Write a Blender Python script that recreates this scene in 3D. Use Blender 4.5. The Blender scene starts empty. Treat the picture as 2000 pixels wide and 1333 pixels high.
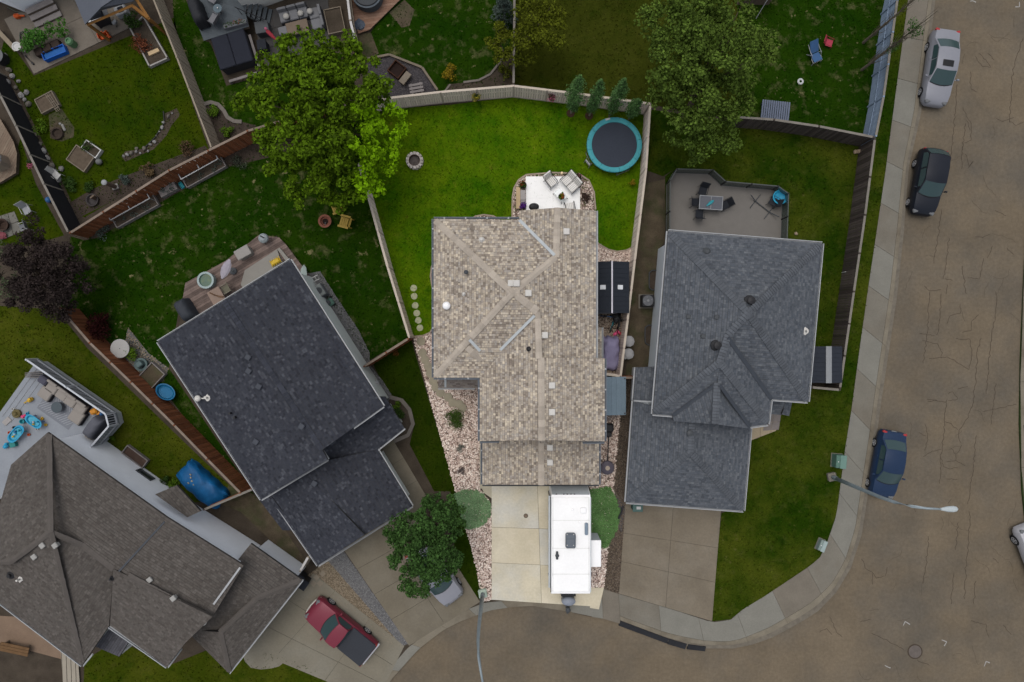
import bpy, math, random
import numpy as np
from mathutils import Vector, Matrix
scn = bpy.context.scene
COL = scn.collection
S = 0.034      # metres per pixel of the photograph at street level
H = 43.0       # height of the drone camera above the street

# ---------------------------------------------------------------- camera, sky, sun, exposure
cd = bpy.data.cameras.new('camera'); cam = bpy.data.objects.new('camera', cd); COL.objects.link(cam)
cam.location = (0, 0, H); cam.rotation_euler = (0, 0, 0)
cd.sensor_fit = 'HORIZONTAL'; cd.angle = 2*math.atan(1000*S/H); cd.clip_end = 3000; cd.clip_start = 0.5
scn.camera = cam
SUN_EL, SUN_AZ = math.radians(74), math.radians(-35)     # azimuth measured from +Y towards +X
world = bpy.data.worlds.new('World'); scn.world = world; world.use_nodes = True
nt = world.node_tree; nt.nodes.clear()
sky = nt.nodes.new('ShaderNodeTexSky'); sky.sky_type = 'NISHITA'; sky.sun_disc = False
sky.sun_elevation = SUN_EL; sky.sun_rotation = SUN_AZ; sky.dust_density = 4.0; sky.air_density = 1.0
hs = nt.nodes.new('ShaderNodeHueSaturation'); hs.inputs['Saturation'].default_value = 0.35
bg = nt.nodes.new('ShaderNodeBackground'); bg.inputs['Strength'].default_value = 0.15
wo = nt.nodes.new('ShaderNodeOutputWorld')
nt.links.new(sky.outputs[0], hs.inputs['Color']); nt.links.new(hs.outputs[0], bg.inputs['Color']); nt.links.new(bg.outputs[0], wo.inputs['Surface'])
sl = bpy.data.lights.new('sun', 'SUN'); sl.energy = 0.5; sl.angle = math.radians(45); sl.color = (1.0, 0.93, 0.84)
sun = bpy.data.objects.new('sun', sl); COL.objects.link(sun)
sd = Vector((math.cos(SUN_EL)*math.sin(SUN_AZ), math.cos(SUN_EL)*math.cos(SUN_AZ), math.sin(SUN_EL)))
sun.rotation_euler = sd.to_track_quat('Z', 'Y').to_euler(); sun.location = sd*80
scn.view_settings.view_transform = 'Standard'; scn.view_settings.look = 'None'
scn.view_settings.gamma = 1; scn.view_settings.use_curve_mapping = False
scn.view_settings.exposure = 0.25

# ---------------------------------------------------------------- helpers
R = math.radians
GZ = 0.12
def P(px, py, z=GZ):
    k = S*(H-z)/H
    return Vector(((px-1000)*k, (666.5-py)*k, z))
def P2(px, py, z=GZ):
    v = P(px, py, z); return (v.x, v.y)
def ang(p, q):
    """heading of the photo vector p->q as an angle about z"""
    return math.atan2(-(q[1]-p[1]), q[0]-p[0])

def tag(o, label=None, cat=None, group=None, kind=None):
    if label: o['label'] = label
    if cat: o['category'] = cat
    if group: o['group'] = group
    if kind: o['kind'] = kind
    return o
WM = {}
def thing(name, label, cat, loc=(0, 0, 0), rz=0.0, group=None):
    o = bpy.data.objects.new(name, None); COL.objects.link(o)
    o.empty_display_size = 0.2
    o.location = loc; o.rotation_euler = (0, 0, rz)
    WM[o.name] = Matrix.Translation(Vector(loc)) @ Matrix.Rotation(rz, 4, 'Z')
    return tag(o, label, cat, group)
def wm(o):
    if o is None: return Matrix.Identity(4)
    return WM.get(o.name, Matrix.Identity(4))

class MB:
    def __init__(s): s.v = []; s.f = []
    def add(s, vs, fs):
        b = len(s.v); s.v += [tuple(v) for v in vs]; s.f += [tuple(b+i for i in f) for f in fs]; return s
    def box(s, c, d, rz=0.0, rx=0.0, ry=0.0):
        x, y, z = d[0]/2, d[1]/2, d[2]/2
        M = Matrix.Translation(Vector(c)) @ Matrix.Rotation(rz, 4, 'Z') @ Matrix.Rotation(ry, 4, 'Y') @ Matrix.Rotation(rx, 4, 'X')
        vs = [M @ Vector(p) for p in ((-x,-y,-z),(x,-y,-z),(x,y,-z),(-x,y,-z),(-x,-y,z),(x,-y,z),(x,y,z),(-x,y,z))]
        return s.add(vs, [(3,2,1,0),(4,5,6,7),(0,1,5,4),(1,2,6,5),(2,3,7,6),(3,0,4,7)])
    def cbox(s, c, d, rz=0.0, b=0.03, rx=0.0, ry=0.0):
        """box with chamfered vertical and top edges"""
        x, y, z = d[0]/2, d[1]/2, d[2]/2
        b = min(b, x*.45, y*.45, d[2]*.45)
        M = Matrix.Translation(Vector(c)) @ Matrix.Rotation(rz, 4, 'Z') @ Matrix.Rotation(ry, 4, 'Y') @ Matrix.Rotation(rx, 4, 'X')
        def ring(x, y, z, b): return [M @ Vector(p) for p in ((-x+b,-y,z),(x-b,-y,z),(x,-y+b,z),(x,y-b,z),(x-b,y,z),(-x+b,y,z),(-x,y-b,z),(-x,-y+b,z))]
        return s.loft([ring(x,y,-z,b), ring(x,y,z-b,b), ring(x-b,y-b,z,b*.6)])
    def prism(s, poly, z0, z1):
        a = sum(poly[i][0]*poly[(i+1)%len(poly)][1]-poly[(i+1)%len(poly)][0]*poly[i][1] for i in range(len(poly)))
        if a < 0: poly = poly[::-1]
        n = len(poly)
        vs = [(p[0],p[1],z0) for p in poly]+[(p[0],p[1],z1) for p in poly]
        return s.add(vs, [tuple(range(n))[::-1], tuple(range(n,2*n))]+[(i,(i+1)%n,n+(i+1)%n,n+i) for i in range(n)])
    def loft(s, rings, closed=True, cap=True):
        n = len(rings[0]); vs = [v for r in rings for v in r]; fs = []
        for k in range(len(rings)-1):
            for i in range(n if closed else n-1):
                j = (i+1) % n
                fs.append((k*n+i, k*n+j, (k+1)*n+j, (k+1)*n+i))
        if cap and closed:
            fs.append(tuple(range(n))[::-1]); m = (len(rings)-1)*n; fs.append(tuple(m+i for i in range(n)))
        return s.add(vs, fs)
    def tube(s, pts, r, n=6):
        pts = [Vector(p) for p in pts]
        rr = r if isinstance(r, (list, tuple)) else [r]*len(pts)
        rings = []
        for i, p in enumerate(pts):
            t = (pts[min(i+1,len(pts)-1)]-pts[max(i-1,0)])
            t = t.normalized() if t.length > 1e-9 else Vector((0,0,1))
            a = Vector((0,0,1)) if abs(t.z) < .9 else Vector((1,0,0))
            u = t.cross(a).normalized(); w = t.cross(u).normalized()
            rings.append([p+(u*math.cos(2*math.pi*k/n)+w*math.sin(2*math.pi*k/n))*rr[i] for k in range(n)])
        return s.loft(rings)
    def cyl(s, c, r, h, n=16, r2=None):
        c = Vector(c); r2 = r if r2 is None else r2
        return s.lathe([(r, 0), (r2, h)], c, n)
    def lathe(s, prof, c=(0,0,0), n=20, sx=1.0, sy=1.0, rz=0.0):
        c = Vector(c)
        rings = []
        for r, z in prof:
            ring = []
            for k in range(n):
                a = 2*math.pi*k/n; x, y = r*sx*math.cos(a), r*sy*math.sin(a)
                ring.append(c+Vector((x*math.cos(rz)-y*math.sin(rz), x*math.sin(rz)+y*math.cos(rz), z)))
            rings.append(ring)
        return s.loft(rings)
    def blob(s, c, d, seed=0, n=8, m=5, jit=.12):
        rg = random.Random(seed); c = Vector(c); vs = [c+Vector((0,0,-d[2]/2))]; fs = []
        for i in range(1, m):
            t = math.pi*i/m
            for k in range(n):
                a = 2*math.pi*k/n; q = 1+rg.uniform(-jit, jit)
                vs.append(c+Vector((d[0]/2*math.sin(t)*math.cos(a)*q, d[1]/2*math.sin(t)*math.sin(a)*q, -d[2]/2*math.cos(t)*q)))
        vs.append(c+Vector((0,0,d[2]/2)))
        for k in range(n): fs.append((0, 1+(k+1)%n, 1+k))
        for i in range(m-2):
            for k in range(n):
                a, b = 1+i*n+k, 1+i*n+(k+1)%n; fs.append((a, b, b+n, a+n))
        L = len(vs)-1; o = 1+(m-2)*n
        for k in range(n): fs.append((o+k, o+(k+1)%n, L))
        return s.add(vs, fs)
    def build(s, name, m, parent=None, smooth=False, kind=None, origin=None, local=False, label=None):
        me = bpy.data.meshes.new(name)
        v = s.v
        if origin is not None:
            ox, oy, oz = origin; v = [(a-ox, b-oy, c-oz) for a, b, c in v]
        elif parent is not None and not local:
            Mi = wm(parent).inverted(); v = [tuple(Mi @ Vector(p)) for p in v]
        me.from_pydata(v, [], s.f)
        if m: me.materials.append(m)
        if smooth: me.polygons.foreach_set('use_smooth', [True]*len(me.polygons))
        me.update()
        o = bpy.data.objects.new(name, me); COL.objects.link(o)
        if origin is not None: o.location = origin
        if parent is not None:
            o.parent = parent; WM[o.name] = wm(parent).copy()
        if kind: o['kind'] = kind
        if label: o['label'] = label
        return o
def children(o): return [c for c in COL.objects if c.parent == o]
def copy_tree(o, loc=None, rz=None, label=None, parent=None, scale=None, kids=None):
    """a copy of a thing with copies of its parts and sub-parts"""
    c = o.copy(); COL.objects.link(c)
    if parent is not None: c.parent = parent
    if loc is not None: c.location = loc
    if rz is not None: c.rotation_euler = (0, 0, rz)
    if scale is not None: c.scale = (scale,)*3 if not isinstance(scale, tuple) else scale
    if label: c['label'] = label
    WM[c.name] = Matrix.Translation(c.location) @ Matrix.Rotation(c.rotation_euler.z, 4, 'Z') if parent is None else wm(parent)
    for ch in list(o.children): copy_tree(ch, parent=c)
    return c
def inset(poly, d):
    """move every edge of a polygon inwards by d"""
    a = sum(poly[i][0]*poly[(i+1)%len(poly)][1]-poly[(i+1)%len(poly)][0]*poly[i][1] for i in range(len(poly)))
    sgn = 1 if a > 0 else -1
    n = len(poly); out = []
    for i in range(n):
        p0, p1, p2 = (Vector(poly[j][:2]) for j in ((i-1)%n, i, (i+1)%n))
        e1 = (p1-p0).normalized(); e2 = (p2-p1).normalized()
        n1 = Vector((-e1.y, e1.x))*sgn; n2 = Vector((-e2.y, e2.x))*sgn
        q = 1+n1.dot(n2)
        v = (n1+n2)/max(q, .35)
        out.append(tuple(p1+v*d))
    return out

# ---------------------------------------------------------------- materials
def lnk(t, a, b): t.links.new(a, b)
MATS = {}
def mat(name, col, rough=.75, var=.22, scale=3.0, island=0.0, fine=.12, bump=.0, metal=0.0, spec=.2, col2=None, thr=None, ramp=None, coat=0.0, emit=None, coord='Object', stretch=None):
    """col varied by coarse and fine noise; 'island' varies every loose piece; 'ramp' gives each loose piece a colour of its own"""
    if name in MATS: return MATS[name]
    m = bpy.data.materials.new(name); m.use_nodes = True; t = m.node_tree; N = t.nodes
    b = N['Principled BSDF']; b.inputs['Roughness'].default_value = rough; b.inputs['Metallic'].default_value = metal
    b.inputs['Specular IOR Level'].default_value = spec if rough < .78 else min(spec, .08)
    if coat: b.inputs['Coat Weight'].default_value = coat; b.inputs['Coat Roughness'].default_value = .08
    tc = N.new('ShaderNodeTexCoord'); vec = tc.outputs['Object']
    if coord == 'World': vec = N.new('ShaderNodeNewGeometry').outputs['Position']
    if stretch:
        mp = N.new('ShaderNodeMapping'); mp.inputs['Scale'].default_value = stretch[:3]
        if len(stretch) > 3: mp.inputs['Rotation'].default_value = (0, 0, stretch[3])
        lnk(t, vec, mp.inputs['Vector']); vec = mp.outputs[0]
    def noise(sc, det=4.0, rg=.6):
        n = N.new('ShaderNodeTexNoise'); n.inputs['Scale'].default_value = sc; n.inputs['Detail'].default_value = det; n.inputs['Roughness'].default_value = rg
        lnk(t, vec, n.inputs['Vector']); return n
    base = N.new('ShaderNodeRGB'); base.outputs[0].default_value = (*col, 1); cur = base.outputs[0]
    if ramp:
        g = N.new('ShaderNodeNewGeometry'); cr = N.new('ShaderNodeValToRGB'); cr.color_ramp.interpolation = 'LINEAR'
        e = cr.color_ramp.elements; e[0].color = (*ramp[0], 1); e[1].color = (*ramp[-1], 1)
        for i, c in enumerate(ramp[1:-1]):
            k = e.new((i+1)/(len(ramp)-1)); k.color = (*c, 1)
        lnk(t, g.outputs['Random Per Island'], cr.inputs[0]); cur = cr.outputs[0]
    if col2:
        n = noise(scale*.6, 6); mr = N.new('ShaderNodeMapRange')
        lo, hi = thr or (.45, .65)
        mr.inputs[1].default_value = lo; mr.inputs[2].default_value = hi
        lnk(t, n.outputs[0], mr.inputs[0])
        mx = N.new('ShaderNodeMix'); mx.data_type = 'RGBA'; lnk(t, mr.outputs[0], mx.inputs[0]); lnk(t, cur, mx.inputs[6]); mx.inputs[7].default_value = (*col2, 1); cur = mx.outputs[2]
    def mul(fac_out, amount):
        nonlocal cur
        mr = N.new('ShaderNodeMapRange'); mr.inputs[1].default_value = .25 if amount[1] else 0; mr.inputs[2].default_value = .75 if amount[1] else 1
        mr.inputs[3].default_value = 1-amount[0]; mr.inputs[4].default_value = 1+amount[0]
        lnk(t, fac_out, mr.inputs[0])
        vm = N.new('ShaderNodeVectorMath'); vm.operation = 'SCALE'; lnk(t, cur, vm.inputs[0]); lnk(t, mr.outputs[0], vm.inputs['Scale']); cur = vm.outputs[0]
    if var: mul(noise(scale).outputs[0], (var, True))
    if fine: mul(noise(scale*14, 3, .7).outputs[0], (fine, True))
    if island:
        g = N.new('ShaderNodeNewGeometry'); mul(g.outputs['Random Per Island'], (island, False))
    lnk(t, cur, b.inputs['Base Color'])
    if bump:
        bp = N.new('ShaderNodeBump'); bp.inputs['Strength'].default_value = bump; bp.inputs['Distance'].default_value = .02
        lnk(t, noise(scale*10, 4, .7).outputs[0], bp.inputs['Height']); lnk(t, bp.outputs[0], b.inputs['Normal'])
    if emit: b.inputs['Emission Color'].default_value = (*emit, 1); b.inputs['Emission Strength'].default_value = 1
    MATS[name] = m; return m

def lawn_mat(name, dark, light, dry, dryness=.5, weed=(.02,.06,.01), blade=False):
    if name in MATS: return MATS[name]
    m = bpy.data.materials.new(name); m.use_nodes = True; t = m.node_tree; N = t.nodes
    b = N['Principled BSDF']; b.inputs['Roughness'].default_value = .9; b.inputs['Specular IOR Level'].default_value = 0
    pos = N.new('ShaderNodeNewGeometry').outputs['Position']
    def noise(sc, det, rg=.6, off=0.0):
        mp = N.new('ShaderNodeMapping'); mp.inputs['Location'].default_value = (off, off*.7, 0); lnk(t, pos, mp.inputs[0])
        n = N.new('ShaderNodeTexNoise'); n.inputs['Scale'].default_value = sc; n.inputs['Detail'].default_value = det; n.inputs['Roughness'].default_value = rg
        lnk(t, mp.outputs[0], n.inputs['Vector']); return n.outputs[0]
    def mr(x, lo, hi, a=0.0, c=1.0):
        q = N.new('ShaderNodeMapRange'); q.inputs[1].default_value = lo; q.inputs[2].default_value = hi; q.inputs[3].default_value = a; q.inputs[4].default_value = c
        q.clamp = True; lnk(t, x, q.inputs[0]); return q.outputs[0]
    def mix(f, a, c):
        x = N.new('ShaderNodeMix'); x.data_type = 'RGBA'; lnk(t, f, x.inputs[0])
        if isinstance(a, tuple): x.inputs[6].default_value = (*a, 1)
        else: lnk(t, a, x.inputs[6])
        if isinstance(c, tuple): x.inputs[7].default_value = (*c, 1)
        else: lnk(t, c, x.inputs[7])
        return x.outputs[2]
    cur = mix(mr(noise(.22, 6, .68), .38, .62), dark, light)
    cur = mix(mr(noise(1.3, 5, .65, 7.3), .54, .76, 0, dryness*.42), cur, dry)                # faded areas
    cur = mix(mr(noise(2.1, 3, .6, 13.1), .70-.05*dryness, .74, 0, min(1, dryness)*.85), cur, dry)  # dead spots
    cur = mix(mr(noise(.9, 5, .7, 21.7), .54, .70, 0, .75), cur, weed)                         # lush darker tufts
    sc = N.new('ShaderNodeVectorMath'); sc.operation = 'SCALE'; lnk(t, cur, sc.inputs[0])
    lnk(t, mr(noise(9, 5, .75, 3.1), .25, .75, .62, 1.38), sc.inputs['Scale']); cur = sc.outputs[0]
    if blade:
        g = N.new('ShaderNodeNewGeometry'); s2 = N.new('ShaderNodeVectorMath'); s2.operation = 'SCALE'; lnk(t, cur, s2.inputs[0])
        lnk(t, mr(g.outputs['Random Per Island'], 0, 1, .7, 1.9), s2.inputs['Scale']); cur = s2.outputs[0]
    lnk(t, cur, b.inputs['Base Color'])
    bp = N.new('ShaderNodeBump'); bp.inputs['Strength'].default_value = .45; bp.inputs['Distance'].default_value = .04
    lnk(t, noise(16, 4, .8, 5.5), bp.inputs['Height']); lnk(t, bp.outputs[0], b.inputs['Normal'])
    MATS[name] = m; return m

# ---------------------------------------------------------------- scatter helpers (numpy)
def in_poly(x, y, poly):
    r = np.zeros(len(x), bool); n = len(poly)
    for i in range(n):
        x1, y1 = poly[i]; x2, y2 = poly[(i+1) % n]
        c = ((y1 > y) != (y2 > y)) & (x < (x2-x1)*(y-y1)/(y2-y1+1e-12)+x1)
        r ^= c
    return r
def area(poly): return abs(sum(poly[i][0]*poly[(i+1)%len(poly)][1]-poly[(i+1)%len(poly)][0]*poly[i][1] for i in range(len(poly))))/2
def rand_in(poly, n, rng):
    xs = [p[0] for p in poly]; ys = [p[1] for p in poly]; X = np.zeros(0); Y = np.zeros(0); k = 0
    while len(X) < n and k < 40:
        x = rng.uniform(min(xs), max(xs), n*2); y = rng.uniform(min(ys), max(ys), n*2); q = in_poly(x, y, poly)
        X = np.concatenate([X, x[q]]); Y = np.concatenate([Y, y[q]]); k += 1
    return X[:n], Y[:n]
def np_mesh(name, V, F, m, parent=None, kind=None, smooth=False, label=None):
    """V (n,3), F (k,c) arrays"""
    me = bpy.data.meshes.new(name); V = np.asarray(V, float)
    if parent is not None:
        Mi = np.array(wm(parent).inverted()); V = V @ Mi[:3,:3].T + Mi[:3,3]
    F = np.asarray(F, np.int32); k, c = F.shape
    me.vertices.add(len(V)); me.vertices.foreach_set('co', V.astype(np.float32).ravel())
    me.loops.add(k*c); me.loops.foreach_set('vertex_index', F.ravel())
    me.polygons.add(k); me.polygons.foreach_set('loop_start', np.arange(0, k*c, c, dtype=np.int32))
    if smooth: me.polygons.foreach_set('use_smooth', np.ones(k, bool))
    me.materials.append(m); me.update(calc_edges=True); me.validate()
    o = bpy.data.objects.new(name, me); COL.objects.link(o)
    if parent is not None: o.parent = parent; WM[o.name] = wm(parent).copy()
    if kind: o['kind'] = kind
    if label: o['label'] = label
    return o
ROCK = np.array([(1,0,.1),(.3,.95,0),(-.8,.6,.1),(-.85,-.55,0),(.35,-.95,.1),(.45,.1,.62),(-.35,.2,.7),(-.05,-.4,.6)])
ROCKF = np.array([(0,1,5),(1,2,6),(1,6,5),(2,3,6),(3,7,6),(3,4,7),(4,0,5),(4,5,7),(5,6,7)])
def rocks(name, poly, z, n, size, m, parent=None, seed=0, kind='stuff', label=None, keep=None):
    rng = np.random.default_rng(seed); x, y = rand_in(poly, n, rng); n = len(x)
    s = rng.uniform(size[0], size[1], n); a = rng.uniform(0, 6.28, n); fl = rng.uniform(.5, 1.0, n); el = rng.uniform(.65, 1.0, n)
    px = ROCK[None,:,0]*s[:,None]; py = ROCK[None,:,1]*(s*el)[:,None]; pz = ROCK[None,:,2]*(s*fl)[:,None]
    V = np.stack([px*np.cos(a)[:,None]-py*np.sin(a)[:,None]+x[:,None], px*np.sin(a)[:,None]+py*np.cos(a)[:,None]+y[:,None], pz+z], -1).reshape(-1,3)
    F = (ROCKF[None]+8*np.arange(n)[:,None,None]).reshape(-1,3)
    return np_mesh(name, V, F, m, parent, kind, label=label)
def leaves(name, centers, radii, counts, size, m, parent=None, seed=0, flat=.55, kind=None, droop=0.0):
    """leaf-sized folded quads gathered in clumps: centers (k,3), radii (k,3) or (k,), counts (k,)"""
    rng = np.random.default_rng(seed); centers = np.asarray(centers, float)
    radii = np.asarray(radii, float)
    if radii.ndim == 1: radii = np.repeat(radii[:,None], 3, 1)
    idx = np.repeat(np.arange(len(centers)), counts); n = len(idx)
    d = rng.normal(size=(n,3)); d /= np.linalg.norm(d, axis=1)[:,None]
    r = rng.uniform(.35, 1, n)**.6 * rng.uniform(.8, 1.12, n)
    p = centers[idx]+d*radii[idx]*r[:,None]
    nrm = d*.7+rng.normal(size=(n,3))*.55; nrm[:,2] += flat; nrm /= np.linalg.norm(nrm, axis=1)[:,None]
    t = np.cross(nrm, rng.normal(size=(n,3))); t /= np.linalg.norm(t, axis=1)[:,None]; b = np.cross(nrm, t)
    L = rng.uniform(size[0], size[1], n)[:,None]; W = L*rng.uniform(.5, .75, n)[:,None]
    V = np.stack([p-t*L*.5, p+b*W*.5-nrm*W*.15, p+t*L*.5-nrm*L*droop, p-b*W*.5-nrm*W*.15], 1).reshape(-1,3)
    F = (np.arange(4)[None]+4*np.arange(n)[:,None])
    return np_mesh(name, V, F, m, parent, kind)
def grass_blades(name, poly, z, density, m, parent, seed, hgt=(.04,.10)):
    rng = np.random.default_rng(seed); n = int(area(poly)*density); x, y = rand_in(poly, n, rng); n = len(x)
    h = rng.uniform(hgt[0], hgt[1], n); Vs = []
    for k in range(2):
        a = rng.uniform(0, 6.28, n); w = rng.uniform(.02, .05, n); lx = rng.normal(0, .05, n); ly = rng.normal(0, .05, n)
        Vs.append(np.stack([np.stack([x-np.cos(a)*w, y-np.sin(a)*w, np.full(n, z)], -1), np.stack([x+np.cos(a)*w, y+np.sin(a)*w, np.full(n, z)], -1), np.stack([x+lx, y+ly, z+h], -1)], 1))
    V = np.concatenate(Vs, 0).reshape(-1,3)
    return np_mesh(name, V, np.arange(len(V)).reshape(-1,3), m, parent, 'stuff')
# ================================================================ SETTING
def sheet(name, px, z, m, parent=None, kind='structure', thick=.0, world=False):
    poly = px if world else [P2(x, y, z) for x, y in px]
    a = sum(poly[i][0]*poly[(i+1)%len(poly)][1]-poly[(i+1)%len(poly)][0]*poly[i][1] for i in range(len(poly)))
    if a < 0: poly = poly[::-1]
    mb = MB()
    if thick: mb.prism(poly, z-thick, z)
    else: mb.add([(x, y, z) for x, y in poly], [tuple(range(len(poly)))])
    o = mb.build(name, m, parent)
    if kind: o['kind'] = kind
    return o
m_soil = mat('soil', (.050,.040,.030), .95, .3, 1.2, fine=.3, bump=.6)
m_dirt = mat('dry_dirt', (.068,.054,.036), .95, .3, 1.5, fine=.3, bump=.6, col2=(.040,.044,.02))
m_mulch = mat('dark_mulch', (.045,.035,.028), .95, .3, 2, fine=.4, bump=.8)
m_far = mat('far_grass', (.028,.045,.014), .95, .35, .3, fine=.3)
sheet('ground', [(-600,-600),(600,-600),(600,600),(-600,600)], -.12, m_far, world=True)
# ---- road
m_road = mat('road', (.130,.104,.072), .9, .15, .35, fine=.15, bump=.35, col2=(.098,.085,.067), thr=(.40,.66))
road = sheet('road', [(1700,-1500),(2600,-1500),(2600,2600),(100,2600),(500,1250),(800,1150),(1300,1150),(1600,1000)], 0.0, m_road)
KERB = [(1838,-90),(1827,0),(1799,222),(1787,275),(1775,328),(1765,457),(1752,580),(1739,668),(1721,787),(1710,870),(1690,1000),(1683,1045),(1662,1110),(1633,1158),(1598,1194),(1567,1214),(1508,1246),(1468,1260),(1432,1267),(1378,1267),(1339,1262),(1303,1254),(1255,1236),(1212,1219),(1178,1209),(1143,1203),(1110,1195),(1080,1189),(1040,1184),(1000,1186),(956,1193),(900,1214),(866,1231),(818,1268),(790,1293),(762,1330),(735,1372),(700,1450)]
INNER = [(1786,-90),(1773.5,0),(1744,222),(1735,290),(1730,330),(1715,432),(1696,560),(1681,665),(1662.5,803),(1650,880),(1636,990),(1631,1015),(1615,1060),(1601,1090),(1580,1107),(1547,1129),(1493,1165),(1450,1191),(1427,1211)]
yard = sheet('yard_ground', [(1878,-600)]+KERB+[(640,2000),(-1400,2000),(-1400,-600)], GZ, m_soil, thick=.3)
m_conc = mat('sidewalk_concrete', (.152,.141,.117), .9, .10, .8, fine=.08, bump=.25, island=0, col2=(.138,.124,.100))
m_concb = mat('pale_walk_concrete', (.165,.160,.138), .9, .10, .8, fine=.08, bump=.25)
m_concc = mat('worn_walk_concrete', (.142,.126,.102), .9, .12, .8, fine=.08, bump=.25)
m_kerb = mat('kerb_concrete', (.165,.146,.112), .9, .12, 1.0, fine=.1, bump=.2, col2=(.12,.102,.076))
walk = sheet('sidewalk', [(1786,-90)]+INNER[1:]+[(1391,1216),(1330,1196),(1208,1160),(1176,1149),(1154,1172),(1156,1206)]+[(1178,1209)]+KERB[23:14:-1]+KERB[14::-1], GZ+.004, mat('joint_concrete', (.13,.115,.092), .95))
def resample(pl, n):
    pts = [Vector(p) for p in pl]; L = [0]
    for a, b in zip(pts, pts[1:]): L.append(L[-1]+(b-a).length)
    out = []
    for k in range(n+1):
        d = L[-1]*k/n; i = 0
        while i < len(L)-2 and L[i+1] < d: i += 1
        t = (d-L[i])/max(1e-9, L[i+1]-L[i]); out.append(pts[i].lerp(pts[i+1], t))
    return out
def slab(name, quad, z, m, parent, gap=.012, thick=.06, world=False):
    poly = [P2(q[0], q[1], z) for q in quad] if not world else quad
    mb = MB(); mb.prism(inset(poly, gap), z-thick, z); return mb.build(name, m, parent)
rg = random.Random(4)
i_in = INNER+[(1391,1216),(1330,1196),(1270,1178),(1208,1160)]
NS, SUBS = 20, 5
ni = resample(i_in, NS*SUBS); no = resample(KERB[:24], NS*SUBS)
for k in range(NS):
    r0 = range(k*SUBS, k*SUBS+SUBS+1)
    def strip_of(f0, f1): return [ni[i].lerp(no[i], f0) for i in r0]+[ni[i].lerp(no[i], f1) for i in reversed(r0)]
    slab('paving_slab', strip_of(0, .74), GZ+.035+rg.uniform(-.004,.004), rg.choice([m_conc, m_conc, m_concb, m_concc]), walk, .012)
    slab('kerb_stone', strip_of(.74, .88), GZ+.04, m_kerb, walk, .006)
    slab('gutter_slab', strip_of(.885, 1), GZ-.01, m_concc, walk, .006, .2)
for qd, m_ in (([(1176,1150),(1208,1160),(1212,1219),(1178,1209)], m_concc), ([(1154,1176),(1176,1172),(1178,1209),(1156,1205)], m_concb)): slab('paving_slab', qd, GZ+.034, m_, walk, .012)
# cul-de-sac kerb in front of the middle and lower-left driveways
k2i = [(1176,1170),(1110,1176),(1046,1167),(1000,1172),(945,1178),(892,1199),(861,1217),(797,1265),(741,1329),(690,1420)]
k2o = [(1178,1209),(1110,1195),(1040,1184),(1000,1186),(956,1193),(900,1214),(866,1231),(818,1268),(762,1330),(715,1420)]
kerb2 = sheet('kerb', k2i+k2o[::-1], GZ+.003, mat('joint_concrete', (.13,.115,.092)))
ai, ao = resample(k2i, 36), resample(k2o, 36)
for k in range(9):
    slab('kerb_slab', ai[4*k:4*k+5]+ao[4*k:4*k+5][::-1], GZ+.03, m_kerb if k % 3 else m_concb, kerb2, .006, .2)
# far side of the street, at the right edge of the photo
EK = [(2045,-90),(2030,0),(2012,330),(2000,560),(1994,700),(1992,830),(1997,960),(2012,1100),(2060,1250),(2150,1380)]
eastyard = sheet('far_verge', EK+[(2600,1400),(2600,-90)], GZ, m_far, thick=.3)
ei = [(x+16, y) for x, y in EK]; a1, a2 = resample(EK, 9), resample(ei, 9)
for k in range(9): slab('kerb_stone', [a1[k], a1[k+1], a2[k+1], a2[k]], GZ+.03, m_kerb, eastyard, .008)
# ---- lawns
LAWN = {
 'bright': ((.026,.080,.0015), (.078,.132,.003), (.13,.14,.014), .8, (.016,.062,.001)), 'west': ((.0072,.025,.0012), (.0135,.033,.0018), (.17,.15,.075), 1.0, (.0055,.021,.001)),  # bright: the middle lot's highlight is put into its green
 'strip': ((.012,.024,.0015), (.019,.031,.002), (.045,.040,.012), .35, (.008,.019,.001)), 'olive': ((.021,.027,.003), (.034,.040,.005), (.060,.055,.016), .5, (.014,.024,.002)),
 'east': ((.012,.029,.0015), (.042,.053,.005), (.085,.082,.024), .65, (.007,.022,.001)), 'rear': ((.014,.031,.0012), (.032,.046,.002), (.075,.072,.02), .4, (.009,.024,.001)),
 'lower': ((.024,.037,.002), (.047,.056,.005), (.080,.070,.022), .6, (.014,.031,.0015))}
LM = {k: lawn_mat(k+'_lawn', *v) for k, v in LAWN.items()}; BM = {k: lawn_mat(k+'_blades', *v, blade=True) for k, v in LAWN.items()}
lawns = {}
def lawn(key, m, px, z=GZ+.008, dens=28):
    o = sheet('lawn', px, z, LM[m]); lawns[key] = o
    poly = [P2(x, y, z) for x, y in px]
    grass_blades('grass', poly, z, dens, BM[m], o, sum(map(ord, key)))
    return o
lawn('centre', 'bright', [(752,214),(880,205),(1003,190),(1150,203),(1263,222),(1256,300),(1246,400),(1234,484),(1222,490),(1205,492),(1188,488),(1164,472),(1150,470),(1150,440),(1000,440),(1000,500),(862,500),(862,600),(850,636),(843,648),(826,655),(806,656),(790,610),(727,392),(700,330),(715,260)], dens=40)
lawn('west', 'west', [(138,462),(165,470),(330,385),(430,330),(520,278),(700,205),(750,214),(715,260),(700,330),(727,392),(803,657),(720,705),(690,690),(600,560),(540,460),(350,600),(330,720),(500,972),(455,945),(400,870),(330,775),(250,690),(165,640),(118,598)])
lawn('strip', 'strip', [(727,708),(803,664),(870,890),(942,1150),(935,1172),(890,1110),(880,960),(848,960),(800,868),(808,835),(800,800),(765,772),(745,745)])
lawn('rear_left', 'rear', [(10,70),(66,148),(340,35),(375,200),(408,292),(380,310),(250,375),(165,425),(130,410),(95,340),(40,180),(0,110)])
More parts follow.
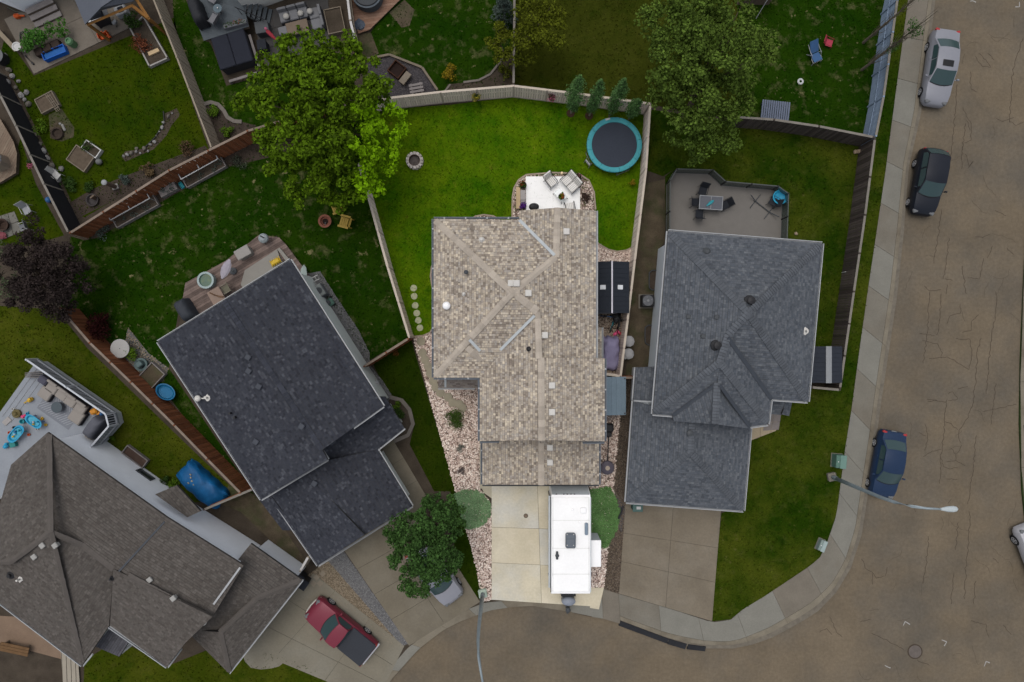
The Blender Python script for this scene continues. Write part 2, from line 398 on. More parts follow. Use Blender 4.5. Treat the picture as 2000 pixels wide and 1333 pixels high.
lawn('rear_mid', 'west', [(335,-60),(372,20),(414,92),(442,168),(510,150),(640,100),(690,110),(690,190),(500,262),(420,284),(390,230),(340,60)], dens=20)
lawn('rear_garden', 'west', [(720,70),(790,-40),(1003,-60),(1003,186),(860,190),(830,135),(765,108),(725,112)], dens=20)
lawn('rear_olive', 'olive', [(1005,-60),(1440,-60),(1440,232),(1390,226),(1265,204),(1005,170)], dens=20)
lawn('rear_east', 'west', [(1440,-60),(1738,-60),(1700,265),(1600,256),(1440,232)], dens=24)
lawn('verge', 'east', [(1747,-60),(1783,-60),(1773.5,0),(1744,222),(1730,330),(1715,432),(1681,665),(1662.5,803),(1636,990),(1631,1015),(1615,1060),(1601,1090),(1580,1107),(1547,1129),(1493,1165),(1450,1191),(1427,1210),(1391,1214),(1400,1090),(1409,1003),(1440,990),(1460,860),(1478,858),(1515,835),(1520,800),(1560,760),(1640,760),(1662,600),(1690,330),(1705,262)])
lawn('east', 'east', [(1262,260),(1270,214),(1440,242),(1600,262),(1695,285),(1680,400),(1650,650),(1640,740),(1590,740),(1560,500),(1310,470),(1300,450),(1299,345),(1318,330),(1295,345),(1255,330)])
lawn('lower_left', 'lower', [(-200,585),(110,605),(170,680),(340,845),(455,955),(430,975),(360,985),(225,880),(190,860),(80,705),(-20,830),(-200,900)])
lawn('lower_front', 'lower', [(160,1420),(165,1290),(230,1250),(330,1300),(430,1260),(500,1295),(520,1270),(600,1300),(730,1380),(720,1420)], dens=20)
lawn('left_edge', 'rear', [(-200,340),(20,340),(40,270),(70,360),(125,460),(60,480),(-200,480)], dens=16)
for px in ([(-1400,-600),(1878,-600),(1790,-64),(-1400,-64)], [(-1400,-64),(-205,-64),(-205,1420),(-1400,1420)], [(-1400,1420),(690,1424),(640,2000),(-1400,2000)]): sheet('far_lawn', px, GZ+.005, m_far)
# ---- driveways made of separate slabs
def bil(q, u, v):
    a, b, c, d = (Vector(p) for p in q); return a.lerp(b, u).lerp(d.lerp(c, u), v)
def slab_grid(name, piece, q, us, vs, z, m, kind='structure', gap=.010, drop=None, pick=None, base=None):
    b = base or sheet(name, [q[0], q[1], q[2], q[3]], z-.03, mat('joint_soil', (.07,.06,.05)), kind=kind)
    k = 0
    for i in range(len(us)-1):
        for j in range(len(vs)-1):
            if drop and (i, j) in drop: continue
            qq = [bil(q, us[i], vs[j]), bil(q, us[i+1], vs[j]), bil(q, us[i+1], vs[j+1]), bil(q, us[i], vs[j+1])]
            slab(piece, qq, z+rg.uniform(-.004,.004), (pick[k % len(pick)] if pick else m), b, gap); k += 1
    return b
m_drive = mat('pale_driveway', (.50,.455,.345), .85, .15, .5, fine=.10, bump=.2, col2=(.47,.455,.40), thr=(.4,.62))  # concrete kept pale so its colour carries the lot's highlight
m_drive2 = mat('pale_driveway_warm', (.48,.43,.32), .85, .10, .7, fine=.08, bump=.2, col2=(.54,.49,.38))
slab_grid('driveway', 'driveway_slab', [(960,930),(1154,930),(1172,1186),(960,1172)], [0,.46,.93], [0,.415,.70,1], GZ+.035, m_drive, pick=[m_drive, m_drive2])
slab('driveway_slab', [(1150,1148),(1180,1148),(1170,1191),(1152,1188)], GZ+.035, m_drive2, None).__setitem__('kind', 'structure')
m_drv3 = mat('grey_brown_driveway', (.150,.127,.095), .88, .14, .6, fine=.1, bump=.2, col2=(.168,.146,.114))
slab_grid('driveway', 'driveway_slab', [(1222,975),(1409,990),(1391,1214),(1209,1160)], [0,.5,1], [0,.36,.66,1], GZ+.035, m_drv3)
m_drv4 = mat('dull_driveway', (.135,.118,.088), .88, .12, .6, fine=.08, bump=.2, col2=(.152,.135,.104))
slab_grid('driveway', 'driveway_slab', [(665,1065),(815,985),(938,1176),(799,1262)], [0,.5,1], [0,.24,.49,.74,1], GZ+.035, m_drv4)
slab_grid('footpath', 'path_slab', [(705,890),(762,850),(842,985),(790,1010)], [0,1], [0,.33,.66,1], GZ+.033, m_drv4)
m_drv5 = mat('beige_driveway', (.158,.143,.110), .88, .10, .5, fine=.08, bump=.2, col2=(.172,.16,.128))
slab_grid('driveway', 'driveway_slab', [(612,1120),(790,1262),(735,1372),(470,1262)], [0,.24,.62,1], [0,.36,.70,1], GZ+.035, m_drv5)
sheet('path_apron', [(470,1262),(505,1240),(560,1290),(545,1302),(530,1306),(510,1308),(490,1305),(478,1292)], GZ+.03, m_drv5, thick=.05)
slab_grid('footpath', 'path_slab', [(935,760),(951,760),(951,955),(937,955)], [0,1], [0,.2,.42,.64,.86,1], GZ+.03, mat('path_concrete', (.36,.33,.25), .9, .12, 1))
sheet('entry_pad', [(935,940),(962,940),(962,975),(945,963)], GZ+.028, mat('path_concrete', (.36,.33,.25)), thick=.05)
slab_grid('front_path', 'path_slab', [(1460,826),(1522,805),(1516,842),(1464,862)], [0,.4,1], [0,1], GZ+.03, mat('path_beige', (.29,.24,.165), .9, .12, 1))
slab_grid('entry_step', 'paver', [(1497,810),(1526,808),(1521,840),(1490,842)], [0,.5,1], [0,.5,1], GZ+.05, mat('grey_paver', (.17,.15,.14), .9, .12, 1))
# ---- gravel beds
def ramp_mat(name, cols, rough=.9, fine=.15): return mat(name, cols[0], rough, 0, 2, fine=fine, ramp=cols)
m_pink = ramp_mat('pink_gravel', [(.22,.15,.12),(.50,.40,.34),(.78,.70,.62),(.36,.26,.22),(.62,.51,.43)])  # stones paled: the highlight over this lot is put into their colours
m_brown = ramp_mat('brown_gravel', [(.055,.042,.032),(.11,.085,.062),(.085,.064,.048),(.15,.125,.10)])
m_greyg = ramp_mat('grey_gravel', [(.08,.08,.085),(.15,.15,.155),(.11,.11,.11),(.19,.185,.18)])
m_tang = ramp_mat('tan_gravel', [(.10,.075,.05),(.17,.14,.10),(.24,.20,.15),(.13,.10,.065)])
m_darkg = ramp_mat('dark_gravel', [(.035,.032,.035),(.07,.065,.07),(.055,.05,.052),(.10,.09,.09)])
m_pinkb = mat('pink_gravel_bed', (.15,.11,.09), .95, .2, 3, fine=.3)
m_brownb = mat('brown_gravel_bed', (.055,.043,.033), .95, .3, 2, fine=.35)
def gravel(px, z, bed, m, n, size, seed, name='gravel'):
    o = sheet(name+'_bed', px, z, bed)
    rocks(name, [P2(x, y, z) for x, y in px], z, n, size, m, o, seed); return o
g_front = gravel([(806,658),(826,656),(843,650),(852,640),(870,700),(938,740),(938,955),(960,985),(960,1172),(943,1176),(925,1090)], GZ+.006, m_pinkb, m_pink, 9500, (.028,.075), 1)
gravel([(1165,800),(1214,800),(1208,850),(1200,955),(1196,1000),(1180,1150),(1152,1150),(1152,940)], GZ+.005, m_pinkb, m_pink, 4200, (.028,.075), 2)
gravel([(1150,470),(1164,472),(1188,488),(1205,492),(1222,490),(1234,484),(1229,520),(1150,520)], GZ+.006, m_pinkb, m_pink, 1300, (.028,.07), 3)
gravel([(1000,450),(1001,385),(1004,368),(1013,352),(1028,343),(1110,341),(1132,343),(1150,356),(1159,376),(1162,420),(1162,450)], GZ+.012, m_pinkb, m_pink, 2600, (.028,.07), 4)
gravel([(1160,608),(1228,608),(1214,735),(1160,735)], GZ+.005, m_brownb, ramp_mat('mixed_gravel', [(.16,.12,.09),(.26,.20,.16),(.34,.29,.23),(.20,.15,.12)]), 2400, (.028,.07), 5)
gravel([(1216,735),(1245,735),(1228,985),(1222,1000),(1208,1160),(1180,1150),(1198,955),(1208,850)], GZ+.009, m_brownb, m_brown, 5200, (.02,.06), 6)
gravel([(852,575),(846,560),(842,540),(843,525),(852,510),(880,510),(880,575)], GZ+.012, m_pinkb, m_pink, 300, (.028,.07), 7)
gravel([(920,432),(928,424),(945,421),(965,424),(975,432),(975,460),(920,460)], GZ+.012, m_pinkb, m_pink, 250, (.028,.07), 8)
gravel([(640,1095),(668,1072),(797,1258),(785,1262)], GZ+.014, mat('grey_gravel_bed', (.09,.09,.09), .95), m_greyg, 3400, (.015,.045), 9)
gravel([(600,1125),(640,1095),(785,1262),(775,1270),(700,1205),(640,1165)], GZ+.010, mat('tan_gravel_bed', (.11,.088,.06), .95, .3, 2, fine=.3), m_tang, 3800, (.015,.05), 10)
gravel([(600,535),(625,530),(660,585),(700,645),(722,690),(722,712),(748,745),(765,772),(755,790),(690,690),(620,570)], GZ+.014, mat('grey_gravel_bed', (.09,.09,.09)), m_greyg, 2600, (.018,.05), 11)
gravel([(715,112),(760,108),(828,133),(858,180),(760,196),(725,180)], GZ+.012, mat('charcoal_gravel_bed', (.04,.037,.04), .95), m_darkg, 3200, (.015,.045), 12)
gravel([(250,640),(290,690),(330,720),(318,745),(270,750),(240,690)], GZ+.013, mat('grey_gravel_bed', (.09,.09,.09)), m_tang, 900, (.02,.06), 13)
def bed(px, m=None, z=GZ+.014, name='soil_bed'): return sheet(name, px, z, m or m_soil)
bed([(1258,360),(1299,350),(1299,470),(1285,490),(1280,700),(1240,735),(1222,735),(1232,600),(1240,500)], m_dirt, name='dirt_path')
bed([(400,207),(425,206),(443,226),(470,238),(500,245),(490,262),(415,284)], m_mulch)
bed([(95,225),(120,212),(145,250),(144,268),(120,277),(98,270)], m_dirt)
bed([(237,306),(245,296),(285,290),(305,270),(322,240),(322,222),(345,212),(352,225),(335,245),(325,265),(300,292),(270,305),(245,316)], m_soil)
bed([(0,130),(25,170),(60,230),(110,330),(140,395),(125,400),(70,290),(0,160)], m_soil)
bed([(130,400),(180,370),(280,330),(400,285),(410,296),(250,378),(150,428)], m_mulch)
bed([(450,940),(520,980),(600,1100),(590,1115),(470,1000),(430,985)], m_dirt, name='dirt_path')
bed([(500,265),(540,245),(690,200),(755,205),(700,240),(560,300),(430,330),(190,465),(165,470)], m_mulch)
bed([(690,60),(725,65),(740,105),(715,118),(690,110)], m_dirt); bed([(760,25),(790,0),(810,20),(800,50),(785,55)], m_dirt)
bed([(860,192),(875,165),(920,160),(950,150),(975,120),(1003,100),(1003,170)], m_soil)
bed([(765,780),(783,783),(800,800),(806,828),(795,862),(770,850)], m_soil)
bed([(200,870),(250,885),(340,970),(420,1010),(350,985),(240,905)], m_dirt)
bed([(1200,960),(1222,990),(1215,1040),(1205,1030)], mat('ash_bed', (.06,.06,.065), .95), name='ash_bed')
# evergreen ground cover patches in front of the middle house
def cover(px, m, n, size, seed, z=GZ+.02, h=.06):
    poly = [P2(x, y, z) for x, y in px]; rng = np.random.default_rng(seed); x, y = rand_in(poly, n, rng)
    c = np.stack([x, y, z+rng.uniform(.02, h, len(x))], -1)
    o = sheet('ground_cover_bed', px, GZ+.016, mat('cover_soil', (.07,.12,.06), .95))
    leaves('ground_cover', c, np.tile([.10,.10,.03], (len(c), 1)), np.full(len(c), 7), size, m, o, seed, flat=1.0, kind='stuff')
m_juniper = mat('juniper', (.155,.255,.125), .8, .3, 1.2, island=.35, fine=.0)
m_creep = mat('creeping_green', (.095,.190,.062), .8, .3, 1.2, island=.35, fine=.0)
cover([(888,966),(900,958),(930,958),(945,966),(958,985),(958,1005),(945,1025),(920,1034),(908,1030)], m_juniper, 1500, (.05,.11), 1)
cover([(1152,957),(1190,951),(1203,975),(1211,1002),(1205,1035),(1183,1072),(1165,1066),(1152,1055)], m_creep, 2400, (.05,.11), 2)
# edging strips
def edging(name, px, w, h, m, piece=None, seg=None, label=None, z=GZ):
    pts = [Vector(P2(x, y, z)) for x, y in px]; n = seg or len(pts)-1
    pts = resample([(p.x, p.y) for p in pts], n) if seg else pts
    mb = MB()
    L, Rr = [], []
    for i, p in enumerate(pts):
        t = (pts[min(i+1,len(pts)-1)]-pts[max(0,i-1)]).normalized(); q = Vector((-t.y, t.x))*w/2
        L.append(p+q); Rr.append(p-q)
    base = None
    for i in range(len(pts)-1):
        poly = [tuple(L[i]), tuple(L[i+1]), tuple(Rr[i+1]), tuple(Rr[i])]
        mb.prism(inset(poly, .004), z, z+h)
    o = mb.build(name, m); o['kind'] = 'structure'; return o
m_edge = mat('edging_concrete', (.30,.24,.19), .9, .15, 2)
edging('lawn_edging', [(1000,440),(1001,385),(1004,368),(1013,352),(1028,342),(1078,338),(1110,339),(1132,341),(1150,353),(1160,376),(1163,410)], .11, .06, m_edge)
edging('lawn_edging', [(1163,474),(1188,488),(1205,492),(1222,490),(1235,484)], .11, .06, m_edge)
edging('lawn_edging', [(849,580),(844,560),(841,540),(843,522),(850,508)], .10, .06, m_edge)
edging('lawn_edging', [(920,430),(928,423),(945,420),(965,423),(975,430)], .10, .06, m_edge)
edging('lawn_edging', [(806,658),(826,656),(840,650),(846,640)], .10, .06, m_edge)
m_edgeg = mat('edging_grey', (.14,.125,.11), .9, .15, 2)
edging('bed_edging', [(398,205),(412,201),(427,205),(438,217),(445,230),(458,238),(473,239)], .26, .10, m_edgeg)
edging('bed_edging', [(762,776),(785,782),(800,800),(807,828),(797,850),(770,862)], .26, .10, m_edgeg)
edging('bed_edging', [(320,218),(322,240),(305,268),(283,290)], .07, .08, mat('black_edging', (.02,.02,.02)))
# patio behind the middle house
m_patio = mat('white_patio', (.84,.84,.83), .7, .04, .8, fine=.03, bump=.1)
patio = slab_grid('patio', 'patio_slab', [(1027,345),(1133,345),(1133,440),(1027,440)], [0,.5,1], [0,.45,1], GZ+.07, m_patio, gap=.002)
# stepping stones: pieces of the lawn and of the gravel bed
def stone(px, py, r, m, parent, seed, z=GZ+.045, n=14):
    q = random.Random(seed); c = P(px, py, z); poly = [(c.x+r*math.cos(2*math.pi*k/n)*q.uniform(.94,1.06), c.y+r*math.sin(2*math.pi*k/n)*q.uniform(.94,1.06)) for k in range(n)]
    MB().prism(poly, z-.05, z).build('stepping_stone', m, parent)
m_step = mat('stepping_stone', (.33,.34,.22), .9, .18, 2, fine=.15, bump=.3)
for i, (x, y) in enumerate([(808,563),(809,579),(811,597),(814,612),(817,626),(820,641)]): stone(x, y, .22, m_step, lawns['centre'], i)
m_flag = mat('flagstone', (.25,.225,.165), .9, .15, 2, bump=.3)
for i, (x, y) in enumerate([(822,667),(825,690),(830,703),(836,716),(840,730),(846,745),(851,757),(860,768),(875,776),(884,787),(903,797),(897,790)]): stone(x, y, .29, m_flag, g_front, 30+i, GZ+.08+.005*i)
# sealed cracks and repairs in the asphalt
m_seal = mat('crack_sealant', (.056,.043,.032), .8, .2, 2)
def ribbon(mb, pts, w, z):
    L = []; pts = [Vector(P2(p[0], p[1], 0)) for p in pts]
    for i, p in enumerate(pts):
        t = (pts[min(i+1,len(pts)-1)]-pts[max(0,i-1)])
        t = t.normalized() if t.length > 1e-9 else Vector((1,0)); q = Vector((-t.y, t.x))*w*(.6+.4*math.sin(i*1.7)**2)/2
        L += [(p.x+q.x, p.y+q.y, z), (p.x-q.x, p.y-q.y, z)]
    mb.add(L, [(2*i, 2*i+1, 2*i+3, 2*i+2) for i in range(len(pts)-1)])
def wiggle(pl, q, amp=2.0, step=5):
    out = []; pts = [Vector(p) for p in pl]
    for a, b in zip(pts, pts[1:]):
        n = max(1, int((b-a).length/step))
        for k in range(n): out.append(a.lerp(b, k/n)+Vector((q.uniform(-amp,amp), q.uniform(-amp,amp)*.6)))
    out.append(pts[-1]); return out
q = random.Random(12); mb = MB(); zc = .004
LONG = [[(1998,75),(1990,100),(1978,140),(1974,200),(1972,240)],[(1870,165),(1868,200),(1862,260),(1855,330)],[(1838,410),(1832,460),(1824,515)],[(1853,465),(1848,520),(1842,545)],[(1815,570),(1811,650),(1803,710)],[(1840,575),(1833,640),(1829,655)],[(1915,660),(1908,700),(1905,745),(1900,790),(1888,820),(1871,845),(1876,865)],[(1936,660),(1930,720),(1926,770)],[(1848,780),(1845,830),(1840,870),(1838,890),(1835,945)],[(1906,850),(1900,920),(1890,985)],[(1871,1020),(1866,1075)],[(1894,1000),(1892,1060),(1886,1110),(1884,1170)],[(1814,1048),(1808,1115),(1802,1140)],[(1702,1236),(1740,1255),(1765,1270)],[(1790,1290),(1815,1300)],[(1886,575),(1880,520)],[(1885,240),(1880,290),(1878,330)],[(1946,570),(1943,620),(1937,660)],[(1905,1135),(1902,1180)],[(1862,1120),(1858,1180)]]
for l in LONG: ribbon(mb, wiggle(l, q), .046, zc)
zc = .0055
BR = [[(1905,110),(1918,130),(1935,132),(1925,118),(1912,105)],[(1930,105),(1942,118)],[(1895,140),(1896,175),(1908,180)],[(1880,210),(1890,230),(1898,245),(1896,275),(1882,280),(1878,296)],[(1888,235),(1895,255)],[(1885,300),(1893,325),(1900,315),(1890,330)],[(1945,232),(1958,238),(1980,230)],[(1970,235),(1985,245),(1998,240)],[(1905,463),(1920,464),(1933,458)],[(1944,412),(1965,422)],[(1922,505),(1916,530),(1912,545),(1890,543)],[(1938,480),(1928,505)],[(1965,485),(1980,498)],[(1845,545),(1860,548)],[(1805,558),(1815,568),(1838,566)],[(1850,555),(1848,575)],[(1875,595),(1876,612),(1855,617),(1850,632)],[(1910,615),(1897,628),(1897,645),(1880,650)],[(1795,652),(1825,656)],[(1865,662),(1895,663),(1898,690),(1893,720)],[(1813,702),(1825,700),(1850,698),(1865,705),(1880,715),(1893,722)],[(1800,665),(1830,672),(1840,690),(1838,700)],[(1810,780),(1848,786)],[(1812,785),(1830,782)],[(1850,770),(1860,765),(1872,780),(1852,783)],[(1870,760),(1890,755)],[(1845,825),(1858,828),(1870,840)],[(1808,830),(1812,860),(1806,880)],[(1795,845),(1808,852)],[(1803,893),(1820,882),(1838,878)],[(1858,875),(1866,888),(1876,880),(1878,870)],[(1866,888),(1868,900),(1885,910)],[(1838,895),(1842,912),(1855,916),(1870,914)],[(1848,903),(1866,900)],[(1850,935),(1870,937)],[(1683,1092),(1690,1110),(1702,1118),(1712,1130)],[(1712,1130),(1728,1125),(1733,1108)],[(1704,1120),(1704,1142)],[(1920,805),(1950,798),(1985,790)],[(1945,750),(1940,790),(1935,830)],[(1785,985),(1788,1000)],[(1850,985),(1858,975)],[(1700,1210),(1680,1215)],[(1897,1213),(1925,1220),(1930,1245)],[(1960,1222),(1975,1240)],[(1600,1235),(1615,1228),(1625,1240)],[(1620,1205),(1635,1235),(1645,1245)],[(1650,1090),(1640,1100)],[(1940,1090),(1950,1100)]]
for l in BR: ribbon(mb, wiggle(l, q, 1.5, 4), .040, zc)
for k in range(70):   # hairline cracks
    x, y = q.uniform(1640, 1985), q.uniform(-20, 1330)
    if y > 1080 or x > 1830-(y*.1): 
        l = [(x, y)]; a = q.choice([1.5, 1.7, 0.2, 2.9, 1.2])
        for _ in range(q.randint(3, 7)):
            a += q.uniform(-.6, .6); l.append((l[-1][0]+math.cos(a)*q.uniform(4, 10), l[-1][1]+math.sin(a)*q.uniform(4, 10)))
        ribbon(mb, [Vector(p) for p in l], .018, zc+.001)
cracks = mb.build('crack_sealant', m_seal, road); cracks['kind'] = 'stuff'
# ================================================================ HOUSES
def clip_poly(poly, a0, a1, b0, b1):
    def cut(pl, ax, lim, keep_greater):
        out = []
        for i in range(len(pl)):
            p, q_ = pl[i], pl[(i+1) % len(pl)]
            ip = p[ax] >= lim if keep_greater else p[ax] <= lim
            iq = q_[ax] >= lim if keep_greater else q_[ax] <= lim
            if ip: out.append(p)
            if ip != iq:
                t = (lim-p[ax])/(q_[ax]-p[ax]); out.append((p[0]+t*(q_[0]-p[0]), p[1]+t*(q_[1]-p[1])))
        return out
    for ax, lim, kg in ((0,a0,True),(0,a1,False),(1,b0,True),(1,b1,False)):
        if len(poly) < 3: return []
        poly = cut(poly, ax, lim, kg)
    return poly
def newell(vs):
    n = Vector((0,0,0))
    for i in range(len(vs)):
        a, b = vs[i], vs[(i+1)%len(vs)]
        n += Vector(((a.y-b.y)*(a.z+b.z), (a.z-b.z)*(a.x+b.x), (a.x-b.x)*(a.y+b.y)))
    n.normalize(); return n if n.z > 0 else -n
def shingle_plane(mb, vs, rowh, tabw, q, thick=.014, lift=.006, gap=.014):
    """overlapping shingle tabs, each its own island, clipped to the roof plane vs (vs[0]-vs[1] is the eave)"""
    n = newell(vs); o = vs[0]; u = (vs[1]-vs[0]); u -= n*u.dot(n); u.normalize(); w = n.cross(u)
    if w.z < 0: w = -w
    c = sum(vs, Vector((0,0,0)))/len(vs); o = o-n*(o-c).dot(n)
    flat = [((v-o).dot(u), (v-o).dot(w)) for v in vs]
    a0, a1 = min(p[0] for p in flat), max(p[0] for p in flat); b0, b1 = min(p[1] for p in flat), max(p[1] for p in flat)
    j = 0; b = b0
    while b < b1:
        lo_ = b+gap*(1.5 if j % 2 else .6); row = clip_poly(flat, a0-1, a1+1, lo_, b+rowh)
        if len(row) >= 3:
            ra0, ra1 = min(p[0] for p in row), max(p[0] for p in row); a = ra0-q.uniform(0, tabw)
            th0 = thick*(1.5 if j % 2 else .8)
            while a < ra1:
                tw = tabw*q.uniform(.55, 1.5); pl = clip_poly(row, a+gap*.35, a+tw, lo_, b+rowh); a += tw
                if len(pl) < 3: continue
                th = th0*q.uniform(.6, 1.3)
                top = [o+u*p[0]+w*p[1]+n*(lift+th*(1-(p[1]-b)/rowh)) for p in pl]
                k = len(top); vsx = list(top); fs = [tuple(range(k))]
                low = [i for i in range(k) if abs(pl[i][1]-lo_) < 1e-4 and abs(pl[(i+1)%k][1]-lo_) < 1e-4]
                if low:
                    i = low[0]; e, f = pl[i], pl[(i+1)%k]
                    vsx += [o+u*e[0]+w*e[1], o+u*f[0]+w*f[1]]; fs.append((i, (i+1)%k, k+1, k))
                mb.add(vsx, fs)
        b += rowh; j += 1
m_felt = mat('roof_felt', (.045,.043,.042), .95, .1, 2); m_fascia = mat('white_fascia', (.36,.37,.38), .5, .06, 2)
m_gutw = mat('gutter_white', (.30,.31,.32), .45, .08, 2); m_gutb = mat('gutter_slate', (.10,.115,.135), .45, .1, 2)
m_siding_w = mat('white_siding', (.74,.77,.81), .55, .05, 1.2, fine=.03); m_siding_g = mat('grey_siding', (.50,.55,.59), .55, .05, 1.2, fine=.03)
m_siding_s = mat('sage_siding', (.52,.57,.56), .55, .05, 1.2, fine=.03); m_siding_t = mat('tan_siding', (.33,.28,.22), .6, .06, 1.2, fine=.03)
m_glass = mat('window_glass', (.02,.026,.03), .06, 0, 1, fine=0, spec=.8)
m_white = mat('white_trim', (.62,.62,.61), .5, .04, 2, fine=.02)
m_gdoor = mat('garage_door', (.50,.49,.46), .5, .05, 2)
def walls_of(house, eave_px, ze, m, over=.42, z0=0.0, name='wall'):
    poly = inset([P2(x, y, ze) for x, y in eave_px], over)
    mb = MB(); mb.prism(poly, z0, ze-.02); return mb.build(name, m, house), poly
def lap_boards(house, p0, p1, z0, z1, m, step=.2):
    """siding courses proud of the wall"""
    p0, p1 = Vector(p0[:2]), Vector(p1[:2]); d = (p1-p0); L = d.length; t = d.normalized(); nrm = Vector((t.y, -t.x))
    mb = MB(); z = z0
    while z < z1-.05:
        e = min(z+step, z1); a, b = p0+nrm*.012, p1+nrm*.012; c, f = p0+nrm*.003, p1+nrm*.003
        mb.add([(a.x,a.y,z),(b.x,b.y,z),(f.x,f.y,e),(c.x,c.y,e),(p0.x,p0.y,z),(p1.x,p1.y,z)], [(0,1,2,3),(4,5,1,0)]); z = e
    o = mb.build('siding_board', m, house); o['kind'] = 'stuff'; return o
def window(house, p0, p1, t, z, w, h, m_frame=None):
    p0, p1 = Vector(p0[:2]), Vector(p1[:2]); d = (p1-p0).normalized(); nrm = Vector((d.y, -d.x)); c = p0.lerp(p1, t)+nrm*.03; a = math.atan2(d.y, d.x)
    mb = MB()
    for s in (-1, 1): mb.box((c.x+d.x*s*w/2, c.y+d.y*s*w/2, z), (.07,.09,h+.07), a)
    for s in (-1, 1): mb.box((c.x, c.y, z+s*h/2), (w-.07,.085,.07), a)
    f = mb.build('window', m_frame or m_white, house); MB().box((c.x-nrm.x*.015, c.y-nrm.y*.015, z), (w-.06,.03,h-.06), a).build('pane', m_glass, f); return f
def garage_door(house, p0, p1, w, h=2.2, t=.5):
    p0, p1 = Vector(p0[:2]), Vector(p1[:2]); d = (p1-p0).normalized(); nrm = Vector((d.y, -d.x)); c = p0.lerp(p1, t)+nrm*.02; a = math.atan2(d.y, d.x)
    o = MB().box((c.x, c.y, .15+h/2), (w, .06, h), a).build('garage_door', m_gdoor, house)
    for k in range(4): MB().box((c.x+nrm.x*.035, c.y+nrm.y*.035, .15+h*(k+.5)/4), (w-.1, .02, h/4-.04), a).build('door_panel', m_gdoor, o)
ROOFP = {}
CAMP = Vector((0, 0, H))
def pxc(v): k = 1.0/(H-v.z); return (v.x*k, v.y*k)
def ray_plane(v, n, c): d = Vector(v)-CAMP; return CAMP+d*((c-CAMP).dot(n)/d.dot(n))
def eave_plane(vs, pitch=None):
    """plane through the eave vs[0]-vs[1] with the mean pitch of the other corners"""
    a, b = vs[0], vs[1]; ze = (a.z+b.z)/2; t = Vector((b.x-a.x, b.y-a.y, 0)).normalized(); s = Vector((-t.y, t.x, 0)); num = den = 0.0
    for v in vs[2:]:
        d = (v-a).dot(s)
        num += d*(v.z-ze); den += d*d
    k = num/den if den > 1e-6 else 0
    if pitch: k = math.copysign(pitch, sum((v-a).dot(s) for v in vs[2:]))
    n = Vector((0,0,1))-s*k; n.normalize(); return n, Vector((a.x, a.y, ze))
def on_roof_at(roof_o, v, up=0.0):
    """where the line of a traced point meets the roof"""
    v = Vector(v); x, y = pxc(v); best = None; near = None
    for n, c, poly in ROOFP.get(roof_o.name, []):
        if in_poly(np.array([x]), np.array([y]), poly)[0]:
            h = ray_plane(v, n, c)
            if best is None or h.z > best.z: best = h
        for i in range(len(poly)):
            (x1, y1), (x2, y2) = poly[i], poly[(i+1) % len(poly)]; L2 = (x2-x1)**2+(y2-y1)**2
            t = 0 if L2 == 0 else max(0, min(1, ((x-x1)*(x2-x1)+(y-y1)*(y2-y1))/L2)); dd = math.hypot(x1+t*(x2-x1)-x, y1+t*(y2-y1)-y)
            h = ray_plane(v, n, c)
            if dd*38 < .25 and (best is None or h.z > best.z) and abs(h.z-v.z) < 1.2: best = h
            if near is None or dd < near[0]: near = (dd, h)
    r_ = best or (near[1] if near and near[0]*38 < 1.0 else v); return r_+Vector((0,0,up))
def roof(house, planes, m_shingle, rowh, tabw, q, m_deck=None, thick=.16, pitch=None):
    """planes: lists of 3D points, first two on the eave; one roof deck, one shingle field"""
    mb = MB(); sh = MB()
    reg = []
    for vs in planes:
        vs = [Vector(v) for v in vs]; n_, c_ = eave_plane(vs, pitch); vs = [ray_plane(v, n_, c_) for v in vs]; reg.append((n_, c_, [pxc(v) for v in vs]))
        k = len(vs); a = sum(vs[i].x*vs[(i+1)%k].y-vs[(i+1)%k].x*vs[i].y for i in range(k))
        up = vs if a > 0 else vs[::-1]
        mb.add(up+[v-Vector((0,0,thick)) for v in up], [tuple(range(k)), tuple(range(k,2*k))[::-1]]+[(i,k+i,k+(i+1)%k,(i+1)%k) for i in range(k)])
        shingle_plane(sh, vs, rowh, tabw, q)
    r = mb.build('roof', m_deck or m_felt, house); ROOFP[r.name] = reg; s = sh.build('shingles', m_shingle, r); s['kind'] = 'stuff'
    return r
m_under = mat('cap_underlay', (.050,.054,.060), .95, .1, 2)
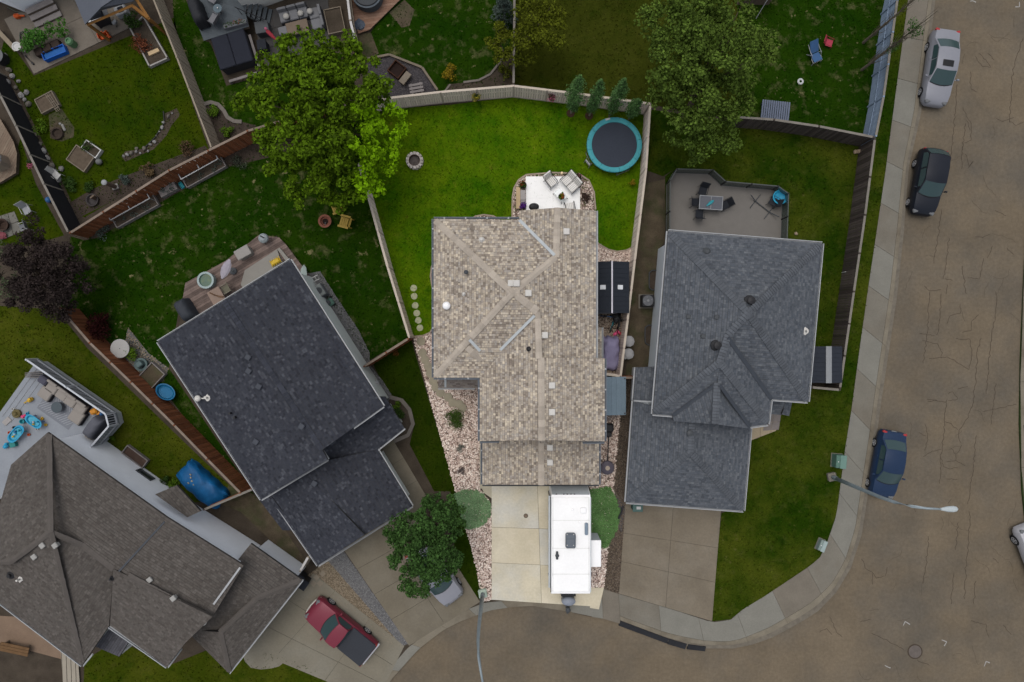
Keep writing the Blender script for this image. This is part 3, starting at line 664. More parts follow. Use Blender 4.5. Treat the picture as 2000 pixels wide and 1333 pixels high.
def caps(roof_o, line, m, w=.30, step=.32, sag=.05, h=.035, stuff=False, name='ridge_cap', q=random.Random(3)):
    """bent cap shingles laid one over the next along a ridge or hip"""
    pts = [on_roof_at(roof_o, p) for p in line]; all_mb = MB()
    for a, b in zip(pts, pts[1:]):
        t = (b-a).normalized(); s = t.cross(Vector((0,0,1))).normalized(); n = int(max(1, (b-a).length/step)); st = (b-a).length/n
        for k in range(n):
            mb = all_mb if stuff else MB(); c0 = a+t*st*k; c1 = a+t*st*(k+(1.08 if not stuff else .86)); ww = w*q.uniform(.94,1.06)
            up0, up1 = Vector((0,0,h+.012)), Vector((0,0,h))
            vs = []
            for c, u_ in ((c0, up1), (c1, up0)):
                vs += [c-s*ww/2-Vector((0,0,sag))+u_, c+u_+Vector((0,0,.01)), c+s*ww/2-Vector((0,0,sag))+u_]
            vs += [v-Vector((0,0,.03)) for v in vs[:6]]
            mb.add(vs, [(0,1,4,3),(1,2,5,4),(3,4,10,9),(4,5,11,10),(0,3,9,6),(2,8,11,5),(0,6,7,1),(1,7,8,2)])
            if not stuff: mb.build(name, m if not isinstance(m, list) else q.choice(m), roof_o)
    if stuff:
        o = all_mb.build(name+'s', m, roof_o); o['kind'] = 'stuff'
        ub = MB()
        for a, b in zip(pts, pts[1:]):
            s = (b-a).normalized().cross(Vector((0,0,1))).normalized()*w*.47; dn = Vector((0,0,-sag+.022)); u0 = Vector((0,0,.024))
            ub.add([a-s+dn, a+u0, a+s+dn, b-s+dn, b+u0, b+s+dn], [(0,1,4,3),(1,2,5,4)])
        ub.build('cap_underlay', m_under, roof_o)
def strip(parent, a, b, w, m, name, h=.03, lift=.03):
    a, b = on_roof_at(parent, a), on_roof_at(parent, b); t = (b-a).normalized(); s = t.cross(Vector((0,0,1))).normalized(); u = Vector((0,0,lift+.02)); mb = MB()
    v = [a-s*w/2+u, a+s*w/2+u, b+s*w/2+u, b-s*w/2+u]
    mb.add(v+[p-Vector((0,0,h)) for p in v]+[a+u-Vector((0,0,.008)), b+u-Vector((0,0,.008))], [(0,8,9,3),(8,1,2,9),(0,3,7,4),(1,5,6,2),(0,4,5,1),(3,2,6,7)])
    return mb.build(name, m, parent)
def gutter(house, pts, m, w=.09, h=.11, name='gutter', straps=0, dz=.0, out=None):
    """open trough along an eave (points on the eave line)"""
    for a, b in zip(pts, pts[1:]):
        a, b = Vector(a), Vector(b); t = (b-a).normalized(); s = Vector((t.y, -t.x, 0)).normalized(); mb = MB()
        mid_ = (a+b)/2-house.location; s = -s if out is None and s.x*mid_.x+s.y*mid_.y < 0 else s
        def bar(o0, o1, z0, z1):
            vs = [a+s*o0+Vector((0,0,z0)), a+s*o1+Vector((0,0,z0)), b+s*o1+Vector((0,0,z0)), b+s*o0+Vector((0,0,z0))]
            vt = [a+s*o0+Vector((0,0,z1)), a+s*o1+Vector((0,0,z1)), b+s*o1+Vector((0,0,z1)), b+s*o0+Vector((0,0,z1))]
            mb.add(vs+vt, [(3,2,1,0),(4,5,6,7),(0,1,5,4),(1,2,6,5),(2,3,7,6),(3,0,4,7)])
        bar(.004, w, -h+dz, -h+.015+dz); bar(w-.022, w+.022, -h+.002+dz, .012+dz)
        g = mb.build(name, m, house)
        if straps:
            n = max(1, int((b-a).length/straps))
            for k in range(n):
                c = a.lerp(b, (k+.5)/n)+s*w*.5; MB().box((c.x, c.y, c.z+.008+dz), (.09, w, .012), math.atan2(t.y, t.x)).build('gutter_strap', m_gutw, g)
def roof_vent(roof_o, px, py, z, m, size=.36, rz=0.0, name='roof_vent', h=.18):
    c = on_roof_at(roof_o, P(px, py, z)); mb = MB(); mb.box((c.x, c.y, c.z-.02), (size*.7, size*.7, .25), rz); mb.cbox((c.x, c.y, c.z+h-.06), (size, size, .10), rz, .03)
    return mb.build(name, m, roof_o)
def pipe(roof_o, px, py, z, m, r=.06, h=.35, cap=None, flash=None, name='vent_pipe'):
    c = on_roof_at(roof_o, P(px, py, z)); z = c.z; mb = MB(); mb.cyl((c.x, c.y, z-.3), r, h+.3, 10)
    if flash: mb.lathe([(r*2.6,-.02),(r*2.4,.03),(r*1.1,.12),(r*1.1,.13)], (c.x, c.y, z), 10)
    if cap: mb.lathe([(r*1.2,0),(cap,.02),(cap*.95,.07),(cap*.3,.11),(0.01,.12)], (c.x, c.y, z+h), 12)
    return mb.build(name, m, roof_o)
def flashing(roof_o, px, py, z, m, seed=0, s=.22):
    """a splayed lead boot with ragged edge and a short pipe"""
    q = random.Random(seed); c = on_roof_at(roof_o, P(px, py, z)); z = c.z; n = 11; poly = [(c.x+s*q.uniform(.6,1.25)*math.cos(2*math.pi*k/n), c.y+s*q.uniform(.6,1.25)*math.sin(2*math.pi*k/n)) for k in range(n)]
    mb = MB(); mb.prism(poly, z-.12, z+.06); mb.cyl((c.x, c.y, z), .06, .32, 10); return mb.build('pipe_flashing', m, roof_o)

# ---------------------------------------------------------------- the middle house
q = random.Random(21)
m_main = mat('tan_shingles', (.3,.25,.2), .9, .10, .5, fine=.22, ramp=[(.172,.143,.118),(.240,.204,.168),(.325,.278,.218),(.262,.232,.202),(.41,.352,.272),(.285,.260,.234),(.50,.43,.33)])
m_cap = [mat('tan_ridge_shingle_'+s_, tuple(x*f for x in (.345,.302,.252)), .9, .12, 1.5, fine=.12) for s_, f in (('a',1),('b',.88),('c',1.1),('d',1.0))]
m_valley = mat('valley_metal', (.36,.385,.395), .6, .1, 2)
m_ventw = mat('white_vent', (.47,.455,.425), .6, .05, 2); m_ventg = mat('putty_vent', (.27,.265,.25), .6, .05, 2); m_black = mat('black_plastic', (.018,.018,.02), .5, .1, 2); m_dkgrey = mat('dark_grey_metal', (.05,.055,.06), .5, .1, 2)
c0 = P(1000, 690, 0)
mh = thing('house', 'house with mottled tan shingle roof and a white trailer on its driveway', 'house', (c0.x, c0.y, 0))
ZE, ZG = 5.4, 2.8
eave = [(847,428),(1014,428),(1014,412),(1164,412),(1164,701),(1181,701),(1181,862),(937,862),(937,738),(847,738)]
w_, wp = walls_of(mh, eave, ZE, m_siding_t)
walls_of(mh, [(942,840),(1170,840),(1170,947),(942,947)], ZG, m_siding_t, name='garage_wall')
sl_ = .36
def zr(d_px, ze=ZE): return ze+sl_*d_px*S*(H-ze-1)/H
zap, zn, zs, zs2 = zr(150), zr(76), zr(110), zr(121)
A, B = P(847,428,ZE), P(847,738,ZE); AP = P(1000,572,zap); NE = P(1086,502,zn); NR = P(1089,406,zn); SE = P(1050,609,zs); IN = P(937,738,ZE); V0 = P(1014,430,ZE)
RS0, RS1 = P(1057,699,zs2), P(1058,860,zs2)
planes = [[B, A, AP], [A, V0, NE, AP], [IN, B, AP, SE], [V0, P(1014,412,ZE), NR, NE],
          [P(1164,702,ZE), P(1164,412,ZE), NR, NE, AP, SE, P(1052,702,zs)],
          [P(1181,862,ZE), P(1181,700,ZE+.02), P(1057,699,zs2), RS1],
          [P(937,862,ZE), IN, SE, P(1052,690,zs), RS0, RS1]]
r = roof(mh, planes, m_main, .140, .135, q)
strip(r, P(1083,499,zn), V0+Vector((0,0,.02)), .18, m_valley, 'valley_flashing'); strip(r, P(1044,617,zs), P(977,684,ZE+.65), .16, m_valley, 'valley_flashing')
strip(r, P(917,664,ZE+.74), P(938,686,ZE+.52), .17, m_valley, 'valley_flashing', lift=.06)
caps(r, [P(850,431,ZE+.04), AP], m_cap, .37, .34); caps(r, [P(850,735,ZE+.04), AP], m_cap, .37, .34); caps(r, [NE, AP], m_cap, .37, .34); caps(r, [SE, P(1010,578,zap)], m_cap, .42, .36)
caps(r, [NR, NE], m_cap, .36, .36); caps(r, [SE, P(1053,700,zs)], m_cap, .34, .36); caps(r, [RS0, RS1], m_cap, .36, .36); caps(r, [P(912,679,ZE+.62), P(940,703,ZE+.42)], m_cap, .36, .36)
caps(r, [P(988,572,zap), P(1014,573,zap)], m_cap, .42, .36)
g_e = [P(942,864,ZG+.55), P(1170,864,ZG+.55)]
zgr = ZG+1.35
GR0, GR1 = P(1057,860,zgr), P(1057,947,zgr)
r2 = roof(mh, [[P(942,947,ZG), P(942,858,ZG), GR0, GR1], [P(1170,858,ZG), P(1170,947,ZG), GR1, GR0]], m_main, .140, .135, q)
caps(r2, [P(1057,866,zgr), GR1], m_cap, .34, .36)
ent = roof(mh, [[P(856,758,3.2), P(936,758,3.2), P(936,742,3.75), P(870,742,3.75)], [P(856,742,3.2), P(856,758,3.2), P(870,742,3.75)]], mat('shaded_porch_shingles', (.2,.16,.14), .9, .1, .5, fine=.2, ramp=[(.12,.10,.09),(.17,.145,.13),(.23,.20,.17),(.19,.17,.16)]), .148, .215, q)  # darker copy of the tan shingles, porch shade put into the colour
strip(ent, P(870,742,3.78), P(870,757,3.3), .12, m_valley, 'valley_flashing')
MB().prism([P2(870,742,3), P2(936,742,3), P2(936,752,3), P2(870,752,3)], 0, 3.1).build('porch_wall', m_siding_t, mh)
for a_, b_ in [((847,738),(847,428)), ((937,738),(847,738)), ((937,862),(937,738))]: gutter(mh, [P(*a_, ZE), P(*b_, ZE)][::-1] if False else [P(*b_, ZE), P(*a_, ZE)], m_gutb, straps=1.1)
gutter(mh, [P(1014,428,ZE), P(847,428,ZE)][::1], m_gutb, straps=1.1)
gutter(mh, [P(1164,702,ZE), P(1164,412,ZE)], m_gutw); gutter(mh, [P(1181,862,ZE), P(1181,701,ZE)], m_gutb, straps=1.1)
gutter(mh, [P(942,858,ZG), P(942,947,ZG)], m_gutb, straps=1.1); gutter(mh, [P(1170,947,ZG), P(1170,862,ZG)], m_gutb, straps=1.1)
gutter(mh, [P(942,947,ZG), P(1170,947,ZG)], m_dkgrey, w=.07); gutter(mh, [P(856,758,3.2), P(928,758,3.2)], m_gutw, w=.08)
gutter(mh, [P(937,862,ZE), P(975,861,ZE)], m_gutb, w=.1); gutter(mh, [P(1138,863,ZE), P(1181,863,ZE)], m_gutb, w=.1)
for x, y, z in [(1106,453,zn-.25),(998,554,zap-.25),(1009,554,zap-.3),(1032,573,zap-.45),(1064,655,zs-.2),(1078,753,zs2-.3),(1078,805,zs2-.3)]: roof_vent(r, x, y, z, m_ventw)
for x, y in [(1074,874),(1074,903)]: roof_vent(r2, x, y, zgr-.25, m_ventw)
pipe(r, 911,533, ZE+.85, m_dkgrey, .09, .3, cap=.13); pipe(r, 906,575, ZE+.75, m_ventw, .05, .25, flash=True); pipe(r, 941,469, ZE+.5, m_ventw, .07, .2, flash=True); pipe(r, 1033,682, zs-.3, m_black, .06, .25, flash=True)
c = on_roof_at(r, P(873,598,ZE+.55)); MB().lathe([(.02,0),(.06,.0),(.06,.1),(.2,.14),(.235,.3),(.19,.42),(.08,.48),(.01,.49)], c, 16).build('turbine_vent', mat('bright_white', (.8,.8,.8), .5, .03, 2), r, smooth=True)
# lower roof on the east side and its wall
r3 = roof(mh, [[P(1175,702,3.0), P(1175,640,3.0), P(1150,640,3.5), P(1150,702,3.5)]], m_main, .140, .135, q); gutter(mh, [P(1175,702,3.0), P(1175,640,3.0)], m_gutw)
MB().prism([P2(1150,643,3), P2(1172,643,3), P2(1172,702,3), P2(1150,702,3)], 0, 2.95).build('bay_wall', m_siding_t, mh)
window(mh, wp[0], wp[9], .3, 4.0, 1.4, 1.2); window(mh, wp[0], wp[9], .7, 1.6, 1.4, 1.1); window(mh, wp[1], wp[0], .5, 4, 1.6, 1.2); window(mh, wp[1], wp[0], .5, 1.6, 1.8, 1.2)
window(mh, wp[3], wp[2], .35, 4.1, 1.2, 1.1); o = MB().box((*((Vector(wp[2])+Vector(wp[3]))/2), 1.25), (1.9,.1,2.1)).build('patio_door', m_white, mh)
window(mh, wp[7], wp[6], .5, 4.3, 1.6, 1.2)
gp = inset([P2(942,840,ZG), P2(1170,840,ZG), P2(1170,947,ZG), P2(942,947,ZG)], .42); garage_door(mh, gp[3], gp[2], 4.9)
window(mh, wp[4], wp[3], .4, 4.0, 1.2, 1.1)

# ---------------------------------------------------------------- grey-roofed corner house on the right
q = random.Random(5)
m_rs = mat('slate_grey_shingles', (.09,.1,.12), .9, .10, .5, fine=.22, ramp=[(.056,.063,.074),(.074,.082,.094),(.092,.100,.112),(.066,.075,.089),(.112,.121,.132)])
m_rsc = mat('slate_ridge_shingle', (.084,.092,.104), .9, .10, 1.5, island=.12)
m_rval = mat('dark_valley_metal', (.040,.046,.056), .5, .1, 2)
c0 = P(1430, 700, 0)
rh = thing('house', 'slate grey roofed corner house with a large hip roof and bare grey driveway', 'house', (c0.x, c0.y, 0))
ZR = 4.5; zt = ZR+2.05; zt2 = ZR+1.75; zg = ZR+1.15
eave = [(1305,452),(1606,476),(1578,785),(1506,780),(1500,829),(1275,809)]
w_, wp = walls_of(rh, eave, ZR, m_siding_g)
NW, NE, SEc, J1, J2, SW = (P(x, y, ZR) for x, y in eave)
AP = P(1462,612,zt); R1 = P(1422,655,zt-.15); R2 = P(1406,708,zt-.15); PK = P(1401,748,zg+.15); G0, G1, GM = P(1313,812,ZR), P(1464,834,ZR), P(1397,829,zg)
r = roof(rh, [[NW, NE, AP], [NE, SEc, AP], [SEc, J1, R1, AP], [SW, NW, AP, R1, R2], [J1, J2, R2, R1], [SW, P(1313,812,ZR), PK, R2], [P(1464,834,ZR), J2, R2, PK],
               [G0, P(1316,823,ZR), GM, PK], [P(1466,838,ZR), P(1462,822,ZR), PK, GM]], m_rs, .14, .19, q)
for l in ([P(1308,455,ZR), AP], [P(1603,479,ZR), AP], [P(1576,782,ZR), AP], [AP, R1], [R1, R2], [R2, P(1278,806,ZR)], [R2, P(1499,826,ZR)], [PK, GM]): caps(r, l, m_rsc, .40, .17, stuff=True)
strip(r, P(1421,660,zt-.2), J1, .24, m_rval, 'valley_flashing', lift=.07); strip(r, P(1396,752,zg+.1), G0, .2, m_rval, 'valley_flashing', lift=.07); strip(r, P(1405,752,zg+.1), G1, .2, m_rval, 'valley_flashing', lift=.07)
geave = [(1237,783),(1290,783),(1440,826),(1466,838),(1452,998),(1223,981)]
ZRG = 2.9
gap = P(1349,884,ZRG+1.5); gtop = P(1352,822,ZRG+1.5)
r2 = roof(rh, [[P(1223,981,ZRG), P(1237,783,ZRG), P(1300,800,ZRG+1.3), gtop, gap], [P(1452,998,ZRG), P(1223,981,ZRG), gap], [P(1466,836,ZRG), P(1452,998,ZRG), gap, gtop]], m_rs, .14, .19, q)
for l in ([P(1226,978,ZRG), gap], [P(1450,995,ZRG), gap], [gap, gtop]): caps(r2, l, m_rsc, .36, .17, stuff=True)
walls_of(rh, [(1237,790),(1460,838),(1452,998),(1223,981)], ZRG, m_siding_g, name='garage_wall')
r3 = roof(rh, [[P(1237,781,ZRG+.05), P(1242,718,ZRG+.05), P(1290,716,ZRG+.75), P(1284,784,ZRG+.75)]], m_rs, .14, .19, q)
MB().prism([P2(1250,722,2.8), P2(1290,720,2.8), P2(1284,790,2.8), P2(1246,790,2.8)], 0, ZRG).build('side_wall', m_siding_g, rh)
r4 = roof(rh, [[P(1541,813,2.9), P(1547,786,2.9), P(1534,786,3.2), P(1527,810,3.2)], [P(1504,809,2.95), P(1527,811,2.95), P(1534,783,3.3), P(1506,780,3.3)]], m_rs, .14, .19, q)
for x, y in ((1512,806),(1538,809)): c = P(x, y, 2.7); MB().box((c.x, c.y, 1.4), (.14,.14,2.7)).build('porch_post', m_white, rh)
gutter(rh, [NE, NW], m_gutw); gutter(rh, [NW, SW], m_gutw); gutter(rh, [SEc, NE], m_gutw); gutter(rh, [J1, SEc], m_gutw); gutter(rh, [J2, J1], m_gutw); gutter(rh, [SW, P(1313,812,ZR)], m_gutw); gutter(rh, [P(1464,834,ZR), J2], m_gutw)
gutter(rh, [P(1237,783,ZRG), P(1223,981,ZRG)], m_gutw); gutter(rh, [P(1223,981,ZRG), P(1452,998,ZRG)], m_gutw); gutter(rh, [P(1452,998,ZRG), P(1466,836,ZRG)], m_gutw); gutter(rh, [P(1242,718,ZRG+.05), P(1237,781,ZRG+.05)], m_gutw)
strip(r3, P(1237,783,ZRG+.1), P(1272,785,ZRG+.65), .09, m_gutw, 'edge_trim', lift=.05)
for x, y, z in ((1464,588,zt-.25),(1399,675,zt-.4)): pipe(r, x, y, z, m_black, .13, .28, cap=.23, flash=True, name='chimney_vent')
pipe(r2, 1347,846, ZRG+1.4, m_dkgrey, .12, .1, cap=.2, name='chimney_vent')
for x, y, z in ((1344,619,ZR+.75),(1399,620,zt-.75),(1373,657,ZR+1.2)): roof_vent(r, x, y, z, m_dkgrey, .26, -.08, h=.12)
pipe(r, 1380,492, ZR+.45, m_dkgrey, .1, .12, flash=True); flashing(r, 1573,647, ZR+.45, m_ventw, 4, .22)
lap_boards(rh, wp[0], wp[5], .2, ZR-.1, m_siding_g); 
window(rh, wp[0], wp[5], .22, 3.2, 1.2, 1.1); window(rh, wp[0], wp[5], .56, 3.2, 1.2, 1.1); window(rh, wp[2], wp[1], .3, 3.2, 1.4, 1.1); window(rh, wp[2], wp[1], .7, 3.2, 1.4, 1.1); window(rh, wp[1], wp[0], .7, 3.0, 1.8, 1.2)
gp = inset([P2(1237,790,ZRG), P2(1460,838,ZRG), P2(1452,998,ZRG), P2(1223,981,ZRG)], .42); garage_door(rh, gp[3], gp[2], 4.9)

# ---------------------------------------------------------------- charcoal-roofed house on the left
q = random.Random(8)
m_ds = mat('charcoal_shingles', (.04,.044,.06), .9, .10, .6, fine=.25, ramp=[(.024,.026,.033),(.031,.033,.042),(.037,.040,.049),(.032,.035,.045),(.036,.039,.048),(.062,.066,.078)])
m_dcap = mat('charcoal_ridge_shingle', (.036,.039,.050), .9, .15, 1.5, island=.2)
c0 = P(560, 800, 0)
lh = thing('house', 'charcoal roofed gabled house set at an angle with white eave trim', 'house', (c0.x, c0.y, 0))
ZL = 4.7; zlr = ZL+1.75; ZLG = 2.8
eave = [(308,668),(567,508),(749,794),(628,880),(640,898),(510,976)]
w_, wp = walls_of(lh, eave, ZL, m_siding_s)
K0, K1, K2, K3, K4, K5 = (P(x, y, ZL) for x, y in eave)
T0, T1, T1b = P(437,588,zlr), P(629,881,zlr-.02), P(570,938,zlr-.9)
r = roof(lh, [[K5, K0, T0, P(572,793,zlr), P(630,879,ZL+.9), P(640,898,ZL+.6)], [K1, K2, P(628,880,zlr-.15), P(572,793,zlr), T0]], m_ds, .15, .17, q)
caps(r, [T0, P(628,878,zlr-.1)], m_dcap, .30, .2, stuff=True)
for a_, b_ in ((K5, K0), (K0, K1), (K1, K2), (K2, P(690,836,ZL+.75)), (P(628,880,ZL+1.05), P(640,898,ZL+.65)), (P(640,898,ZL+.65), K5)): gutter(lh, [b_, a_], m_gutw, w=.075, h=.09)
r2 = roof(lh, [[P(804,989,ZLG), P(737,878,ZLG), P(640,880,ZLG+1.35), P(560,930,ZLG+1.6), P(685,1040,ZLG+1.5)] if False else [P(805,989,ZLG), P(737,878,ZLG), P(585,912,ZLG+1.45), P(712,1045,ZLG+1.45)],
               [P(527,968,ZLG), P(621,1105,ZLG), P(712,1045,ZLG+1.45), P(585,912,ZLG+1.45)],
               [P(737,879,ZLG), P(790,837,ZLG), P(752,775,ZLG+.45), P(690,775,ZLG+1.15), P(575,850,ZLG+1.9), P(585,912,ZLG+1.45)]], m_ds, .15, .17, q)
for a_, b_ in ((P(527,968,ZLG), P(621,1105,ZLG)), (P(621,1105,ZLG), P(805,989,ZLG)), (P(805,989,ZLG), P(737,878,ZLG)), (P(737,879,ZLG), P(790,837,ZLG+.05))): gutter(lh, [b_, a_][::-1], m_gutw, w=.075, h=.09)
walls_of(lh, [(527,968),(621,1105),(805,989),(737,878)], ZLG, m_siding_s, name='garage_wall'); walls_of(lh, [(700,800),(752,780),(790,837),(737,880),(690,900)], ZLG, m_siding_s, name='entry_wall')
# lower wing west of the garage
r3 = roof(lh, [[P(552,1036,2.5), P(500,968,2.5), P(524,962,2.9), P(580,1036,2.9)]], m_ds, .15, .17, q)
for x, y, z in ((486,698,zlr-.45),(487,725,zlr-.55),(507,755,zlr-.5),(501,863,ZL+.7),(590,833,zlr-.35),(615,944,ZLG+1.3)): roof_vent(r if y < 900 else r2, x, y, z, mat('charcoal_vent', (.045,.05,.062), .6, .1, 2), .32, R(-33))
pipe(r, 452,807, ZL+.7, m_black, .06, .3); pipe(r, 461,815, ZL+.75, m_black, .07, .3)
flashing(r, 406,777, ZL+.45, m_ventw, 3, .19); c = on_roof_at(r, P(390,778,ZL+.3)); MB().lathe([(.05,0),(.06,.15),(.17,.18),(.19,.28),(.1,.36),(.01,.37)], c, 14).build('turbine_vent', m_ventw, r, smooth=True); MB().tube([c+Vector((0,0,.12)), c+Vector((.42,0,.25))], .04).build('vent_duct', m_ventw, r)
lap_boards(lh, wp[2], wp[1], .2, ZL-.1, m_siding_s)
window(lh, wp[2], wp[1], .3, 3.3, 1.2, 1.1); window(lh, wp[2], wp[1], .7, 3.3, 1.4, 1.1); window(lh, wp[1], wp[0], .5, 3.2, 1.8, 1.2); window(lh, wp[0], wp[5], .5, 3.2, 1.4, 1.1)
gp = inset([P2(527,968,ZLG), P2(621,1105,ZLG), P2(805,989,ZLG), P2(737,878,ZLG)], .42); garage_door(lh, gp[1], gp[2], 4.6)

# ---------------------------------------------------------------- brown-roofed house, lower left
q = random.Random(9)
m_bs = mat('brown_grey_shingles', (.07,.06,.055), .9, .08, .6, fine=.2, ramp=[(.062,.055,.049),(.077,.068,.061),(.089,.080,.072),(.070,.063,.057),(.104,.094,.085)])
m_bcap = mat('brown_ridge_shingle', (.084,.075,.068), .9, .12, 1.5)
c0 = P(250, 1060, 0)
bh = thing('house', 'brown-grey roofed house with a tall white side wall and a red pickup outside its garage', 'house', (c0.x, c0.y, 0))
ZB = 4.3; zbt = ZB+1.6; zb2 = ZB+1.1; ZBG = 2.8
eave = [(93,845),(330,1013),(476,1105),(326,1303),(215,1222),(160,1300),(0,1178),(-130,1080),(-110,1010),(0,985),(22,908)]
w_, wp = walls_of(bh, eave, ZB, m_siding_w)
E = [P(x, y, ZB) for x, y in eave]
b1 = P(98,1040,zbt); b0 = P(96,990,zbt); b2 = P(20,1098,zbt-.2) ; bl = P(-90,1100,zbt-.2)
V1 = P(322,1019,ZB+.1); VB = P(236,1115,zb2+.1); h1 = P(160,1066,zbt-.25); h2 = P(222,1112,zb2+.2); rr0 = P(250,1125,zb2+.2); rr1 = P(415,1205,zb2)
r = roof(bh, [[E[0], P(326,1011,ZB), VB, h2, h1, b1], [P(326,1011,ZB), E[2], rr1, rr0, VB], [P(326,1303,ZB), E[4], h2, rr0, rr1, P(362,1256,ZB)],
              [E[5], E[6], bl, b2, b1], [P(213,1223,ZB), E[5], b1, h1, h2], [E[6], E[7], bl], [E[10], E[0], b1, b2, bl, E[7], E[9]], [E[2], P(362,1256,ZB), rr1]], m_bs, .14, .19, q, mat('brown_felt', (.072,.064,.058), .95, .1, 2), pitch=.30)
for l in ([P(95,850,ZB+.1), b1], [b1, b2], [b2, bl], [b1, P(158,1290,ZB+.1)], [h1, P(220,1112,zb2+.2)], [b1, h1], [rr0, P(350,1178,zb2+.05)]): caps(r, l, m_bcap, .34, .36, h=.014)
strip(r, P(233,1116,zb2+.12), V1, .10, m_rval, 'valley_flashing')
gq = [(490,1062),(590,1133),(447,1315),(362,1230)]
G = [P(x, y, ZBG) for x, y in gq]; gk0, gk1 = P(440,1150,ZBG+1.1), P(500,1170,ZBG+1.1); gk2 = P(430,1235,ZBG+1.1)
r2 = roof(bh, [[G[1], G[0], P(420,1150,ZBG+1.1), gk1], [G[2], G[1], gk1, gk2], [G[3], G[2], gk2], [G[3], gk2, gk1, P(420,1150,ZBG+1.1), P(400,1180,ZBG+.6)]], m_bs, .14, .19, q)
caps(r2, [P(586,1134,ZBG+.05), gk1], m_bcap, .32, .36, h=.014); caps(r2, [gk1, gk2], m_bcap, .32, .36, h=.014); caps(r2, [gk2, P(447,1312,ZBG+.05)], m_bcap, .32, .36, h=.014)
walls_of(bh, gq, ZBG, m_siding_w, name='garage_wall')
r3 = roof(bh, [[P(392,999,2.5), P(345,948,2.5), P(303,966,2.95), P(366,1011,2.95)]], m_bs, .14, .19, q)
r4 = roof(bh, [[P(252,1254,2.9), P(233,1283,2.9), P(184,1262,3.2), P(214,1228,3.2)]], mat('slate_porch_shingles', (.08,.08,.09), .9, .1, 1, ramp=[(.06,.06,.068),(.085,.085,.095),(.075,.075,.085)]), .14, .25, q)
for c in ((245,1262),(236,1276)): p = P(*c, 2.8); MB().box((p.x, p.y, 1.4), (.13,.13,2.7)).build('porch_post', m_white, bh)
gutter(bh, [E[6], E[5]], m_gutw); gutter(bh, [E[5], P(178,1278,ZB)], m_gutw); gutter(bh, [P(213,1224,ZB), E[3]], m_gutw); gutter(bh, [E[3], P(352,1268,ZB)], m_gutw); gutter(bh, [G[3], G[2]], m_gutw, w=.1)
gutter(bh, [P(1,977,ZB), P(12,966,ZB)], m_gutw); gutter(bh, [G[2], G[1]], m_gutw, w=.08); strip(r, P(418,1180,ZB+.35), P(470,1108,ZB+.05), .11, m_gutw, 'edge_trim', lift=.06)
for x, y, z in ((85,1065,zbt-.15),(110,1065,zbt-.1),(69,1087,zbt-.2),(294,1132,zb2+.15),(340,1168,zb2+.02)): roof_vent(r, x, y, z, m_ventg, .30, R(38))
c = on_roof_at(r2, P(401,1214,ZBG+.85)); MB().lathe([(.1,0),(.1,.12),(.17,.14),(.16,.24),(.01,.28)], c, 12).build('roof_vent', m_ventw, r2)
flashing(r, 40,1131, ZB+1.2, m_ventw, 7, .18); pipe(r, 22,1123, ZB+1.2, m_black, .1, .25, flash=True); pipe(r, 219,1130, zb2+.2, m_black, .06, .25, flash=True)
lap_boards(bh, wp[1], wp[0], .2, ZB-.1, m_siding_w); lap_boards(bh, wp[2], wp[1], .2, ZB-.1, m_siding_w)
window(bh, wp[1], wp[0], .45, .85, 1.1, .5, m_dkgrey); window(bh, wp[4], wp[3], .5, 2.6, 1.6, 1.2)
gp = inset([P2(x, y, ZBG) for x, y in gq], .42); lap_boards(bh, gp[1], gp[0], .2, ZBG-.1, m_siding_w); garage_door(bh, gp[2], gp[1], 4.4)
a_, b_ = Vector(wp[0]), Vector(wp[1]); c = a_.lerp(b_, .80); MB().box((c.x+.08, c.y+.1, 1.2), (.25,.15,.2), ang((93,845),(330,1013))).build('dryer_vent', m_dkgrey, bh)

# ---------------------------------------------------------------- house fronts that reach in at the top edge
c0 = P(20, -60, 0)
th = thing('house', 'white sided house reaching in at the top left corner behind the wooden steps', 'house', (c0.x, c0.y, 0))
wl = [P2(x, y, 0) for x, y in [(54,27),(190,-38),(120,-200),(-120,-120),(-60,-20)]]
MB().prism(wl, 0, 3.2).build('wall', m_siding_w, th); lap_boards(th, wl[0], wl[1], .2, 3.1, m_siding_w); lap_boards(th, wl[4], wl[0], .2, 3.1, m_siding_w)
window(th, wl[0], wl[1], .35, 2.0, 1.2, 1.1, m_dkgrey)
roof(th, [[Vector((wl[0][0]-.9, wl[0][1]+.6, 3.25)), Vector((wl[1][0], wl[1][1]+.9, 3.25)), Vector((wl[2][0], wl[2][1], 4.6)), Vector((wl[3][0], wl[3][1], 4.6))]], m_bs, .14, .19, q)
c0 = P(560, -80, 0)
th2 = thing('house', 'pale grey sided house reaching in at the top edge behind the dark hot tub', 'house', (c0.x, c0.y, 0))
wl = [P2(x, y, 0) for x, y in [(486,28),(600,-14),(740,-60),(700,-180),(430,-120)]]
m_siding_p = mat('pale_grey_siding', (.60,.60,.57), .6, .05, 1.2)
MB().prism(wl, 0, 3.0).build('wall', m_siding_p, th2); lap_boards(th2, wl[0], wl[1], .2, 2.9, m_siding_p); lap_boards(th2, wl[1], wl[2], .2, 2.9, m_siding_p)
window(th2, wl[0], wl[1], .85, 1.6, 1.0, 1.0)
roof(th2, [[Vector((wl[0][0]-.2, wl[0][1]+.9, 3.05)), Vector((wl[2][0], wl[2][1]+.9, 3.05)), Vector((wl[3][0], wl[3][1], 4.4)), Vector((wl[4][0], wl[4][1], 4.4))]], m_bs, .14, .19, q)
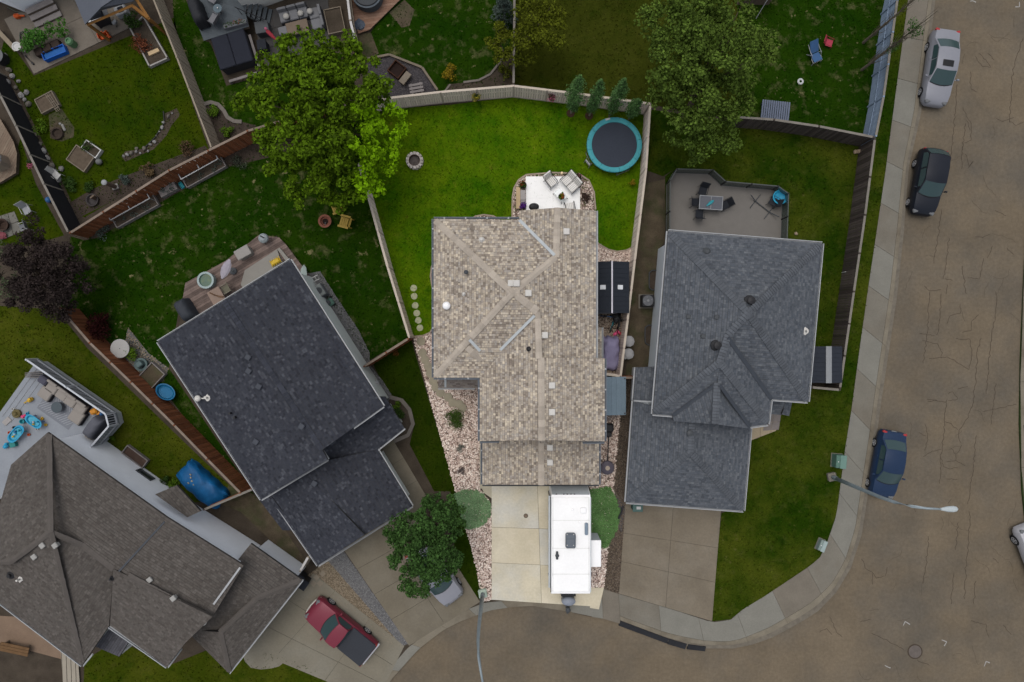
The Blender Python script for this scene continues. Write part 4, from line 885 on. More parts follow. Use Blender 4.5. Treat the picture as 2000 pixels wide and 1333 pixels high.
# ================================================================ FENCES
def fence(label, top_px, m3, m_cap, m_post, h=1.85, panel=2.4, bw=.14, gap=.012, cap_w=.14, board_t=.02, side=1, boards=True, rail=True, group=None, horiz=False, base_board=None):
    pts = [P(x, y, GZ+h) for x, y in top_px]
    c = pts[len(pts)//2]
    f = thing('fence', label, 'fence', (c.x, c.y, GZ), 0, group)
    meshes = None; q = random.Random(len(label))
    for a, b in zip(pts, pts[1:]):
        d = (b-a); L = d.length; t = d.normalized(); nrm = Vector((t.y, -t.x, 0))*side; az = math.atan2(t.y, t.x)
        n = max(1, round(L/panel)); pl = L/n
        for k in range(n+1):
            if k == n and b is not pts[-1]: continue
            p = a+t*pl*k
            MB().box((p.x, p.y, GZ+(h+.03)/2), (.10,.10,h+.03), az).build('post', m_post, f)
        for k in range(n):
            p0 = a+t*(pl*k+.05); w = pl-.10; mid = p0+t*w/2
            MB().box((mid.x, mid.y, GZ+h-.02), (w, cap_w, .035), az).build('top_rail', m_cap, f)
            if rail:
                e = mid-nrm*.045
                MB().box((e.x, e.y, GZ+h*.5), (w, .04, .09), az).build('rail', m3[0], f)
            if not boards:
                MB().box((mid.x, mid.y, GZ+h/2), (w, .03, h-.08), az).build('fence_panel', m3[k % len(m3)], f); continue
            if horiz:
                nb = 3
                for j in range(nb):
                    z = GZ+.06+(h-.12)*(j+.5)/nb; e = mid+nrm*.02
                    MB().box((e.x, e.y, z), (w, .025, (h-.12)/nb-.02), az).build('fence_board', m3[(k+j) % len(m3)], f)
                continue
            nb = max(1, int(w/(bw+gap))); ww = w/nb
            if meshes is None:
                meshes = []
                for mm in m3:
                    o = MB().box((0,0,0), (bw, board_t, h-.07)).build('fence_board', mm, f, local=True); meshes.append(o.data); COL.objects.unlink(o); bpy.data.objects.remove(o)
            for j in range(nb):
                o = bpy.data.objects.new('fence_board', meshes[(j*7+k*3+q.randint(0, 2)) % len(meshes)]); COL.objects.link(o); o.parent = f
                e = p0+t*ww*(j+.5)+nrm*(.02+(.012 if j % 2 else 0))
                o.location = (e.x-f.location.x, e.y-f.location.y, (h-.06)/2); o.rotation_euler = (0, 0, az)
            if base_board:
                e = mid+nrm*.035; MB().box((e.x, e.y, GZ+.08), (w, .03, .16), az).build('kick_board', base_board, f)
    return f
def m3(name, col, v=.14, **k): return [mat(name+s, tuple(c*f for c in col), .85, .2, 1.5, fine=.15, stretch=(6,6,.8), **k) for s, f in (('_a', 1), ('_b', 1-v), ('_c', 1+v))]
f_pale = m3('pale_fence', (.72,.62,.55), .06); f_palecap = mat('pale_fence_cap', (.44,.385,.32), .85, .12, 2); f_palepost = mat('pale_fence_post', (.46,.39,.34), .85, .12, 2)
f_red = m3('red_brown_fence', (.185,.070,.034), .2); f_redcap = mat('weathered_cap', (.19,.15,.12), .85, .2, 2); f_redpost = mat('red_brown_post', (.16,.065,.035), .85, .2, 2)
f_dark = m3('dark_brown_fence', (.070,.057,.051), .25); f_darkcap = mat('grey_cap', (.17,.155,.135), .85, .2, 2); f_darkpost = mat('dark_post', (.06,.048,.042), .85, .2, 2)
f_tan = m3('tan_fence', (.29,.245,.19), .05); f_tancap = mat('tan_fence_cap', (.23,.195,.15), .85, .1, 2)
f_blk = [mat('black_fence_screen', (.014,.014,.017), .7, .2, 1)]; f_grey = m3('blue_grey_fence', (.21,.27,.36), .06)
fence('pale taupe board fence across the back of the bright lawn, four slim trees before it', [(700,200),(757,192),(860,180),(1003,168),(1135,184),(1270,203)], f_pale, f_palecap, f_palepost, base_board=f_palepost[0] if isinstance(f_palepost, list) else f_palepost)
fence('pale taupe board fence beside the trampoline and the black shed', [(1270,205),(1262,330),(1240,508),(1226,625),(1212,736)], f_pale, f_palecap, f_palepost, side=1)
fence('taupe board fence between the bright lawn and the deep green lawn', [(700,320),(718,381),(757,522),(799,659)], f_pale, f_palecap, f_palepost, side=-1)
fence('brown gate fence stub from the charcoal roofed house to the taupe fence', [(711,716),(797,662)], f_red, f_redcap, f_redpost, panel=1.7)
fence('red-brown board fence with planters along it, running under the big maple', [(137,455),(330,333),(483,256),(600,222),(700,200)], f_red, f_redcap, f_redpost, side=1)
fence('wide tan board fence between two back yards at the top left', [(284,-40),(345,112),(412,287)], f_tan, f_tancap, f_tancap, side=-1, cap_w=.1)
fence('black screened fence at the left edge beside a row of rocks', [(-30,128),(30,245),(85,360),(132,452)], f_blk, f_darkcap, f_darkcap, boards=False, side=-1, h=1.8, rail=False)
fence('long red-brown board fence beside the leaning blue paddling pool', [(117,603),(175,670),(255,747),(340,831),(405,898),(469,963)], f_red, f_redcap, f_redpost, side=-1)
fence('short pale cedar fence with a black cap between the dark house and white wall', [(398,996),(493,956)], f_red, f_darkcap, f_darkpost)
fence('narrow white-capped fence beside the wooden hot tub deck at the top', [(674,-40),(684,40),(698,98)], f_tan, mat('white_cap', (.40,.39,.38), .8, .1, 2), f_tancap, h=1.7)
fence('thin dark fence running up from the pale back fence to the top edge', [(1003,164),(1004,80),(1005,-40)], f_dark, f_darkcap, f_darkpost)
fence('blue-grey slatted fence beside the sidewalk with thin poplars behind it', [(1766,-60),(1753,0),(1726,189),(1711,266)], f_grey, f_darkcap, f_grey[1], horiz=True, side=-1, panel=2.2)
fence('dark brown board fence behind the blue lounge chair', [(1440,229),(1512,234),(1600,247),(1706,268)], f_dark, f_darkcap, f_darkpost, side=1)
fence('dark brown board fence along the street side of the slate roofed house', [(1709,272),(1690,420),(1668,570),(1641,758)], f_dark, f_darkcap, f_darkpost, side=1)
fence('short brown gate fence below the black metal shed by the street', [(1586,757),(1640,762)], f_dark, f_darkcap, f_darkpost, panel=1.2)
fence('short red gate between the two tall houses beside the grey bins', [(1213,738),(1242,738)], f_red, f_redcap, f_redpost, panel=1.1)
fence('low taupe fence closing the nook with the purple covered vehicle', [(1181,731),(1211,735)], f_pale, f_palecap, f_palepost, panel=1.1)
fence('white topped fence stub beside the black bin at the brown garage', [(586,1116),(602,1088)], f_tan, mat('white_cap', (.40,.39,.38)), f_tancap, panel=1.2)

# ================================================================ TREES AND SHRUBS
def leafmat(name, col, isl=.45, var=.2):
    """leaf that lets part of the daylight through"""
    if name in MATS: return MATS[name]
    m = mat(name, col, .8, var, .9, island=isl, fine=0); t = m.node_tree; b = t.nodes['Principled BSDF']
    tr = t.nodes.new('ShaderNodeBsdfTranslucent'); mx = t.nodes.new('ShaderNodeMixShader'); mx.inputs[0].default_value = .32
    lnk(t, b.inputs['Base Color'].links[0].from_socket, tr.inputs['Color']); lnk(t, b.outputs[0], mx.inputs[1]); lnk(t, tr.outputs[0], mx.inputs[2]); lnk(t, mx.outputs[0], t.nodes['Material Output'].inputs['Surface']); return m
m_bark = mat('bark', (.085,.065,.05), .95, .3, 4, bump=.5); m_barkp = mat('pale_bark', (.27,.24,.20), .9, .25, 5)
def tree(name, label, cat, base_px, lobes, m_leaf, seed, clump_n=12, per=110, clump_r=(.45,.8), leaf=(.14,.28), trunk_r=.2, group=None, m_b=None, extra=None, flat=.55, limbs=14):
    """lobes: (px, py, z, radius) of crown masses; each is filled with leaf clumps"""
    q = random.Random(seed); b = P(*base_px, GZ)
    t = thing(name, label, cat, (b.x, b.y, GZ), 0, group)
    cs, rs, tags_ = [], [], []
    for i, (px, py, z, rad) in enumerate(lobes):
        c = P(px, py, z); n = max(3, int(clump_n*rad*rad))
        for _ in range(n):
            d = Vector((q.gauss(0,1), q.gauss(0,1), q.gauss(.35,.9))).normalized(); rr = rad*q.uniform(.45,1.0)
            cs.append(c+Vector((d.x*rr, d.y*rr, d.z*rr*.75))); r_ = q.uniform(*clump_r)*min(1, .55+rad*.3); rs.append((r_, r_, r_*.6)); tags_.append(i)
    if extra is None:
        leaves('crown', cs, rs, np.full(len(cs), per), leaf, m_leaf, t, seed, flat)
    else:
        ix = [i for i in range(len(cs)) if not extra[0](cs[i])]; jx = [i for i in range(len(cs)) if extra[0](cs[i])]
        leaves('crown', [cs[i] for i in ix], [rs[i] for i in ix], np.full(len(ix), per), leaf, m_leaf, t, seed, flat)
        leaves('highlight_foliage', [cs[i] for i in jx], [rs[i] for i in jx], np.full(len(jx), per), leaf, extra[1], t, seed+1, flat)['label'] = 'lime green leaves with the highlight put into their colour'  # brighter copy of the crown leaves: the highlight is painted as leaf colour
    zt_ = sum(c.z for c in cs)/len(cs); cx = sum(c.x for c in cs)/len(cs); cy = sum(c.y for c in cs)/len(cs)
    mb = MB(); top = Vector((b.x+(cx-b.x)*.6, b.y+(cy-b.y)*.6, zt_*.75)); fork = b.lerp(top, .45)
    mb.tube([b-Vector((0,0,.1)), b+Vector((0,0,.3)), fork, top, Vector((cx, cy, zt_+.5))], [trunk_r*1.35, trunk_r, trunk_r*.8, trunk_r*.5, .03], 8)
    for c in q.sample(cs, min(limbs, len(cs))):
        st = fork.lerp(top, q.random()); m_ = st.lerp(c, .5)+Vector((0,0,.3)); mb.tube([st, m_, c], [trunk_r*.35, trunk_r*.22, .02], 5)
    mb.build('trunk', m_b or m_bark, t); return t
def shrub(name, label, px, py, rad, hgt, m_leaf, seed, leaf=(.06,.14), n=9, per=60, cat='shrub', group=None, z0=GZ, sx=1.0, stems=5):
    q = random.Random(seed); b = P(px, py, z0); t = thing(name, label, cat, (b.x, b.y, z0), 0, group)
    cs, rs = [], []
    for k in range(n):
        a = q.uniform(0, 6.28); rr = rad*math.sqrt(q.random())*.7
        cs.append((b.x+rr*math.cos(a)*sx, b.y+rr*math.sin(a), z0+hgt*q.uniform(.35,.8))); r_ = rad*q.uniform(.35,.55); rs.append((r_, r_, hgt*.3))
    leaves('foliage', cs, rs, np.full(n, per), leaf, m_leaf, t, seed)
    mb = MB()
    for c in cs[:stems]: mb.tube([(b.x, b.y, z0-.02), c], [.02,.008], 5)
    mb.build('stem', m_bark, t); return t
L_map = leafmat('maple_leaf', (.078,.140,.005), .6); L_lime = leafmat('highlight_leaf', (.165,.32,.004), .5)
L_dark = leafmat('deep_leaf', (.046,.100,.024), .6); L_ash = leafmat('ash_leaf', (.088,.140,.022), .6); L_oliv = leafmat('olive_leaf', (.090,.108,.008), .6)
L_purp = leafmat('purple_brown_leaf', (.034,.025,.023), .5); L_burg = leafmat('burgundy_leaf', (.030,.007,.007), .5); L_sage = leafmat('sage_leaf', (.09,.11,.06), .4)
L_asp = leafmat('aspen_leaf', (.085,.17,.055), .5); L_lm2 = leafmat('bright_shrub_leaf', (.085,.155,.012), .4); L_mid = leafmat('mid_leaf', (.035,.07,.014), .5); L_yel = leafmat('yellow_leaf', (.22,.16,.012), .5)
L_blue = leafmat('blue_grey_leaf', (.075,.10,.085), .4); L_rust = leafmat('rust_leaf', (.15,.05,.025), .5)
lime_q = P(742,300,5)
def in_highlight(c):  # clumps inside the highlighted patch, painted brighter than the rest
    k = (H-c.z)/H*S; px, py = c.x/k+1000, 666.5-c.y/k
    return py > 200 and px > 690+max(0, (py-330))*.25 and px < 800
tree('maple_tree', 'big broad maple with bright green foliage overhanging two lawns, a lime highlight coloured into its lower right side', 'tree', (672,290),
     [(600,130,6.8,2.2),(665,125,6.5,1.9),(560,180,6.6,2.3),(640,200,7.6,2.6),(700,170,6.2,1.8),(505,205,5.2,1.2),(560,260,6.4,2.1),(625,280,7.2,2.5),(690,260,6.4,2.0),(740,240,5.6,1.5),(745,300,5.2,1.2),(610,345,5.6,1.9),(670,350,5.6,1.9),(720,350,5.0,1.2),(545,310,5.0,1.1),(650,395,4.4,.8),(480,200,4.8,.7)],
     L_map, 31, clump_n=8, per=75, clump_r=(.28,.58), leaf=(.15,.30), trunk_r=.28, extra=(in_highlight, L_lime))
tree('ash_tree', 'tall loose green tree overhanging the corner of the olive lawn, left of the blue chair', 'tree', (1335,235),
     [(1300,40,6.5,1.7),(1360,30,7.5,1.9),(1420,50,7.0,1.8),(1330,110,7.5,2.0),(1400,120,8.2,2.2),(1460,100,6.6,1.5),(1490,95,5.6,.8),(1300,170,5.8,1.3),(1360,190,6.8,1.9),(1430,180,6.4,1.7),(1380,250,5.4,1.5),(1340,260,4.6,1.0),(1415,280,4.6,1.0),(1360,300,3.8,.7),(1510,105,5.0,.5)],
     L_ash, 32, clump_n=12, per=75, clump_r=(.28,.6), leaf=(.12,.24), trunk_r=.24, flat=.4)
tree('elm_tree', 'dense dark green round tree in front of the charcoal roofed garage', 'tree', (845,1030),
     [(800,1040,4.4,1.4),(850,1015,4.8,1.3),(880,1000,4.2,.9),(835,1080,4.8,1.4),(790,1090,4.0,1.0),(870,1070,4.4,1.1),(820,1130,3.8,1.0),(860,1115,3.8,.9),(768,1050,3.4,.55),(800,1150,3.2,.6),(893,1030,3.6,.6),(845,985,3.8,.7),(890,1090,3.4,.5)],
     L_dark, 33, clump_n=20, per=100, clump_r=(.25,.48), leaf=(.10,.20), trunk_r=.18)
tree('plum_tree', 'dark purple-brown bushy tree at the left edge by the red-brown fences', 'tree', (95,545),
     [(60,500,3.6,1.3),(110,510,3.8,1.3),(140,560,3.4,1.1),(80,560,4.0,1.6),(40,570,3.2,1.0),(110,605,3.0,.9),(150,520,2.8,.6),(70,450,2.8,.8),(30,510,2.8,.7)],
     L_purp, 34, clump_n=13, per=110, clump_r=(.4,.65), leaf=(.10,.20), trunk_r=.16)
tree('willow_tree', 'sparse grey-green tree at the left edge behind the purple-brown one', 'tree', (10,545), [(5,505,3,1.0),(10,560,3.2,1.0),(25,535,2.8,.7)], L_sage, 35, clump_n=6, per=50, clump_r=(.35,.6), leaf=(.10,.2), trunk_r=.1, flat=.4)
tree('poplar_shrub', 'olive green bushy tree just right of the thin dark fence at the top', 'tree', (1040,85), [(1045,30,4.2,1.2),(1070,60,4.2,1.1),(1035,80,3.6,1.0),(1085,35,3.6,.7),(1020,115,2.6,.6)], L_oliv, 36, clump_n=12, per=110, clump_r=(.4,.65), leaf=(.10,.2), trunk_r=.1)
tree('poplar_shrub', 'yellowish olive shrub tree just left of the thin dark fence at the top', 'tree', (975,100), [(970,70,3,.8),(975,100,2.8,.7),(990,60,2.6,.6)], L_oliv, 37, clump_n=14, per=100, clump_r=(.35,.6), leaf=(.09,.18), trunk_r=.08)
# spruce at the top edge
def spruce(label, base, h, r, seed):
    b = P(*base, GZ); t = thing('spruce_tree', label, 'tree', (b.x, b.y, GZ)); q = random.Random(seed); cs, rs = [], []
    for k in range(46):
        f = k/46; rr = r*(1-f)*q.uniform(.6,1); a = k*2.4; cs.append((b.x+rr*math.cos(a), b.y+rr*math.sin(a), GZ+.3+(h-.4)*f)); rs.append((.34*(1-f*.6),)*2+(.12,))
    leaves('crown', cs, rs, np.full(46, 70), (.08,.18), L_blue, t, seed); MB().tube([b, b+Vector((0,0,h))], [.1,.01], 6).build('trunk', m_bark, t)
spruce('pale blue-green spruce at the top edge beside the thin dark fence', (985,40), 4.2, .75, 5)
# four slim columnar aspens along the pale fence
ASP = [((1115,221), 'first slim columnar aspen from the corner of the middle of the pale fence, tallest of four', 5.9, .58),
       ((1151,226), 'second slim columnar aspen along the pale fence, with a round mulch ring', 5.8, .46),
       ((1190,227), 'slim columnar aspen right above the top of the trampoline rim', 6.0, .48),
       ((1228,233), 'shortest columnar aspen, nearest the corner of the pale fence', 3.3, .46)]
m_ring = mat('mulch_ring', (.06,.035,.025), .95, .3, 3, bump=.6)
for i, (bp, lab, h, rr) in enumerate(ASP):
    lab = ['slim columnar aspen in a mulch ring, farthest left of the four by the fence', 'slim columnar aspen in a mulch ring, second from the left of the four', 'slim columnar aspen standing just above the trampoline rim', 'shortest slim aspen, nearest the fence corner behind the trampoline'][i]
    b = P(*bp, GZ); t = thing('aspen_tree', lab, 'tree', (b.x, b.y, GZ), 0, 'slim aspens along the back fence'); q = random.Random(60+i); cs, rs = [], []
    for k in range(34):
        f = k/33; w = rr*math.sin(math.pi*min(1, .15+f*.85))**.7*.65; a = q.uniform(0, 6.28)
        cs.append((b.x+w*math.cos(a)*q.random(), b.y+w*math.sin(a)*q.random(), GZ+1.0+(h-1.15)*f)); rs.append((w*.95+.10, w*.95+.10, .30))
    leaves('crown', cs, rs, np.full(34, 95), (.07,.14), L_asp, t, 60+i, flat=.3)
    MB().tube([b-Vector((0,0,.05)), b+Vector((.02,0,1.2)), b+Vector((0,0,h-.2))], [.075,.055,.01], 7).build('trunk', m_barkp, t)
    if i < 2: MB().cyl((b.x-.02, b.y-.03, GZ+.0), .27, .05, 18).build('mulch_ring', m_ring, t)
# thin leafless poplars by the blue-grey fence
def thin_poplar(label, base, h, seed, n=7, leafy=()):
    b = P(*base, GZ); t = thing('poplar_tree', label, 'tree', (b.x, b.y, GZ), 0, 'thin poplars by the street fence'); q = random.Random(seed); mb = MB()
    mb.tube([b, b+Vector((0,0,h*.5)), b+Vector((.05,.05,h))], [.10,.06,.012], 7)
    for k in range(n*6):
        z = h*q.uniform(.08,.75); a = q.uniform(0,6.28); l = h*q.uniform(.12,.28); st = b+Vector((0,0,z)); o = q.uniform(.12,.32)
        mb.tube([st, st+Vector((math.cos(a)*o, math.sin(a)*o, l*.5)), st+Vector((math.cos(a)*o*1.25, math.sin(a)*o*1.25, l))], [.022,.014,.005], 4)
    mb.build('trunk', mat('grey_tan_bark', (.135,.112,.085), .95, .3, 5), t)
    cs = [b+Vector((q.uniform(-.35,.35), q.uniform(-.35,.35), z)) for z in leafy for _ in range(3)]
    leaves('crown', cs, np.full((len(cs),3), .26), np.full(len(cs), 70), (.05,.12), L_dark, t, seed)
thin_poplar('thin nearly bare poplar leaning over the sidewalk, longer of two by the blue-grey fence', (1683,137), 7.6, 71, 8, (3.2, 5.3, 6.0))
thin_poplar('thin bare poplar nearest the top edge behind the blue-grey fence', (1686,84), 6.4, 72, 5, (6.2,))
# shrubs
shrub('burgundy_shrub', 'burgundy leaved bush by the red-brown fence above the round white table', 212, 642, 1.05, 1.5, L_burg, 81, (.08,.18), 16, 90)
shrub('lilac_bush', 'bright green bush beside the round white table', 263, 692, .55, .8, L_lm2, 82)
shrub('round_shrub', 'round lime green shrub in the mulch bed by the tan fence, upper of two', 418, 221, .46, .6, L_lm2, 83, n=10)
shrub('round_shrub', 'round lime green shrub in the mulch bed close to the red-brown fence', 447, 257, .44, .6, L_lm2, 84, n=10)
shrub('yellow_shrub', 'yellow leaved shrub behind the pale fence beside the charcoal gravel', 880, 148, .62, .9, L_yel, 85)
shrub('juniper_shrub', 'two-lobed green shrub in the pink gravel bed of the middle house', 889, 818, .70, .6, leafmat('heart_shrub', (.06,.105,.02)), 86, (.05,.11), 18, 90)
shrub('sedum_plant', 'small dusty purple-green plant in the pink gravel, below the two-lobed shrub', 899, 874, .32, .3, leafmat('sedum', (.20,.20,.17)), 87, (.05,.1), 7, 40, 'plant')
shrub('heather_plant', 'small grey bare plant in the pink gravel, lowest of three by the path', 900, 920, .33, .3, leafmat('grey_twig', (.15,.125,.12)), 88, (.04,.09), 7, 40, 'plant')
shrub('dry_bush', 'dark brown dry bush on the gravel beside the white patio', 1143, 388, .38, .5, leafmat('dry_brown', (.07,.045,.036)), 89, (.04,.1), 10, 80)
shrub('flower_plant', 'yellow flowering plant in the lawn by the pale fence, below the trampoline', 1234, 358, .30, .5, L_yel, 90, (.06,.12), 6, 40, 'plant')
shrub('barberry_shrub', 'rusty red shrub in the white edged bed at the top left', 283, 92, .75, .6, L_rust, 91, (.06,.14), 12, 60)
shrub('cedar_shrub', 'dark green shrub in the white edged bed beside the timber gazebo', 268, 45, .65, .9, L_mid, 92, (.08,.16), 10, 60)
shrub('peony_bush', 'yellow-green bush beside the black screened fence and dirt patch', 84, 252, .60, .6, L_lm2, 93, (.06,.14), 9, 40)
shrub('hosta_plant', 'leafy green plant by the black screened fence, left of the round basin', 140, 362, .60, .45, L_mid, 94, (.1,.2), 9, 30, 'plant')
shrub('hosta_plant', 'leafy green plant between the round basin and the stone post', 178, 368, .42, .4, L_mid, 95, (.1,.2), 7, 30, 'plant')
shrub('lavender_bush', 'blue-grey shrub behind the red-brown fence near the stone post', 248, 354, .42, .5, L_blue, 96, (.05,.12), 9, 60)
shrub('dry_grass', 'straw brown ornamental grass behind the red-brown fence near the tan fence', 292, 335, .55, .5, leafmat('straw_leaf', (.12,.085,.045)), 97, (.08,.2), 9, 45, 'plant')
shrub('rust_bush', 'reddish brown bush behind the red-brown fence below the curved rock bed', 370, 292, .6, .5, leafmat('brown_leaf', (.095,.06,.035)), 98, (.06,.14), 9, 50)
shrub('garden_bush', 'low dark green planting in the curved bed beside the charcoal roofed house', 783, 806, .5, .5, L_mid, 99, (.06,.14), 10, 60)
shrub('fern_plant', 'light green plant in the upper end of the curved bed by the dark house', 775, 790, .32, .4, L_lm2, 100, (.06,.12), 6, 40, 'plant')
shrub('garden_bush', 'small bright green bush beside the blue tarp covered pile', 345, 945, .45, .6, L_lm2, 101, (.06,.13), 8, 50)
shrub('garden_bush', 'small green bush at the end of the planter bed along the white wall', 325, 938, .38, .5, L_mid, 102, (.06,.13), 7, 50)
shrub('garden_bush', 'low green weeds by the corner of the white deck railing', 222, 857, .26, .3, L_lm2, 103, (.05,.1), 6, 40)
shrub('garden_bush', 'dark olive bush under the olive trees behind the pale fence', 985, 145, .55, .6, L_oliv, 104, (.06,.14), 9, 50)
shrub('garden_bush', 'ivy like green plant spilling along the red-brown fence under the maple', 470, 320, .6, .4, leafmat('grey_green_leaf', (.06,.07,.05)), 105, (.05,.11), 10, 50)
shrub('garden_bush', 'grey-green plants along the foot of the red-brown fence near the plum tree', 205, 450, .7, .4, L_blue, 106, (.05,.11), 10, 50)
shrub('orange_shrub', 'orange dried shrub in the corner of the shady lawn by the brown gate', 775, 690, .26, .3, leafmat('orange_dry', (.13,.06,.015)), 107, (.05,.1), 6, 40, 'plant')
# ================================================================ VEHICLES AND STREET FURNITURE
m_tyre = mat('tyre_rubber', (.015,.015,.016), .85, .1, 3); m_rim = mat('alloy_rim', (.45,.46,.48), .35, .05, 3, metal=.6)
m_cglass = mat('car_glass', (.030,.055,.058), .10, 0, 1, fine=0, spec=.35); m_trim = mat('black_trim', (.012,.012,.013), .45, 0, 1, fine=0)
m_lamp = mat('headlight_lens', (.11,.115,.12), .3, 0, 1, fine=0, spec=.3); m_tail = mat('taillight_lens', (.30,.012,.012), .2, 0, 1, fine=0, spec=.7); m_plate = mat('plate', (.5,.5,.48), .5, .05, 4)
def paint(name, col, metal=.25): return mat(name, col, .35, .05, .8, fine=.02, metal=metal*.4, coat=.10, spec=.22)
def body_ring(x, hw, zb, zs, zt, crown, tuck=.90):
    half = [(.35*hw, zb), (hw*tuck, zb+.02), (hw*.985, zb+.22*(zs-zb)), (hw, zb+.55*(zs-zb)), (hw*.975, zs), (hw*.90, zt-.015), (hw*.60, zt+crown*.65), (0, zt+crown)]
    pts = [(x, y, z) for y, z in half]; return pts+[(x, -y, z) for y, z in half[-2::-1]]
def car(name, label, loc, rz, L, W, Hh, mp, prof, cab, cabw=.78, sunroof=False, group=None, plan=None, roofm=None, belt=None, wb=.60, wr=.32, tonneau=None, rear_lamps=True, pillars=(.52,), grille=True, fold=1.0, cat='car', bump=None):
    """x forward.  prof: (x/L, half-width fraction, shoulder z, top z, crown) from tail to nose; cab: (windscreen base x, top x, rear top x, rear base x) / L"""
    t = thing(name, label, cat, loc, rz, group); hw = W/2
    rings = [body_ring(x*L, hw*f, .24 if abs(x) < .47 else .32, zs, zt, cr) for x, f, zs, zt, cr in prof]
    body = MB().loft(rings).build('body', mp, t, smooth=True, local=True)
    body.modifiers.new('edge', 'EDGE_SPLIT').split_angle = R(38)
    def ztop(x):
        for a, b in zip(prof, prof[1:]):
            if a[0] <= x/L <= b[0]: k = (x/L-a[0])/(b[0]-a[0]); return a[3]+(b[3]-a[3])*k
        return prof[-1][3]
    cs = [(cab[3]*L, ztop(cab[3]*L)-.01, hw*.88, -.10), (cab[2]*L, Hh-.03, hw*cabw*.96, -.05), (((cab[1]+cab[2])/2)*L, Hh, hw*cabw, 0), (cab[1]*L, Hh-.02, hw*cabw*.98, .07), (cab[0]*L, ztop(cab[0]*L)-.01, hw*.89, .20)]
    def pt(i, v, lift=0.0):
        x, z, w, bl = cs[i]; return Vector((x+bl*(1-v*v), v*w, z+(.055 if 0 < i < 4 else .04)*(1-v*v)+lift))
    def ptf(s, v):
        i = min(3, int(s)); return pt(i, v).lerp(pt(i+1, v), s-i)
    n = 8; vs = [-1+2*k/n for k in range(n+1)]; mb = MB()
    rows = [[pt(i, v) for v in vs] for i in range(5)]
    mb.loft(rows, closed=False, cap=False)
    for sgn in (-1, 1):
        base = [Vector((cs[0][0], sgn*hw*.90, cs[0][1]-.03)), Vector((cs[4][0], sgn*hw*.91, cs[4][1]-.03))]
        mb.add([pt(0, sgn), pt(1, sgn), pt(2, sgn), pt(3, sgn), pt(4, sgn), base[1], base[0]], [(0,1,2,3,4,5,6)])
    mb.build('roof', roofm or mp, t, smooth=True, local=True).modifiers.new('edge', 'EDGE_SPLIT').split_angle = R(35)
    def patch(nm, s0, s1, v0, v1, m, lift, k=6, parent=t):
        mb = MB(); rows = []
        for a in range(4):
            s = s0+(s1-s0)*a/3; rows.append([ptf(s, v0+(v1-v0)*j/k)+Vector((.008 if s > 2 else -.008, 0, lift)) for j in range(k+1)])
        mb.loft(rows, closed=False, cap=False); return mb.build(nm, m, parent, smooth=True, local=True)
    patch('windshield', 3.04, 3.97, -.93, .93, m_cglass, .012); patch('wiper_cowl', 3.95, 4.0, -.9, .9, m_trim, .014)
    patch('rear_window', .14, .94, -.90, .90, m_cglass, .012)
    if sunroof: patch('sunroof', 2.15, 2.72, -.50, .50, m_trim, .012)
    for sgn in (-1, 1):
        def sp(s, d):   # side glass point: s along the cabin, d from roof line (0) to belt (1)
            top = ptf(s, sgn); bx0, bx1 = Vector((cs[0][0], sgn*hw*.90, cs[0][1])), Vector((cs[4][0], sgn*hw*.91, cs[4][1]))
            k = (top.x-cs[0][0])/(cs[4][0]-cs[0][0]); low = bx0.lerp(bx1, max(0, min(1, k))); return top.lerp(low, d)+Vector((0, sgn*.012, 0))
        ss = [.35, 1.0]+[None]; cuts = [.62]+[1+2*p for p in pillars]+[3.55]
        for a, b in zip(cuts, cuts[1:]):
            a2, b2 = a+.05, b-.05; kk = 4; up = [sp(a2+(b2-a2)*j/kk, .10) for j in range(kk+1)]; dn = [sp(a2+(b2-a2)*j/kk, .94) for j in range(kk+1)]
            MB().loft([dn, up], closed=False, cap=False).build('side_window', m_cglass, t, smooth=True, local=True)
        x = cab[0]*L-.28; y = sgn*(hw*.96)
        mm = MB(); mm.tube([(x, y-sgn*.06, cs[4][1]+.02), (x-.02, y+sgn*.10, cs[4][1]+.06)], .025, 5); mm.cbox((x-.03, y+sgn*.16*fold, cs[4][1]+.09), (.10,.17,.13), 0, .03)
        mm.build('mirror', mp if mp.name != 'x' else m_trim, t, local=True)
        zl = ztop(.45*L)
        MB().cbox((L*.455, sgn*hw*.60, zl-.045), (.26, hw*.38, .12), sgn*-.38, .04).build('headlight', m_lamp, t, local=True)
        if rear_lamps: MB().cbox((-L*.468, sgn*hw*.74, ztop(-.45*L)-.10), (.16, hw*.30, .16), sgn*.30, .03).build('taillight', m_tail, t, local=True)
        for xw in (-1, 1):
            cx = xw*L*wb/2+(.02*L); ar = MB(); M = [(wr+.05, 0), (wr+.05, .02), (0.02, .02)]
            cy = sgn*(hw-.10)
            w = MB(); prof_t = [(wr*.60,-.10),(wr*.95,-.11),(wr,-.07),(wr,.07),(wr*.95,.11),(wr*.62,.115)]
            rg_ = []
            for r_, o_ in prof_t: rg_.append([Vector((cx+r_*math.cos(2*math.pi*k/18), cy+sgn*o_, wr+r_*math.sin(2*math.pi*k/18))) for k in range(18)])
            w.loft(rg_); tw = w.build('wheel', m_tyre, t, smooth=True, local=True)
            rm = MB(); rm.loft([[Vector((cx+r_*math.cos(2*math.pi*k/15), cy+sgn*o_, wr+r_*math.sin(2*math.pi*k/15))) for k in range(15)] for r_, o_ in ((wr*.64,.10),(wr*.64,.122),(wr*.55,.124),(wr*.5,.105),(wr*.2,.115),(.02,.12))])
            for k in range(5):
                a = 2*math.pi*k/5; rm.box((cx+wr*.36*math.cos(a), cy+sgn*.122, wr+wr*.36*math.sin(a)), (wr*.42,.02,.06), 0, 0, -a)
            rm.build('rim', m_rim, tw, local=True)
